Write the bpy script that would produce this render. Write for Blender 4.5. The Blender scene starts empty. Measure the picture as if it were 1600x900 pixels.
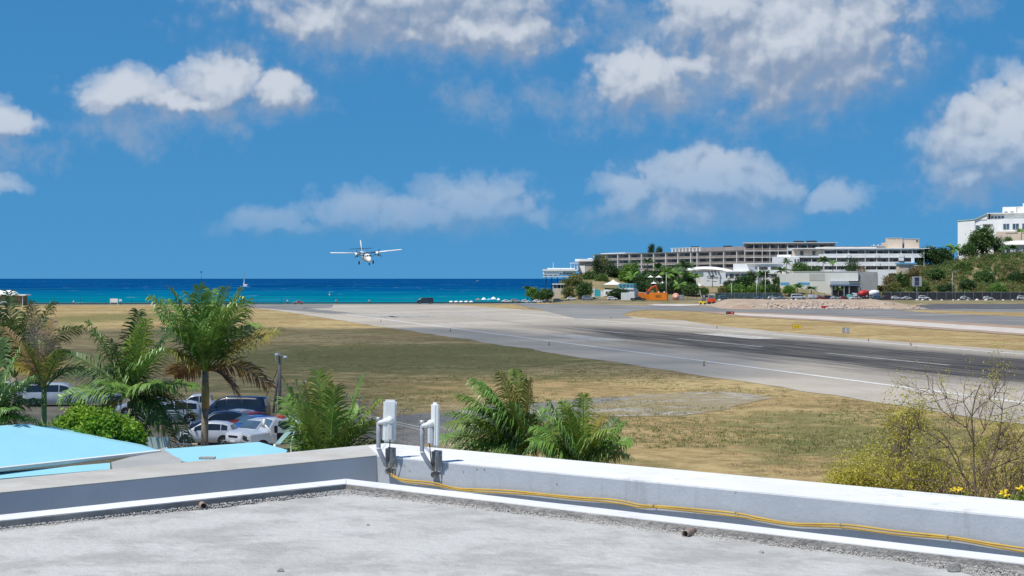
import bpy, bmesh, math, random
import numpy as np
from mathutils import Vector, Matrix, noise as mnoise

random.seed(7)
RNG = np.random.default_rng(7)
SC = bpy.context.scene
COL = SC.collection
F = 2500.0            # focal length in photo pixels (1600 wide)
HOR = 435.0           # horizon row in the photograph
EYE = 10.7            # eye height above the airfield
R = math.radians

# ------------------------------------------------------------------ camera
cam = bpy.data.cameras.new("camera")
cam.sensor_width = 36.0
cam.lens = 36.0 * F / 1600.0
cam.shift_y = -15.0 / 1600.0
cam.clip_start = 0.1
cam.clip_end = 120000.0
cam_o = bpy.data.objects.new("camera", cam)
COL.objects.link(cam_o)
cam_o.location = (0, 0, EYE)
cam_o.rotation_euler = (R(90), 0, 0)
SC.camera = cam_o

# ------------------------------------------------------------------ sun, exposure
SUN = Vector((-0.37, -0.30, 0.88)).normalized()
sun = bpy.data.lights.new("sun", 'SUN')
sun.energy = 4.6
sun.angle = R(0.53)
sun.color = (1.0, 0.955, 0.88)
sun_o = bpy.data.objects.new("sun", sun)
COL.objects.link(sun_o)
sun_o.rotation_euler = SUN.to_track_quat('Z', 'Y').to_euler()
sun_o.location = (0, 0, 200)
SC.view_settings.view_transform = 'Standard'
SC.view_settings.look = 'None'
SC.view_settings.exposure = 0.12
SC.view_settings.gamma = 1.0
SC.view_settings.use_curve_mapping = False
SC.cycles.max_bounces = 6
SC.cycles.diffuse_bounces = 3
SC.cycles.glossy_bounces = 3
SC.cycles.transparent_max_bounces = 12
SC.cycles.use_denoising = True

# ------------------------------------------------------------------ world: Nishita sky with cumulus
world = bpy.data.worlds.new("World")
SC.world = world
world.use_nodes = True
try:
    world.cycles.sampling_method = 'MANUAL'
    world.cycles.sample_map_resolution = 512
except Exception:
    pass
WT = world.node_tree
for n in list(WT.nodes):
    WT.nodes.remove(n)


class NB:
    """small helper to write node graphs"""
    def __init__(self, tree):
        self.t = tree

    def _in(self, sock, v):
        if v is None:
            return
        if isinstance(v, bpy.types.NodeSocket):
            self.t.links.new(v, sock)
        else:
            sock.default_value = v

    def m(self, op, a, b=None, c=None, clamp=False):
        n = self.t.nodes.new('ShaderNodeMath')
        n.operation = op
        n.use_clamp = clamp
        self._in(n.inputs[0], a); self._in(n.inputs[1], b); self._in(n.inputs[2], c)
        return n.outputs[0]

    def v(self, op, a, b=None, c=None, out=0):
        n = self.t.nodes.new('ShaderNodeVectorMath')
        n.operation = op
        self._in(n.inputs[0], a)
        if b is not None:
            self._in(n.inputs[1], b)
        if c is not None:
            self._in(n.inputs[2], c)
        return n.outputs['Value'] if op in ('LENGTH', 'DOT_PRODUCT', 'DISTANCE') else n.outputs[0]

    def xyz(self, x, y, z):
        n = self.t.nodes.new('ShaderNodeCombineXYZ')
        self._in(n.inputs[0], x); self._in(n.inputs[1], y); self._in(n.inputs[2], z)
        return n.outputs[0]

    def sep(self, v):
        n = self.t.nodes.new('ShaderNodeSeparateXYZ')
        self._in(n.inputs[0], v)
        return n.outputs

    def noise(self, vec, scale, detail=4.0, rough=0.55, dist=0.0, color=False, lac=2.0, dim='3D'):
        n = self.t.nodes.new('ShaderNodeTexNoise')
        n.noise_dimensions = dim
        self._in(n.inputs['Vector'], vec)
        n.inputs['Scale'].default_value = scale
        n.inputs['Detail'].default_value = detail
        n.inputs['Roughness'].default_value = rough
        n.inputs['Lacunarity'].default_value = lac
        n.inputs['Distortion'].default_value = dist
        return n.outputs['Color'] if color else n.outputs[0]

    def voro(self, vec, scale, feature='F1', out='Distance'):
        n = self.t.nodes.new('ShaderNodeTexVoronoi')
        n.feature = feature
        self._in(n.inputs['Vector'], vec)
        n.inputs['Scale'].default_value = scale
        return n.outputs[out]

    def billow(self, vec, scale, detail, rough):
        """rounded cauliflower lumps"""
        n = self.t.nodes.new('ShaderNodeTexVoronoi')
        n.voronoi_dimensions = '2D'
        n.feature = 'F1'
        n.normalize = True
        self._in(n.inputs['Vector'], vec)
        n.inputs['Scale'].default_value = scale
        n.inputs['Detail'].default_value = detail
        n.inputs['Roughness'].default_value = rough
        return self.m('SUBTRACT', 1.0, n.outputs['Distance'])

    def sm(self, x, lo, hi, a=0.0, b=1.0):
        n = self.t.nodes.new('ShaderNodeMapRange')
        n.interpolation_type = 'SMOOTHSTEP'
        self._in(n.inputs['Value'], x)
        n.inputs['From Min'].default_value = lo
        n.inputs['From Max'].default_value = hi
        n.inputs['To Min'].default_value = a
        n.inputs['To Max'].default_value = b
        return n.outputs[0]

    def mix(self, f, a, b, mode='MIX'):
        n = self.t.nodes.new('ShaderNodeMix')
        n.data_type = 'RGBA'
        n.blend_type = mode
        n.clamp_factor = True
        self._in(n.inputs[0], f)
        self._in(n.inputs[6], a if isinstance(a, bpy.types.NodeSocket) else (*a, 1.0))
        self._in(n.inputs[7], b if isinstance(b, bpy.types.NodeSocket) else (*b, 1.0))
        return n.outputs[2]

    def node(self, typ):
        return self.t.nodes.new(typ)

    def link(self, a, b):
        self.t.links.new(a, b)


def build_world():
    b = NB(WT)
    tc = b.node('ShaderNodeTexCoord')
    d = b.v('NORMALIZE', tc.outputs['Generated'])
    s = b.sep(d)
    az = b.m('ARCTAN2', s[0], s[1])
    el = b.m('ARCSINE', s[2])
    # the same belt of trade-wind cumulus goes on all round the horizon
    azs = b.m('ADD', az, 0.42)
    fold = b.m('PINGPONG', azs, 0.84)
    U = b.m('MULTIPLY', b.m('SUBTRACT', fold, 0.42), 2500.0)
    V = b.m('MULTIPLY', el, 2500.0)
    P = b.xyz(U, V, 0.0)
    ns = b.noise(P, 0.009, 4.0, 0.62, color=True, dim='2D')
    warp = b.v('MULTIPLY', b.v('SUBTRACT', ns, (0.5, 0.5, 0.5)), (95.0, 60.0, 0.0))
    Pw = b.v('ADD', P, warp)
    fine = b.v('ADD', P, b.v('MULTIPLY', warp, (0.35, 0.35, 0.0)))
    # cumulus bodies: photo x, y, half width, half height, strength
    blobs = [
        (640, -12, 275, 102, 1.1), (510, 35, 120, 50, 1.0), (760, 48, 125, 48, 1.1), (640, 50, 130, 40, 0.9),
        (205, 160, 92, 42, 0.9), (345, 138, 66, 58, 1.0), (445, 148, 66, 44, 0.9), (300, 168, 150, 30, 0.85),
        (1248, 70, 168, 108, 1.2), (1130, 20, 110, 75, 1.0), (1005, 130, 95, 68, 1.0), 
        (1100, 100, 130, 70, 0.62),
        (430, 348, 95, 30, 0.8), (560, 338, 95, 42, 0.9), (745, 330, 105, 54, 0.95), (660, 345, 150, 36, 0.95),
        (830, 340, 60, 42, 0.6),
        (1120, 300, 125, 66, 1.15), (985, 315, 66, 50, 0.9), (1200, 295, 75, 46, 0.95), (1300, 318, 66, 30, 0.8), (1080, 342, 180, 40, 0.85),
        (1585, 235, 110, 82, 1.3), (1520, 285, 66, 36, 0.8),
        (0, 205, 52, 38, 0.9), (10, 300, 55, 24, 0.55),
    ]

    wisps = [(735, 150, 95, 48, 0.9), (392, 92, 50, 32, 0.8), (205, 212, 130, 40, 0.9), (372, 205, 46, 34, 0.8), (890, 160, 150, 60, 0.9), (985, 45, 110, 75, 0.9), (1497, 25, 60, 46, 1.0), (1100, 125, 170, 90, 1.0),
             (1080, 345, 230, 44, 0.9), (620, 355, 290, 34, 0.9), (40, 250, 80, 46, 0.8), (1490, 300, 110, 50, 0.9), (640, 60, 280, 60, 0.9), (300, 180, 200, 44, 0.9)]

    def field(vec, blobs=blobs):
        cur = None
        for (x, y, a, h, st) in blobs:
            cx = math.atan((x - 800) / F) * 2500
            cy = math.atan((HOR - y) / F) * 2500
            q = b.v('MULTIPLY_ADD', vec, (1 / a, 1 / h, 0.0), (-cx / a, -cy / h, 0.0))
            e = b.m('SUBTRACT', st, b.v('LENGTH', q))
            cur = e if cur is None else b.m('MAXIMUM', cur, e)
        return cur

    # puffy relief: billows with a little ragged noise
    fr = b.noise(P, 0.02, 5.0, 0.62, dim='2D')
    bl = b.billow(fine, 0.024, 2.5, 0.50)
    bl2 = b.billow(b.v('ADD', fine, (-7.0, 15.0, 0.0)), 0.024, 1.5, 0.45)
    rag = b.m('MULTIPLY', b.m('SUBTRACT', fr, 0.5), 0.80)
    f0 = field(Pw)
    F1 = b.m('ADD', b.m('ADD', f0, rag), b.m('MULTIPLY_ADD', bl, 1.0, -0.56))
    # the same, further towards the light: how much cloud lies above
    F2 = b.m('ADD', b.m('ADD', field(b.v('ADD', Pw, (-12.0, 30.0, 0.0))), rag), b.m('MULTIPLY_ADD', bl2, 0.95, -0.58))
    # clouds overhead, away from the horizon belt
    zz = b.m('ADD', b.m('MAXIMUM', s[2], 0.0), 0.12)
    dome = b.v('DIVIDE', d, b.xyz(zz, zz, zz))
    ov = b.noise(dome, 1.3, 6.0, 0.58)
    up = b.sm(V, 470.0, 800.0)
    Fo = b.m('MULTIPLY', b.m('SUBTRACT', ov, 0.565), 4.5)
    F1t = b.m('MAXIMUM', F1, b.m('SUBTRACT', Fo, b.m('MULTIPLY', b.m('SUBTRACT', 1.0, up), 3.0)))
    # cloud feet melt into the haze near the horizon
    low = b.sm(V, 30.0, 130.0, 0.0, 1.0)
    wide = b.sm(V, 90.0, 240.0, 0.62, 0.94)
    relief = b.m('SUBTRACT', F1, b.m('MULTIPLY', F2, 0.85))
    lit = b.sm(relief, -0.25, 0.60)
    # sunlit tops end crisply, shaded undersides fray out
    dens = b.sm(b.m('DIVIDE', b.m('ADD', F1t, 0.30), b.m('MULTIPLY_ADD', lit, -0.84, 1.32)), 0.0, 1.0)
    mass = b.m('MAXIMUM', b.sm(f0, -0.22, 0.42, 0.32, 1.0), up)
    alpha = b.m('MULTIPLY', b.m('MULTIPLY', b.m('MULTIPLY', dens, low), wide), mass)
    sky = b.node('ShaderNodeTexSky')
    sky.sky_type = 'NISHITA'
    sky.sun_disc = False
    sky.sun_elevation = math.asin(SUN.z)
    sky.sun_rotation = math.atan2(SUN.x, SUN.y)
    sky.altitude = 0
    # clear marine air: the horizon keeps the blue found higher up
    b.link(b.v('NORMALIZE', b.xyz(s[0], s[1], b.m('MULTIPLY_ADD', b.m('MAXIMUM', s[2], 0.0), 0.45, 0.205))), sky.inputs['Vector'])
    sky.air_density = 1.0
    sky.dust_density = 0.15
    sky.ozone_density = 3.5
    hsv = b.node('ShaderNodeHueSaturation')
    hsv.inputs['Saturation'].default_value = 1.28
    hsv.inputs['Value'].default_value = 1.0
    b.link(sky.outputs[0], hsv.inputs['Color'])
    skyc = b.mix(1.0, hsv.outputs[0], SKY_TINT, 'MULTIPLY')
    tone = b.sm(relief, -0.12, 0.62)
    cloudc = b.mix(tone, (2.45, 3.2, 4.5), (5.7, 6.15, 6.85))
    # distance turns low clouds bluish
    cloudc = b.mix(b.sm(V, 60.0, 300.0, 0.42, 0.0), cloudc, skyc)
    # thin grey veils round the big clouds
    fw = b.m('ADD', field(Pw, wisps), b.m('MULTIPLY', b.m('SUBTRACT', fr, 0.5), 2.2))
    wa = b.m('MULTIPLY', b.m('MULTIPLY', b.sm(fw, -0.1, 1.3), low), 0.55)
    skyw = b.mix(wa, skyc, (3.0, 3.75, 5.0))
    colr = b.mix(alpha, skyw, cloudc)
    bg = b.node('ShaderNodeBackground')
    bg.inputs['Strength'].default_value = 0.1
    b.link(colr, bg.inputs['Color'])
    out = b.node('ShaderNodeOutputWorld')
    b.link(bg.outputs[0], out.inputs['Surface'])


SKY_TINT = (0.61, 0.985, 1.03)
build_world()

# ------------------------------------------------------------------ helpers
def P(px, py, Y):
    """photo pixel at depth Y -> world point"""
    return Vector(((px - 800) / F * Y, Y, EYE - (py - HOR) / F * Y))


def G(px, py, z=0.0):
    """photo pixel on level ground z -> world point"""
    Y = (EYE - z) * F / (py - HOR)
    return Vector(((px - 800) / F * Y, Y, z))


def link(o, parent=None):
    COL.objects.link(o)
    if parent is not None:
        o.parent = parent
    return o


def thing(name, label, cat, loc=(0, 0, 0), rz=0.0, group=None):
    o = bpy.data.objects.new(name, None)
    o.empty_display_size = 0.2
    COL.objects.link(o)
    o.location = loc
    o.rotation_euler = (0, 0, rz)
    return tag(o, label, cat, group)


def tag(o, label=None, cat=None, group=None, kind=None):
    if label: o['label'] = label
    if cat: o['category'] = cat
    if group: o['group'] = group
    if kind: o['kind'] = kind
    return o


def mesh(name, verts, faces, mat=None, smooth=False):
    me = bpy.data.meshes.new(name)
    me.from_pydata([tuple(v) for v in verts], [], faces)
    if mat is not None:
        me.materials.append(mat)
    if smooth:
        me.polygons.foreach_set('use_smooth', [True] * len(me.polygons))
    me.update()
    return me


def obj(name, me, parent=None, loc=None):
    o = bpy.data.objects.new(name, me)
    link(o, parent)
    if loc is not None:
        o.location = loc
    return o


def quads(name, V, mat, smooth=False, k=4):
    """numpy (n,k,3) array of polygons -> mesh"""
    V = np.asarray(V, dtype=np.float32)
    n = V.shape[0]
    me = bpy.data.meshes.new(name)
    me.vertices.add(n * k)
    me.vertices.foreach_set('co', V.reshape(-1))
    me.loops.add(n * k)
    me.loops.foreach_set('vertex_index', np.arange(n * k, dtype=np.int32))
    me.polygons.add(n)
    me.polygons.foreach_set('loop_start', np.arange(0, n * k, k, dtype=np.int32))
    me.polygons.foreach_set('loop_total', np.full(n, k, dtype=np.int32))
    if mat is not None:
        me.materials.append(mat)
    me.update(calc_edges=True)
    return me


class MB:
    """collects simple solids into one mesh"""
    def __init__(self):
        self.v = []; self.f = []

    def add(self, vs, fs):
        k = len(self.v)
        self.v += [Vector(p) for p in vs]
        self.f += [tuple(i + k for i in f) for f in fs]
        return self

    def box(self, x0, x1, y0, y1, z0, z1):
        vs = [(x0, y0, z0), (x1, y0, z0), (x1, y1, z0), (x0, y1, z0), (x0, y0, z1), (x1, y0, z1), (x1, y1, z1), (x0, y1, z1)]
        return self.add(vs, [(3, 2, 1, 0), (4, 5, 6, 7), (0, 1, 5, 4), (1, 2, 6, 5), (2, 3, 7, 6), (3, 0, 4, 7)])

    def prism(self, poly, z0, z1):
        n = len(poly)
        a = sum(poly[i][0] * poly[(i + 1) % n][1] - poly[(i + 1) % n][0] * poly[i][1] for i in range(n))
        if a < 0:
            poly = poly[::-1]
        vs = [(p[0], p[1], z0) for p in poly] + [(p[0], p[1], z1) for p in poly]
        fs = [tuple(range(n - 1, -1, -1)), tuple(range(n, 2 * n))]
        fs += [(i, (i + 1) % n, n + (i + 1) % n, n + i) for i in range(n)]
        return self.add(vs, fs)

    def tube(self, pts, rad, seg=8, cap=True):
        pts = [Vector(p) for p in pts]
        n = len(pts)
        rads = rad if isinstance(rad, (list, tuple)) else [rad] * n
        base = len(self.v)
        up = None
        for i in range(n):
            t = (pts[min(i + 1, n - 1)] - pts[max(i - 1, 0)])
            t = t.normalized() if t.length > 1e-9 else Vector((0, 0, 1))
            if up is None:
                up = t.orthogonal().normalized()
            up = (up - t * up.dot(t))
            up = up.normalized() if up.length > 1e-6 else t.orthogonal().normalized()
            s = t.cross(up)
            for k in range(seg):
                a = 2 * math.pi * k / seg
                self.v.append(pts[i] + (up * math.cos(a) + s * math.sin(a)) * rads[i])
        for i in range(n - 1):
            for k in range(seg):
                k2 = (k + 1) % seg
                self.f.append((base + i * seg + k, base + i * seg + k2, base + (i + 1) * seg + k2, base + (i + 1) * seg + k))
        if cap:
            self.f.append(tuple(base + k for k in range(seg - 1, -1, -1)))
            self.f.append(tuple(base + (n - 1) * seg + k for k in range(seg)))
        return self

    def lathe(self, prof, axis_o=(0, 0, 0), axis='z', seg=16):
        """prof: list of (r, h)"""
        base = len(self.v)
        o = Vector(axis_o)
        for (r, h) in prof:
            for k in range(seg):
                a = 2 * math.pi * k / seg
                c, s_ = r * math.cos(a), r * math.sin(a)
                p = {'z': (c, s_, h), 'x': (h, c, s_), 'y': (s_, h, c)}[axis]
                self.v.append(o + Vector(p))
        for i in range(len(prof) - 1):
            for k in range(seg):
                k2 = (k + 1) % seg
                self.f.append((base + i * seg + k, base + i * seg + k2, base + (i + 1) * seg + k2, base + (i + 1) * seg + k))
        self.f.append(tuple(base + k for k in range(seg - 1, -1, -1)))
        self.f.append(tuple(base + (len(prof) - 1) * seg + k for k in range(seg)))
        return self

    def build(self, name, mat, parent=None, smooth=False, bevel=0.0, loc=None):
        me = mesh(name, self.v, self.f, mat, smooth)
        o = obj(name, me, parent, loc)
        if bevel > 0:
            bm = bmesh.new(); bm.from_mesh(me)
            bmesh.ops.bevel(bm, geom=bm.edges[:], offset=bevel, segments=2, affect='EDGES', clamp_overlap=True)
            bm.to_mesh(me); bm.free()
        return o


# ------------------------------------------------------------------ materials
def new_mat(name):
    m = bpy.data.materials.new(name)
    m.use_nodes = True
    return m, NB(m.node_tree), m.node_tree.nodes['Principled BSDF']


def pm(name, c1, c2=None, scale=1.0, rough=0.7, bump=0.0, bscale=None, spec=0.4, metal=0.0, detail=5.0, lo=0.35, hi=0.65,
       stretch=(1, 1, 1), c3=None, s3=None, t3=(0.55, 0.7), trans=0.0, space='world', coat=0.0):
    """procedural paint / stone / cloth: two noise-mixed tones, an optional third for stains, fine bump"""
    m, b, pr = new_mat(name)
    if space == 'world':
        vec = b.node('ShaderNodeNewGeometry').outputs['Position']
    else:
        vec = b.node('ShaderNodeTexCoord').outputs['Object']
    vec = b.v('MULTIPLY', vec, stretch)
    col = c1
    if c2 is not None:
        col = b.mix(b.sm(b.noise(vec, scale, detail, 0.6), lo, hi), c1, c2)
    if c3 is not None:
        col = b.mix(b.sm(b.noise(b.v('ADD', vec, (31.0, 17.0, 5.0)), s3 or scale * 0.3, 6.0, 0.65), *t3), col, c3)
    if isinstance(col, tuple):
        pr.inputs['Base Color'].default_value = (*col, 1)
    else:
        b.link(col, pr.inputs['Base Color'])
    pr.inputs['Roughness'].default_value = rough
    pr.inputs['Specular IOR Level'].default_value = spec
    pr.inputs['Metallic'].default_value = metal
    pr.inputs['Coat Weight'].default_value = coat
    if trans > 0:
        tr = b.node('ShaderNodeBsdfTranslucent')
        if isinstance(col, tuple):
            tr.inputs[0].default_value = (*col, 1)
        else:
            b.link(col, tr.inputs[0])
        mx = b.node('ShaderNodeMixShader')
        mx.inputs[0].default_value = trans
        b.link(pr.outputs[0], mx.inputs[1]); b.link(tr.outputs[0], mx.inputs[2])
        outn = [n for n in m.node_tree.nodes if n.type == 'OUTPUT_MATERIAL'][0]
        b.link(mx.outputs[0], outn.inputs['Surface'])
    if bump > 0:
        bn = b.node('ShaderNodeBump')
        bn.inputs['Strength'].default_value = bump
        bn.inputs['Distance'].default_value = 0.05
        b.link(b.noise(vec, bscale or scale * 4, 6.0, 0.6), bn.inputs['Height'])
        b.link(bn.outputs[0], pr.inputs['Normal'])
    return m


M = {}
M['white'] = pm('white_render', (0.86, 0.86, 0.84), (0.80, 0.80, 0.78), 0.25, 0.7, c3=(0.55, 0.54, 0.50), s3=0.3, t3=(0.62, 0.85))
M['offwhite'] = pm('aged_white_render', (0.74, 0.73, 0.69), (0.64, 0.63, 0.59), 0.3, 0.8, c3=(0.40, 0.38, 0.35), s3=0.25, t3=(0.6, 0.8))
M['concrete_grey'] = pm('weathered_grey_concrete', (0.30, 0.28, 0.26), (0.20, 0.19, 0.18), 0.35, 0.85, c3=(0.12, 0.11, 0.10), s3=0.2, t3=(0.55, 0.8))
M['room'] = pm('taupe_balcony_wall', (0.36, 0.305, 0.285), (0.28, 0.24, 0.225), 0.2, 0.85)
M['slab_grey'] = pm('bleached_grey_slab', (0.46, 0.43, 0.40), (0.34, 0.32, 0.30), 0.3, 0.85)
M['tan_rail'] = pm('tan_balcony_front', (0.30, 0.25, 0.215), (0.22, 0.19, 0.17), 0.3, 0.85)
M['beige'] = pm('beige_store_wall', (0.74, 0.72, 0.64), (0.68, 0.66, 0.58), 0.12, 0.85, c3=(0.58, 0.57, 0.51), s3=0.09, t3=(0.55, 0.7))
M['cream'] = pm('cream_render', (0.66, 0.55, 0.43), (0.60, 0.49, 0.38), 0.2, 0.8)
M['sandstone'] = pm('sand_stone_wall', (0.48, 0.39, 0.31), (0.38, 0.31, 0.25), 0.5, 0.9)
M['glass'] = pm('dark_window_glass', (0.065, 0.06, 0.058), (0.13, 0.115, 0.108), 0.35, 0.35, spec=0.25)
M['car_glass'] = pm('dark_car_glass', (0.018, 0.021, 0.025), (0.03, 0.035, 0.04), 0.4, 0.10, spec=0.6)
M['pane'] = pm('blue_grey_window_glass', (0.10, 0.16, 0.21), (0.05, 0.08, 0.11), 0.4, 0.08, spec=0.8)
M['dark'] = pm('dark_metal', (0.03, 0.03, 0.035), rough=0.6)
M['steel'] = pm('galvanised_steel', (0.40, 0.41, 0.42), (0.32, 0.33, 0.34), 2.0, 0.5, metal=0.4)
M['blue_trim'] = pm('blue_painted_trim', (0.10, 0.34, 0.55), (0.14, 0.40, 0.60), 0.5, 0.6)
M['teal'] = pm('teal_paint', (0.03, 0.40, 0.45), (0.05, 0.48, 0.52), 0.5, 0.6)
M['canvas'] = pm('white_canvas', (0.80, 0.80, 0.79), (0.72, 0.72, 0.71), 0.5, 0.8)
M['red'] = pm('red_paint', (0.52, 0.03, 0.03), (0.42, 0.025, 0.025), 1.0, 0.45)
M['orange'] = pm('orange_paint', (0.80, 0.24, 0.015), (0.70, 0.20, 0.015), 0.7, 0.5)
M['orange_red'] = pm('orange_red_paint', (0.72, 0.09, 0.02), (0.62, 0.07, 0.02), 0.7, 0.45)
M['yellow'] = pm('yellow_paint', (0.80, 0.56, 0.02), (0.72, 0.48, 0.02), 1.0, 0.5)
M['black'] = pm('black_paint', (0.015, 0.015, 0.017), rough=0.5)
M['tyre'] = pm('black_rubber', (0.018, 0.018, 0.018), (0.03, 0.03, 0.03), 8.0, 0.85)
M['rim'] = pm('alloy_rim', (0.45, 0.46, 0.48), rough=0.35, metal=0.7)
M['lamp'] = pm('clear_lamp_lens', (0.65, 0.66, 0.68), rough=0.12, spec=0.8)
M['tail'] = pm('red_lamp_lens', (0.40, 0.01, 0.01), rough=0.15, spec=0.7)
M['plastic_white'] = pm('white_weathered_plastic', (0.76, 0.78, 0.76), (0.70, 0.72, 0.69), 6.0, 0.4)
M['pvc'] = pm('grey_pvc_pipe', (0.33, 0.35, 0.38), (0.28, 0.30, 0.33), 5.0, 0.75, spec=0.2)
M['bark'] = pm('grey_palm_bark', (0.26, 0.23, 0.19), (0.17, 0.15, 0.12), 1.0, 0.9, stretch=(1, 1, 9), bump=0.5)
M['greenbark'] = pm('green_crownshaft', (0.14, 0.22, 0.05), (0.20, 0.24, 0.08), 1.2, 0.5)
M['ochrebark'] = pm('ochre_crownshaft', (0.36, 0.25, 0.11), (0.22, 0.20, 0.08), 2.0, 0.7, stretch=(1, 1, 0.4))
M['trunk'] = pm('brown_bark', (0.16, 0.12, 0.09), (0.09, 0.07, 0.055), 2.0, 0.9)
M['twig'] = pm('pale_brown_twig', (0.23, 0.17, 0.13), (0.12, 0.085, 0.065), 3.0, 0.85)
M['wood'] = pm('weathered_wood', (0.27, 0.24, 0.21), (0.18, 0.16, 0.14), 1.5, 0.85, stretch=(1, 1, 0.1))
M['skin'] = pm('skin', (0.42, 0.26, 0.18), rough=0.6)
M['cloth_w'] = pm('pale_cloth', (0.7, 0.66, 0.62), (0.6, 0.55, 0.52), 3, 0.9)


def leaf_mat(name, a, b_, c=None, scale=0.9, trans=0.35, rough=0.45):
    return pm(name, a, b_, scale, rough, spec=0.4, trans=trans, c3=c, s3=scale * 0.45, t3=(0.5, 0.75), detail=3.0)


L = {}
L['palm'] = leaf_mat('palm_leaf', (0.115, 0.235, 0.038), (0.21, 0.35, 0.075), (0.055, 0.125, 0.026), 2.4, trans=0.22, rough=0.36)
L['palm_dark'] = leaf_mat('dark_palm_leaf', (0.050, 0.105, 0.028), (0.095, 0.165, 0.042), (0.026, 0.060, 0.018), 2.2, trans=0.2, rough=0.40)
L['palm_lime'] = leaf_mat('young_palm_leaf', (0.17, 0.27, 0.035), (0.24, 0.34, 0.05), (0.10, 0.19, 0.03), 1.5)
L['palm_tip'] = leaf_mat('yellowing_palm_leaf', (0.16, 0.20, 0.04), (0.34, 0.27, 0.06), (0.09, 0.14, 0.03), 1.2)
L['palm_dry'] = leaf_mat('dry_brown_palm_leaf', (0.16, 0.095, 0.055), (0.36, 0.22, 0.06), (0.10, 0.065, 0.045), 1.3)
L['palm_pink'] = leaf_mat('pale_bleached_palm_leaf', (0.44, 0.29, 0.20), (0.36, 0.27, 0.10), (0.50, 0.38, 0.28), 1.3)
L['lime'] = leaf_mat('bright_lime_leaf', (0.17, 0.34, 0.025), (0.30, 0.46, 0.05), (0.09, 0.21, 0.018), 2.2)
L['tree'] = leaf_mat('tree_leaf', (0.065, 0.130, 0.032), (0.105, 0.185, 0.042), (0.040, 0.085, 0.024), 0.35)
L['tree_dark'] = leaf_mat('dark_tree_leaf', (0.038, 0.082, 0.024), (0.062, 0.118, 0.030), (0.024, 0.052, 0.017), 0.35)
L['tree_bright'] = leaf_mat('bright_tree_leaf', (0.12, 0.24, 0.035), (0.18, 0.31, 0.05), (0.075, 0.16, 0.028), 0.35)
L['scrub'] = leaf_mat('olive_scrub_leaf', (0.17, 0.195, 0.055), (0.26, 0.245, 0.08), (0.095, 0.15, 0.038), 0.10)
L['scrub_green'] = leaf_mat('green_scrub_leaf', (0.085, 0.155, 0.036), (0.145, 0.225, 0.05), (0.17, 0.175, 0.05), 0.11)
L['scrub_brown'] = leaf_mat('brown_scrub_leaf', (0.30, 0.21, 0.095), (0.22, 0.18, 0.08), (0.16, 0.15, 0.055), 0.12)
L['acid'] = leaf_mat('yellow_green_leaf', (0.46, 0.43, 0.05), (0.56, 0.50, 0.08), (0.33, 0.34, 0.045), 1.5)
L['flower'] = leaf_mat('yellow_petal', (0.85, 0.60, 0.01), (0.90, 0.68, 0.02), None, 4.0, 0.3)
L['grass'] = leaf_mat('green_grass_blade', (0.17, 0.20, 0.055), (0.25, 0.25, 0.08), (0.12, 0.16, 0.04), 0.15)
L['drygrass'] = leaf_mat('dry_grass_blade', (0.36, 0.28, 0.13), (0.28, 0.22, 0.10), (0.22, 0.20, 0.08), 0.15)

# ------------------------------------------------------------------ runway frame
TH = math.atan(690 / F)
CT, ST = math.cos(TH), math.sin(TH)


def RW(D, t, z=0.0):
    return Vector((D * CT - t * ST, D * ST + t * CT, z))


def sheet(name, pts, mat, z, kind='structure', parent=None):
    vs = [(p[0], p[1], z) for p in pts]
    n = len(vs)
    a = sum(vs[i][0] * vs[(i + 1) % n][1] - vs[(i + 1) % n][0] * vs[i][1] for i in range(n))
    if a < 0:
        vs = vs[::-1]
    bm = bmesh.new()
    f = bm.faces.new([bm.verts.new(v) for v in vs])
    bmesh.ops.triangulate(bm, faces=[f])
    me = bpy.data.meshes.new(name)
    bm.to_mesh(me); bm.free()
    me.materials.append(mat)
    o = obj(name, me, parent)
    if parent is None:
        o['kind'] = kind
    return o


def ragged(pts, step=4.0, amp=1.0, seed=0):
    out = []
    rnd = random.Random(seed)
    n = len(pts)
    for i in range(n):
        a, c = Vector(pts[i]), Vector(pts[(i + 1) % n])
        k = max(1, int((c - a).length / step))
        for j in range(k):
            p = a.lerp(c, j / k)
            q = mnoise.noise_vector(Vector((p.x * 0.11, p.y * 0.11, seed * 3.1))) + 0.5 * mnoise.noise_vector(Vector((p.x * 0.4, p.y * 0.4, seed * 1.7)))
            out.append(Vector((p.x + q.x * amp, p.y + q.y * amp, p.z)))
    return out


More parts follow.
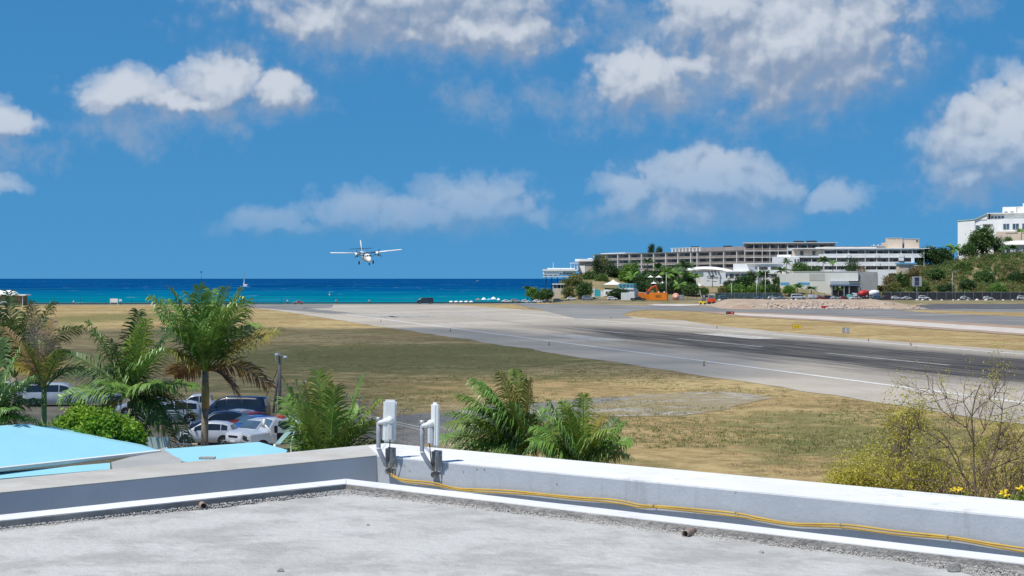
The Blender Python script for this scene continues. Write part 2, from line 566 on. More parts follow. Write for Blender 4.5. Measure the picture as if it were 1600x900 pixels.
def ground_mat():
    """dry airfield turf: straw, bare tan earth and green flushes"""
    m, b, pr = new_mat('dry_turf')
    pos = b.node('ShaderNodeNewGeometry').outputs['Position']
    n1 = b.noise(pos, 0.035, 5.0, 0.6)
    n2 = b.noise(b.v('ADD', pos, (90., 40., 0.)), 0.22, 6.0, 0.68)
    n3 = b.noise(pos, 1.4, 5.0, 0.7)
    n4 = b.noise(b.v('ADD', pos, (300., 10., 0.)), 0.017, 4.0, 0.55)
    straw = b.mix(b.sm(n2, 0.35, 0.66), (0.375, 0.262, 0.118), (0.255, 0.168, 0.076))
    straw = b.mix(b.sm(n1, 0.40, 0.62), straw, (0.44, 0.335, 0.16))
    green = b.mix(b.sm(n3, 0.35, 0.65), (0.095, 0.120, 0.030), (0.180, 0.170, 0.058))
    xy = b.sep(pos)
    # a greener belt in the hollow beside the runway
    dx = b.m('MULTIPLY', b.m('ADD', xy[0], 5.0), 1 / 60.0)
    dy = b.m('MULTIPLY', b.m('ADD', xy[1], -225.0), 1 / 70.0)
    belt = b.m('SUBTRACT', 1.0, b.m('SQRT', b.m('ADD', b.m('MULTIPLY', dx, dx), b.m('MULTIPLY', dy, dy))))
    ex = b.m('MULTIPLY', b.m('ADD', xy[0], 112.0), 1 / 28.0)
    ey = b.m('MULTIPLY', b.m('ADD', xy[1], -430.0), 1 / 150.0)
    belt = b.m('MAXIMUM', belt, b.m('SUBTRACT', 0.8, b.m('SQRT', b.m('ADD', b.m('MULTIPLY', ex, ex), b.m('MULTIPLY', ey, ey)))))
    gx = b.m('MULTIPLY', b.m('ADD', xy[0], -22.0), 1 / 16.0)
    gy = b.m('MULTIPLY', b.m('ADD', xy[1], -108.0), 1 / 34.0)
    belt = b.m('MAXIMUM', belt, b.m('SUBTRACT', 0.55, b.m('SQRT', b.m('ADD', b.m('MULTIPLY', gx, gx), b.m('MULTIPLY', gy, gy)))))
    gsel = b.m('ADD', b.m('MULTIPLY', b.m('MAXIMUM', belt, -0.15), 0.30), b.m('ADD', b.m('MULTIPLY', n4, 0.7), b.m('MULTIPLY', n2, 0.68)))
    gf = b.m('MULTIPLY', b.sm(gsel, 0.67, 0.84), 0.9)
    col = b.mix(gf, straw, green)
    mot = b.noise(b.v('ADD', pos, (11., 70., 3.)), 0.55, 7.0, 0.75)
    col = b.mix(b.m('MULTIPLY', b.sm(mot, 0.44, 0.66), 0.85), col, (0.165, 0.122, 0.052))
    col = b.mix(b.m('MULTIPLY', b.sm(n3, 0.55, 0.74), 0.6), col, (0.115, 0.10, 0.042))
    col = b.mix(b.m('MULTIPLY', b.sm(mot, 0.46, 0.30), 0.55), col, (0.46, 0.37, 0.21))
    col = b.mix(b.m('MULTIPLY', b.sm(b.noise(pos, 5.0, 3.0, 0.7), 0.4, 0.75), 0.35), col, (0.44, 0.35, 0.19))
    b.link(col, pr.inputs['Base Color'])
    pr.inputs['Roughness'].default_value = 0.95
    pr.inputs['Specular IOR Level'].default_value = 0.1
    bn = b.node('ShaderNodeBump')
    bn.inputs['Strength'].default_value = 0.8
    bn.inputs['Distance'].default_value = 0.12
    b.link(b.m('ADD', n3, b.m('MULTIPLY', b.noise(pos, 6.0, 4.0, 0.7), 0.5)), bn.inputs['Height'])
    b.link(bn.outputs[0], pr.inputs['Normal'])
    return m


M['turf'] = ground_mat()


def runway_mat():
    """sun-bleached asphalt; object coordinates are (distance from the axis, distance along)"""
    m, b, pr = new_mat('bleached_runway_asphalt')
    oc = b.node('ShaderNodeTexCoord').outputs['Object']
    xy = b.sep(oc)
    st = b.v('MULTIPLY', oc, (1.0, 0.055, 1.0))
    nlong = b.noise(st, 0.35, 6.0, 0.7)
    nfine = b.noise(oc, 0.8, 6.0, 0.7)
    base = b.mix(b.sm(nfine, 0.3, 0.7), (0.395, 0.350, 0.290), (0.318, 0.285, 0.238))
    base = b.mix(b.sm(b.noise(oc, 0.035, 4.0, 0.6), 0.42, 0.62), base, (0.440, 0.390, 0.320))
    # tyre rubber laid down by landings
    rx = b.m('DIVIDE', b.m('SUBTRACT', xy[0], 107.5), b.m('MULTIPLY_ADD', nlong, 10.0, 7.5))
    g = b.m('POWER', 2.718, b.m('MULTIPLY', b.m('MULTIPLY', rx, rx), -1.0))
    along = b.sm(xy[1], 400.0, 200.0)
    dark_lanes = b.m('MULTIPLY', b.m('MULTIPLY', g, along), b.sm(nlong, 0.05, 0.50, 0.5, 2.4), clamp=True)
    rx2 = b.m('DIVIDE', b.m('SUBTRACT', xy[0], 94.0), 8.0)  # fainter streaky dark lane on the near side
    g2 = b.m('MULTIPLY', b.m('POWER', 2.718, b.m('MULTIPLY', b.m('MULTIPLY', rx2, rx2), -1.0)), b.sm(nlong, 0.42, 0.68))
    dark_lanes = b.m('ADD', dark_lanes, b.m('MULTIPLY', b.m('MULTIPLY', g2, along), 0.4), clamp=True)
    dark_lanes = b.m('MULTIPLY', dark_lanes, b.sm(b.noise(b.v('MULTIPLY', oc, (1.0, 0.03, 1.0)), 1.1, 5.0, 0.7), 0.25, 0.62, 0.55, 1.0))
    col = b.mix(b.m('MULTIPLY', dark_lanes, 0.97), base, (0.022, 0.023, 0.026))
    # thin long streaks
    thin = b.noise(b.v('MULTIPLY', oc, (1.0, 0.02, 1.0)), 1.6, 3.0, 0.7)
    col = b.mix(b.m('MULTIPLY', b.sm(thin, 0.56, 0.72), 0.35), col, (0.12, 0.118, 0.115))
    b.link(col, pr.inputs['Base Color'])
    pr.inputs['Roughness'].default_value = 0.9
    pr.inputs['Specular IOR Level'].default_value = 0.2
    return m


M['runway'] = runway_mat()
M['asphalt'] = pm('grey_asphalt', (0.205, 0.198, 0.188), (0.155, 0.150, 0.143), 0.06, 0.9, c3=(0.26, 0.245, 0.225), s3=0.03, t3=(0.5, 0.7), stretch=(1, 1, 1))
M['asphalt_dark'] = pm('dark_asphalt', (0.10, 0.10, 0.105), (0.075, 0.075, 0.08), 0.1, 0.9, c3=(0.15, 0.14, 0.13), s3=0.08)
M['asphalt_pale'] = pm('pale_old_asphalt', (0.25, 0.24, 0.22), (0.20, 0.195, 0.185), 0.06, 0.9, c3=(0.29, 0.27, 0.24), s3=0.03)
M['limestone'] = pm('crushed_limestone', (0.42, 0.325, 0.235), (0.32, 0.24, 0.17), 0.3, 0.95, c3=(0.50, 0.41, 0.32), s3=0.12, bump=0.6, bscale=2.5)
M['redearth'] = pm('reddish_earth', (0.36, 0.25, 0.18), (0.28, 0.20, 0.14), 0.2, 0.95, c3=(0.44, 0.34, 0.24), s3=0.1)
M['strip'] = pm('pale_coral_strip', (0.56, 0.51, 0.455), (0.46, 0.40, 0.34), 0.3, 0.9, c3=(0.60, 0.57, 0.53), s3=0.15)
M['lotearth'] = pm('trodden_lot_earth', (0.26, 0.21, 0.14), (0.17, 0.145, 0.10), 0.35, 0.95, c3=(0.10, 0.12, 0.045), s3=0.16, t3=(0.5, 0.62), bump=0.4, bscale=3)
M['track'] = pm('grey_gravel_track', (0.24, 0.225, 0.20), (0.17, 0.16, 0.145), 0.4, 0.95, c3=(0.31, 0.27, 0.20), s3=0.15, t3=(0.5, 0.65))
M['oldpad'] = pm('flaking_old_concrete', (0.42, 0.39, 0.34), (0.24, 0.20, 0.14), 0.8, 0.95, lo=0.38, hi=0.58, c3=(0.27, 0.215, 0.115), s3=0.30, t3=(0.44, 0.54), stretch=(0.7, 1.2, 1), detail=8.0)


def paint_mat(ca=(0.56, 0.54, 0.50), cb=(0.33, 0.305, 0.265), lo=0.34, hi=0.60):
    m, b, pr = new_mat('worn_white_line_paint')
    pos = b.node('ShaderNodeNewGeometry').outputs['Position']
    w = b.sm(b.noise(pos, 0.5, 6.0, 0.78), lo, hi)
    col = b.mix(w, ca, cb)
    b.link(col, pr.inputs['Base Color'])
    pr.inputs['Roughness'].default_value = 0.8
    return m


M['paint'] = paint_mat()
M['paint_faint'] = paint_mat((0.36, 0.35, 0.33), (0.20, 0.19, 0.18), 0.36, 0.62)
M['paint_edge'] = paint_mat((0.62, 0.60, 0.56), (0.42, 0.40, 0.36), 0.46, 0.70)


def sea_mat():
    """turquoise shallows over sand, then deep blue"""
    m, b, pr = new_mat('caribbean_sea')
    pos = b.node('ShaderNodeNewGeometry').outputs['Position']
    xy = b.sep(pos)
    lg = b.m('LOGARITHM', b.m('MAXIMUM', xy[1], 300.0), 10.0)
    wv = b.v('MULTIPLY', pos, (0.35, 1.0, 1.0))
    n1 = b.noise(wv, 0.0035, 5.0, 0.62)
    lg2 = b.m('ADD', lg, b.m('MULTIPLY', b.m('SUBTRACT', n1, 0.5), 0.55))
    deep = b.mix(b.sm(b.noise(wv, 0.0011, 4.0, 0.6), 0.35, 0.65), (0.001, 0.055, 0.180), (0.001, 0.070, 0.215))
    c = b.mix(b.sm(lg2, 2.98, 3.22), (0.001, 0.185, 0.250), (0.001, 0.110, 0.235))
    c = b.mix(b.sm(lg2, 3.16, 3.46), c, deep)
    # broad wind lanes
    ln_ = b.noise(b.v('MULTIPLY', pos, (0.0035, 0.0009, 0.0)), 1.0, 5.0, 0.6)
    c = b.mix(b.m('MULTIPLY', b.sm(ln_, 0.40, 0.64), 0.55), c, b.mix(1.0, c, (1.6, 0.72, 0.72), 'MULTIPLY'))
    c = b.mix(b.m('MULTIPLY', b.sm(b.noise(b.v('MULTIPLY', pos, (0.010, 0.0035, 0.0)), 1.0, 4.0, 0.65), 0.50, 0.68), 0.35), c, (0.03, 0.19, 0.33))
    c = b.mix(b.m('MULTIPLY', b.sm(b.noise(b.v('MULTIPLY', pos, (0.07, 0.008, 0.0)), 1.0, 2.0, 0.5), 0.70, 0.76), 0.6), c, (0.34, 0.48, 0.58))
    # wind chop and scattered white caps
    ch = b.noise(b.v('MULTIPLY', pos, (0.25, 1.0, 1.0)), 0.028, 5.0, 0.7)
    c = b.mix(b.m('MULTIPLY', b.sm(ch, 0.40, 0.66), 0.8), c, b.mix(1.0, c, (0.62, 0.66, 0.72), 'MULTIPLY'))
    cap = b.noise(b.v('MULTIPLY', pos, (0.28, 1.0, 1.0)), 0.075, 3.0, 0.6)
    c = b.mix(b.m('MULTIPLY', b.sm(cap, 0.69, 0.75), 0.6), c, (0.30, 0.46, 0.56))
    b.link(c, pr.inputs['Base Color'])
    pr.inputs['Roughness'].default_value = 0.35
    pr.inputs['Specular IOR Level'].default_value = 0.0
    bn = b.node('ShaderNodeBump')
    bn.inputs['Strength'].default_value = 0.6
    bn.inputs['Distance'].default_value = 0.6
    b.link(b.noise(wv, 0.12, 5.0, 0.65), bn.inputs['Height'])
    b.link(bn.outputs[0], pr.inputs['Normal'])
    return m


# ================================================================== THE SETTING
sheet('sea', [(-60000, -20000), (60000, -20000), (60000, 90000), (-60000, 90000)], sea_mat(), -3.2)

# the land: one sheet with a beach edge falling to the water
coast = [(-1500, 640), (-420, 650), (-160, 664), (-60, 672), (10, 690), (17, 725), (22, 800), (30, 880), (60, 1000), (300, 1150), (1500, 1250)]


def make_land():
    top = [Vector((x, y, 0.0)) for x, y in coast]
    bot = [Vector((x * 1.0 - (3 if x > 0 else 0), y + 9, -3.6)) for x, y in coast]
    vs = [Vector((1500, -600, 0)), Vector((-1500, -600, 0))] + top + bot
    n = len(coast)
    bm = bmesh.new()
    bv = [bm.verts.new(v) for v in vs]
    f = bm.faces.new(bv[:2 + n][::-1])
    bmesh.ops.triangulate(bm, faces=[f])
    for i in range(n - 1):
        bm.faces.new((bv[2 + i], bv[2 + i + 1], bv[2 + n + i + 1], bv[2 + n + i])[::-1])
    bmesh.ops.recalc_face_normals(bm, faces=bm.faces[:])
    me = bpy.data.meshes.new('ground')
    bm.to_mesh(me); bm.free()
    me.materials.append(M['turf'])
    o = obj('ground', me)
    o['kind'] = 'structure'


make_land()


def hill_h(X, Y):
    """height of the far side of the field: road bank, hotel hill and sea cliff"""
    px = 800 + X / Y * F
    def ss(a, c, x):
        t = min(1, max(0, (x - a) / (c - a)))
        return t * t * (3 - 2 * t)
    h = ss(655, 692, Y) * 1.2 * ss(862, 890, px)
    top = np.interp(px, [1330, 1375, 1420, 1480, 1550, 1620, 1760], [0, 4.0, 13.0, 16.5, 19.5, 21.5, 24.0])
    h += ss(722, 800, Y) * float(top)
    # sea cliff under the terrace restaurant
    cl = np.interp(px, [862, 880, 905, 935, 1000, 1100], [0.0, 7.0, 10.0, 11.0, 8.0, 6.0])
    h += ss(718, 768, Y) * float(cl) * (1 - ss(1250, 1330, px))
    n = mnoise.noise(Vector((X * 0.03, Y * 0.03, 1.0)))
    h += n * 0.6 * ss(722, 750, Y)
    return h - 0.35 * (1 - ss(640, 665, Y))


def make_hill():
    xs = np.arange(12, 520, 5.0)
    ys = np.concatenate([np.arange(630, 830, 5.0), np.arange(830, 1150, 20.0)])
    vs, fs = [], []
    for y in ys:
        for x in xs:
            px = 800 + x / y * F
            z = hill_h(x, y) if px > 858 else -1.0
            vs.append((x, y, z))
    nx = len(xs)
    for j in range(len(ys) - 1):
        for i in range(nx - 1):
            a = j * nx + i
            fs.append((a, a + 1, a + nx + 1, a + nx))
    me = mesh('hill', vs, fs, pm('scrub_hill_earth', (0.28, 0.215, 0.115), (0.18, 0.15, 0.075), 0.12, 0.95, c3=(0.13, 0.135, 0.05), s3=0.07, t3=(0.48, 0.65)), True)
    o = obj('hill', me)
    o['kind'] = 'structure'


make_hill()

# runway in its own frame: x = distance across, y = distance along
rw_root_rot = TH


def rw_sheet(name, D0, D1, t0, t1, mat, z, parent=None, rag=False):
    me = mesh(name, [(D0, t0, 0), (D1, t0, 0), (D1, t1, 0), (D0, t1, 0)], [(0, 1, 2, 3)], mat)
    o = obj(name, me, parent)
    o.location = (0, 0, z)
    if parent is None:
        o.rotation_euler = (0, 0, TH)
        o['kind'] = 'structure'
    return o


def poly_px(pts, amp=0.0, seed=1, step=5.0):
    g = [G(x, y) for x, y in pts]
    return ragged(g, step, amp, seed) if amp > 0 else g


def rw_poly(name, pts, mat, z, amp, seed):
    """polygon given in runway coordinates, ragged edge, built in the runway frame"""
    pts = ragged([Vector((d, t, 0)) for d, t in pts], 3.0, amp, seed)
    o = sheet(name, pts, mat, 0.0)
    o.rotation_euler = (0, 0, TH)
    o.location = (0, 0, z)
    return o


runway = rw_poly('runway', [(67.5, -140), (137, -140), (135, 280), (140, 330), (150, 380), (150, 640), (62, 655), (66, 520)], M['runway'], 0.03, 0.9, 3)
for D in (78.3, 128.8):
    rw_sheet('edge_line', D, D + 1.0, -130, 470, M['paint_edge'], 0.02, runway)
for t1, t0 in ((403, 360), (331, 294), (266, 230), (208, 175), (150, 117), (95, 62), (35, 5)):
    rw_sheet('centre_line_dash', 103.5, 104.4, t0, t1, M['paint_faint'], 0.02, runway)
for D in (86.2, 115.8):
    rw_sheet('aiming_point_bar', D, D + 6.0, 260, 288, M['paint'], 0.02, runway)
for k in range(6):
    rw_sheet('threshold_stripe', 81.5 + k * 3.4, 83.3 + k * 3.4, 430, 474, M['paint'], 0.02, runway)
    rw_sheet('threshold_stripe', 107.5 + k * 3.4, 109.3 + k * 3.4, 430, 474, M['paint'], 0.02, runway)
rw_sheet('threshold_line', 79.5, 128.7, 484, 487, M['paint'], 0.02, runway)
for k in range(3):
    rw_sheet('touchdown_bar', 84 + k * 2.6, 85.5 + k * 2.6, 352, 374, M['paint'], 0.02, runway)
    rw_sheet('touchdown_bar', 117 + k * 2.6, 118.5 + k * 2.6, 352, 374, M['paint'], 0.02, runway)
mesh_y = rw_sheet('turn_line', 134, 134.5, 330, 420, pm('faded_yellow_line', (0.55, 0.42, 0.12), (0.4, 0.33, 0.18), 0.5, 0.85), 0.024, runway)

sheet('blast_pad', poly_px([(330, 477), (520, 475.5), (520, 481), (470, 481), (560, 490), (520, 490.5), (440, 484)], 0.8, 5), M['asphalt'], 0.045)
sheet('beach_road', [(-900, 632), (-300, 640), (-60, 655), (10, 668), (10, 676), (-60, 663), (-300, 648), (-900, 640)], M['asphalt'], 0.05)
sheet('taxiway', poly_px([(800, 474.4), (1000, 477), (1110, 479), (1220, 482.6), (1457, 483), (1470, 479), (1640, 481), (1640, 513), (1400, 499), (1200, 490.6), (1100, 487), (1010, 484.6), (830, 482)], 0.4, 6), M['asphalt'], 0.06)
sheet('taxiway_link', poly_px([(830, 480.5), (1012, 484.3), (990, 486.5), (972, 491.5), (990, 497.5), (900, 498)], 0.4, 16), M['asphalt_pale'], 0.066)
sheet('grass_island', poly_px([(1395, 484), (1640, 489.5), (1640, 496.5), (1460, 489.5)], 1.0, 7), M['turf'], 0.08)
sheet('earth_margin', poly_px([(1090, 486.8), (1200, 489.2), (1400, 498), (1640, 512), (1640, 528), (1450, 514), (1300, 503), (1150, 494.5)], 1.2, 8), M['redearth'], 0.075)
sheet('coral_strip', poly_px([(1146, 489.6), (1300, 495.4), (1450, 504.5), (1640, 517.0), (1640, 524.5), (1450, 511), (1300, 500.6), (1155, 492.6)], 0.5, 9), M['strip'], 0.09)
sheet('coral_apron', poly_px([(1010, 477.0), (1040, 473.8), (1110, 473.5), (1120, 476.4), (1060, 478.6)], 1.2, 19), M['strip'], 0.10)
sheet('lot_ground', poly_px([(-500, 601), (100, 606), (430, 640), (520, 670), (640, 700), (640, 850), (-900, 850)], 1.2, 10), M['lotearth'], 0.02)
sheet('gravel_track', poly_px([(470, 664), (640, 648), (900, 624), (1060, 618), (1010, 636), (800, 668), (620, 700), (560, 720)], 1.6, 11), M['track'], 0.015)
sheet('old_concrete_pad', poly_px([(905, 634), (990, 616), (1150, 611), (1205, 624), (1150, 640), (1040, 652), (900, 652)], 2.2, 12, 2.5), M['oldpad'], 0.024)

# ================================================================== OUR ROOF
ZP = EYE - 1.57      # parapet top
ZK = EYE - 1.64      # kerb top
ZD = EYE - 1.70      # deck
M['deck'] = pm('trowelled_cement', (0.43, 0.422, 0.395), (0.35, 0.342, 0.32), 2.2, 0.9, bump=0.5, bscale=11.0, c3=(0.48, 0.472, 0.445), s3=1.3, t3=(0.44, 0.60), stretch=(1.0, 1.0, 1), detail=10.0, lo=0.40, hi=0.60)
M['cap_white'] = pm('bright_white_roof_paint', (0.80, 0.80, 0.79), (0.76, 0.76, 0.755), 1.5, 0.6, c3=(0.62, 0.61, 0.58), s3=3.0, t3=(0.68, 0.82))
M['cap_beige'] = pm('bare_beige_screed', (0.45, 0.43, 0.385), (0.38, 0.36, 0.32), 1.2, 0.85, c3=(0.49, 0.475, 0.44), s3=0.7, t3=(0.5, 0.65), bump=0.2, bscale=14)
M['face_blue'] = pm('grey_blue_wall_coat', (0.39, 0.42, 0.455), (0.33, 0.36, 0.39), 0.9, 0.85, c3=(0.45, 0.475, 0.50), s3=0.6, t3=(0.45, 0.62), stretch=(1, 1, 2.5))
def streaked(name, base, tone, streak):
    m, b, pr = new_mat(name)
    pos = b.node('ShaderNodeNewGeometry').outputs['Position']
    col = b.mix(b.sm(b.noise(pos, 1.3, 6.0, 0.6), 0.35, 0.65), base, tone)
    st = b.noise(b.v('MULTIPLY', pos, (9.0, 9.0, 0.7)), 1.0, 4.0, 0.65)
    patchy = b.noise(b.v('ADD', pos, (5., 9., 0.)), 0.9, 4.0, 0.6)
    col = b.mix(b.m('MULTIPLY', b.m('MULTIPLY', b.sm(st, 0.50, 0.72), b.sm(patchy, 0.42, 0.62)), 0.55), col, streak)
    col = b.mix(b.m('MULTIPLY', b.sm(b.noise(pos, 14.0, 5.0, 0.7), 0.62, 0.74), 0.35), col, streak)
    b.link(col, pr.inputs['Base Color'])
    pr.inputs['Roughness'].default_value = 0.85
    bn = b.node('ShaderNodeBump'); bn.inputs['Strength'].default_value = 0.25; bn.inputs['Distance'].default_value = 0.02
    b.link(b.noise(pos, 18.0, 5.0, 0.65), bn.inputs['Height']); b.link(bn.outputs[0], pr.inputs['Normal'])
    return m


M['face_blue'] = streaked('weathered_grey_blue_wall_coat', (0.385, 0.41, 0.44), (0.34, 0.365, 0.395), (0.25, 0.265, 0.28))
M['cap_white'] = streaked('bright_white_roof_paint_worn', (0.72, 0.72, 0.71), (0.66, 0.66, 0.655), (0.40, 0.39, 0.365))
M['face_dark'] = pm('slate_wall_coat', (0.47, 0.49, 0.51), (0.42, 0.44, 0.46), 0.9, 0.85, c3=(0.53, 0.55, 0.57), s3=0.5)
M['kerb_face'] = pm('rough_cement_kerb_face', (0.36, 0.34, 0.315), (0.26, 0.245, 0.225), 3.0, 0.95, bump=0.6, bscale=20)
M['aggregate'] = pm('exposed_aggregate', (0.40, 0.39, 0.37), (0.29, 0.28, 0.265), 40.0, 0.95, bump=0.5, bscale=60)


def at_z(px, py, z):
    Y = (EYE - z) * F / (py - HOR)
    return Vector(((px - 800) / F * Y, Y, z))


def extend(a, b_, k):
    return b_ + (b_ - a) * k


# parapet corners on the cap plane
iC = at_z(589, 711.5, ZP)
oC = at_z(603, 692.5, ZP)
iR = at_z(1600, 808, ZP); oR = at_z(1600, 783, ZP)
iL = at_z(0, 769.5, ZP); oL = at_z(0, 749.5, ZP)
iR2, oR2 = extend(iC, iR, 0.9), extend(oC, oR, 0.9)
iL2, oL2 = extend(iC, iL, 1.2), extend(oC, oL, 1.2)


def parapet(name, a_in, b_in, b_out, a_out, cap, face, label, face_out):
    t = thing(name, label, 'wall', (0, 0, 0))
    poly = [(p.x, p.y) for p in (a_in, b_in, b_out, a_out)]
    body = MB().prism(poly, 0.0, ZP - 0.012).build('wall_body', face, t)
    me = MB().prism(poly, ZP - 0.012, ZP).build('coping', cap, t)
    return t


pr_ = parapet('parapet_wall', iC, iR2, oR2, oC, M['cap_white'], M['face_blue'],
              'low roof parapet with bright white top carrying the two white antennas', None)
pl_ = parapet('parapet_wall', iL2, iC + Vector((0.001, 0, 0)), oC - Vector((0.004, -0.002, 0)), oL2, M['cap_beige'], M['face_dark'],
              'low roof parapet with bare beige top and shaded slate grey face', None)
# white paint lapping round the corner on to the beige coping
lap = [at_z(575, 697.3, ZP), at_z(604, 692.7, ZP), at_z(590, 711.2, ZP)]
MB().prism([(p.x, p.y) for p in lap], ZP + 0.001, ZP + 0.004).build('paint_lap', M['cap_white'], pl_)

# kerb round the deck
kCo = at_z(541, 748, ZK); kCi = at_z(541, 756, ZK)
kRo = at_z(1600, 871, ZK); kRi = at_z(1600, 881, ZK)
kLo = at_z(0, 804.5, ZK); kLi = at_z(0, 813.5, ZK)
kRo2, kRi2 = extend(kCo, kRo, 0.8), extend(kCi, kRi, 0.8)
kLo2, kLi2 = extend(kCo, kLo, 1.2), extend(kCi, kLi, 1.2)


def wavy(a, b_, n, amp, seed):
    out = []
    d = (b_ - a).normalized(); s_ = Vector((-d.y, d.x, 0))
    for i in range(n + 1):
        p = a.lerp(b_, i / n)
        w = mnoise.noise(Vector((i * 0.37, seed, 0))) * amp if 0 < i < n else 0
        out.append(p + s_ * w)
    return out


def kerb(name, a_in, b_in, b_out, a_out, seed, label):
    n = 60
    t = thing(name, label, 'kerb')
    inn = wavy(a_in, b_in, n, 0.010, seed)
    out = wavy(a_out, b_out, n, 0.008, seed + 5)
    poly = [(p.x, p.y) for p in inn] + [(p.x, p.y) for p in reversed(out)]
    MB().prism(poly, ZD - 0.35, ZK - 0.006).build('kerb_body', M['kerb_face'], t)
    inn2 = wavy(a_in.lerp(a_out, 0.03), b_in.lerp(b_out, 0.03), n, 0.014, seed + 2)
    poly = [(p.x, p.y) for p in inn2] + [(p.x, p.y) for p in reversed(out)]
    MB().prism(poly, ZK - 0.006, ZK).build('white_paint', M['cap_white'], t)


kerb('roof_kerb', kCi, kRi2, kRo2, kCo, 1.0, 'white topped kerb along the deck beneath the yellow cables')
kerb('roof_kerb', kLi2, kCi - Vector((0.003, 0, 0)), kCo - Vector((0.003, 0, 0)), kLo2, 8.0, 'white topped kerb along the deck below the slate grey parapet face')

# deck, aggregate strip, gutter floor
far_pts = [kLi2, kCi, kRi2]
deck_edge = [at_z(-900, 905, ZD), at_z(0, 822, ZD), at_z(60, 820, ZD), at_z(180, 808, ZD), at_z(320, 797, ZD), at_z(430, 783, ZD), at_z(537, 773, ZD), at_z(640, 776, ZD), at_z(740, 789, ZD), at_z(800, 803, ZD), at_z(960, 815, ZD),
             at_z(1080, 824, ZD), at_z(1200, 850, ZD), at_z(1340, 868, ZD), at_z(1476, 889, ZD), at_z(1600, 918, ZD), at_z(1900, 975, ZD)]
edge = []
for i in range(len(deck_edge) - 1):
    for k in range(10):
        p = deck_edge[i].lerp(deck_edge[i + 1], k / 10)
        edge.append(p + Vector((0, mnoise.noise(Vector((p.x * 5, p.y * 5, 2))) * 0.10 + mnoise.noise(Vector((p.x * 17, p.y * 17, 9))) * 0.035, 0)))
edge.append(deck_edge[-1])
sheet('roof_base', [(-12, -6), (12, -6), (kRi2.x + .05, kRi2.y), (kCi.x, kCi.y + .05), (kLi2.x - .05, kLi2.y)], M['aggregate'], ZD - 0.022)


def make_deck():
    """trowelled deck with a thin ragged front edge"""
    poly = [(p.x, p.y) for p in edge] + [(12, -6), (-12, -6)]
    o = MB().prism(poly, ZD - 0.021, ZD).build('roof_deck', M['deck'])
    o['kind'] = 'structure'


make_deck()
sheet('gutter_floor', [(kLo2.x, kLo2.y - .05), (kCo.x, kCo.y - .02), (kRo2.x, kRo2.y - .05), (iR2.x, iR2.y + .02), (iC.x, iC.y + .02), (iL2.x, iL2.y + .02)], M['face_dark'], ZD - 0.20)


def make_aggregate():
    rnd = np.random.default_rng(3)
    polys = []
    segs = [(kLi2, kCi, 1.4, 0.11), (kCi, kRi2, 2.6, 0.34)]
    pts = []
    for (a, b_, dens, wid) in segs:
        n = int((b_ - a).length * 430 * dens)
        d = (b_ - a).normalized(); s_ = Vector((-d.y, d.x, 0))
        if s_.y > 0: s_ = -s_
        for _ in range(n):
            u = rnd.random()
            w = abs(rnd.normal(0, 0.42)) * wid
            p = a.lerp(b_, u) + s_ * (w + 0.01)
            pts.append((p.x, p.y, min(0.012 + 0.05 * math.exp(-w / 0.05) * rnd.random(), 0.035)))
    for _ in range(2600):   # heap of stones in the corner
        p = kCi + Vector((rnd.normal(-0.05, 0.30), -abs(rnd.normal(0, 0.13)) - 0.01, 0))
        pts.append((p.x, p.y, rnd.random() * 0.03))
    tris = []
    base = np.array([(1, 0, 0), (0, 1, 0), (-1, 0, 0), (0, -1, 0), (0, 0, 1)])
    for (x, y, z) in pts:
        r = 0.003 + rnd.random() * 0.0055
        v = base * r * (0.7 + 0.6 * rnd.random((5, 1)))
        a = rnd.random() * 6.28
        c, s_ = math.cos(a), math.sin(a)
        v = np.stack([v[:, 0] * c - v[:, 1] * s_, v[:, 0] * s_ + v[:, 1] * c, v[:, 2]], 1) + (x, y, ZD - 0.02 + z)
        for i in range(4):
            tris.append((v[i], v[(i + 1) % 4], v[4]))
    me = quads('loose_aggregate', np.array(tris), pm('pale_grey_stone_chips', (0.46, 0.45, 0.43), (0.32, 0.31, 0.295), 60, 0.9), k=3)
    o = obj('loose_aggregate', me)
    tag(o, 'strip of loose grey stone chips along the deck edge', 'gravel', kind='stuff')


make_aggregate()

# flank walls of our own building
bw = thing('building_shell', 'pale building beneath the flat roof deck', 'building')
MB().prism([(iL2.x + .1, iL2.y - .1), (iC.x, iC.y - .1), (iR2.x - .1, iR2.y - .1), (10, -5.9), (-10, -5.9)], 0.0, ZD - 0.25).build('wall', M['white'], bw)


def junk(px, py, r, mat, label, name='cement_lump', cat='debris', seed=0):
    p = at_z(px, py, ZD)
    bm = bmesh.new()
    bmesh.ops.create_icosphere(bm, subdivisions=2, radius=r)
    for v in bm.verts:
        v.co *= 1 + 0.5 * mnoise.noise(v.co / r * 1.3 + Vector((seed, 0, 0)))
        v.co.z = max(v.co.z * 0.7, -r * 0.3)
    me = bpy.data.meshes.new(name); bm.to_mesh(me); bm.free(); me.materials.append(mat)
    tag(obj(name, me, None, p + Vector((0, 0, r * 0.28))), label, cat)


junk(438, 893, 0.024, M['kerb_face'], 'small dark cement lump lying on the deck at the bottom edge', seed=3)
junk(1190, 864, 0.016, M['kerb_face'], 'small flat brown crumb lying on the deck right of the pipe stub', seed=6)
junk(575, 821, 0.012, M['kerb_face'], 'tiny dark crumb lying on the deck below the corner', seed=9)


def stub(px, py, rz, label):
    t = thing('drain_pipe_stub', label, 'pipe', at_z(px, py, ZD + 0.02), rz, 'drain pipe stubs along the kerb')
    MB().lathe([(0.024, -0.09), (0.026, 0.0), (0.026, 0.07), (0.021, 0.072), (0.019, 0.02)], axis='y', seg=14).build('pipe', pm('stained_pvc_%d' % px, (0.33, 0.25, 0.21), (0.22, 0.15, 0.12), 20, 0.6), t, True)
    MB().lathe([(0.0185, 0.0), (0.0185, 0.02)], axis='y', seg=12).build('bore', M['black'], t)
    return t


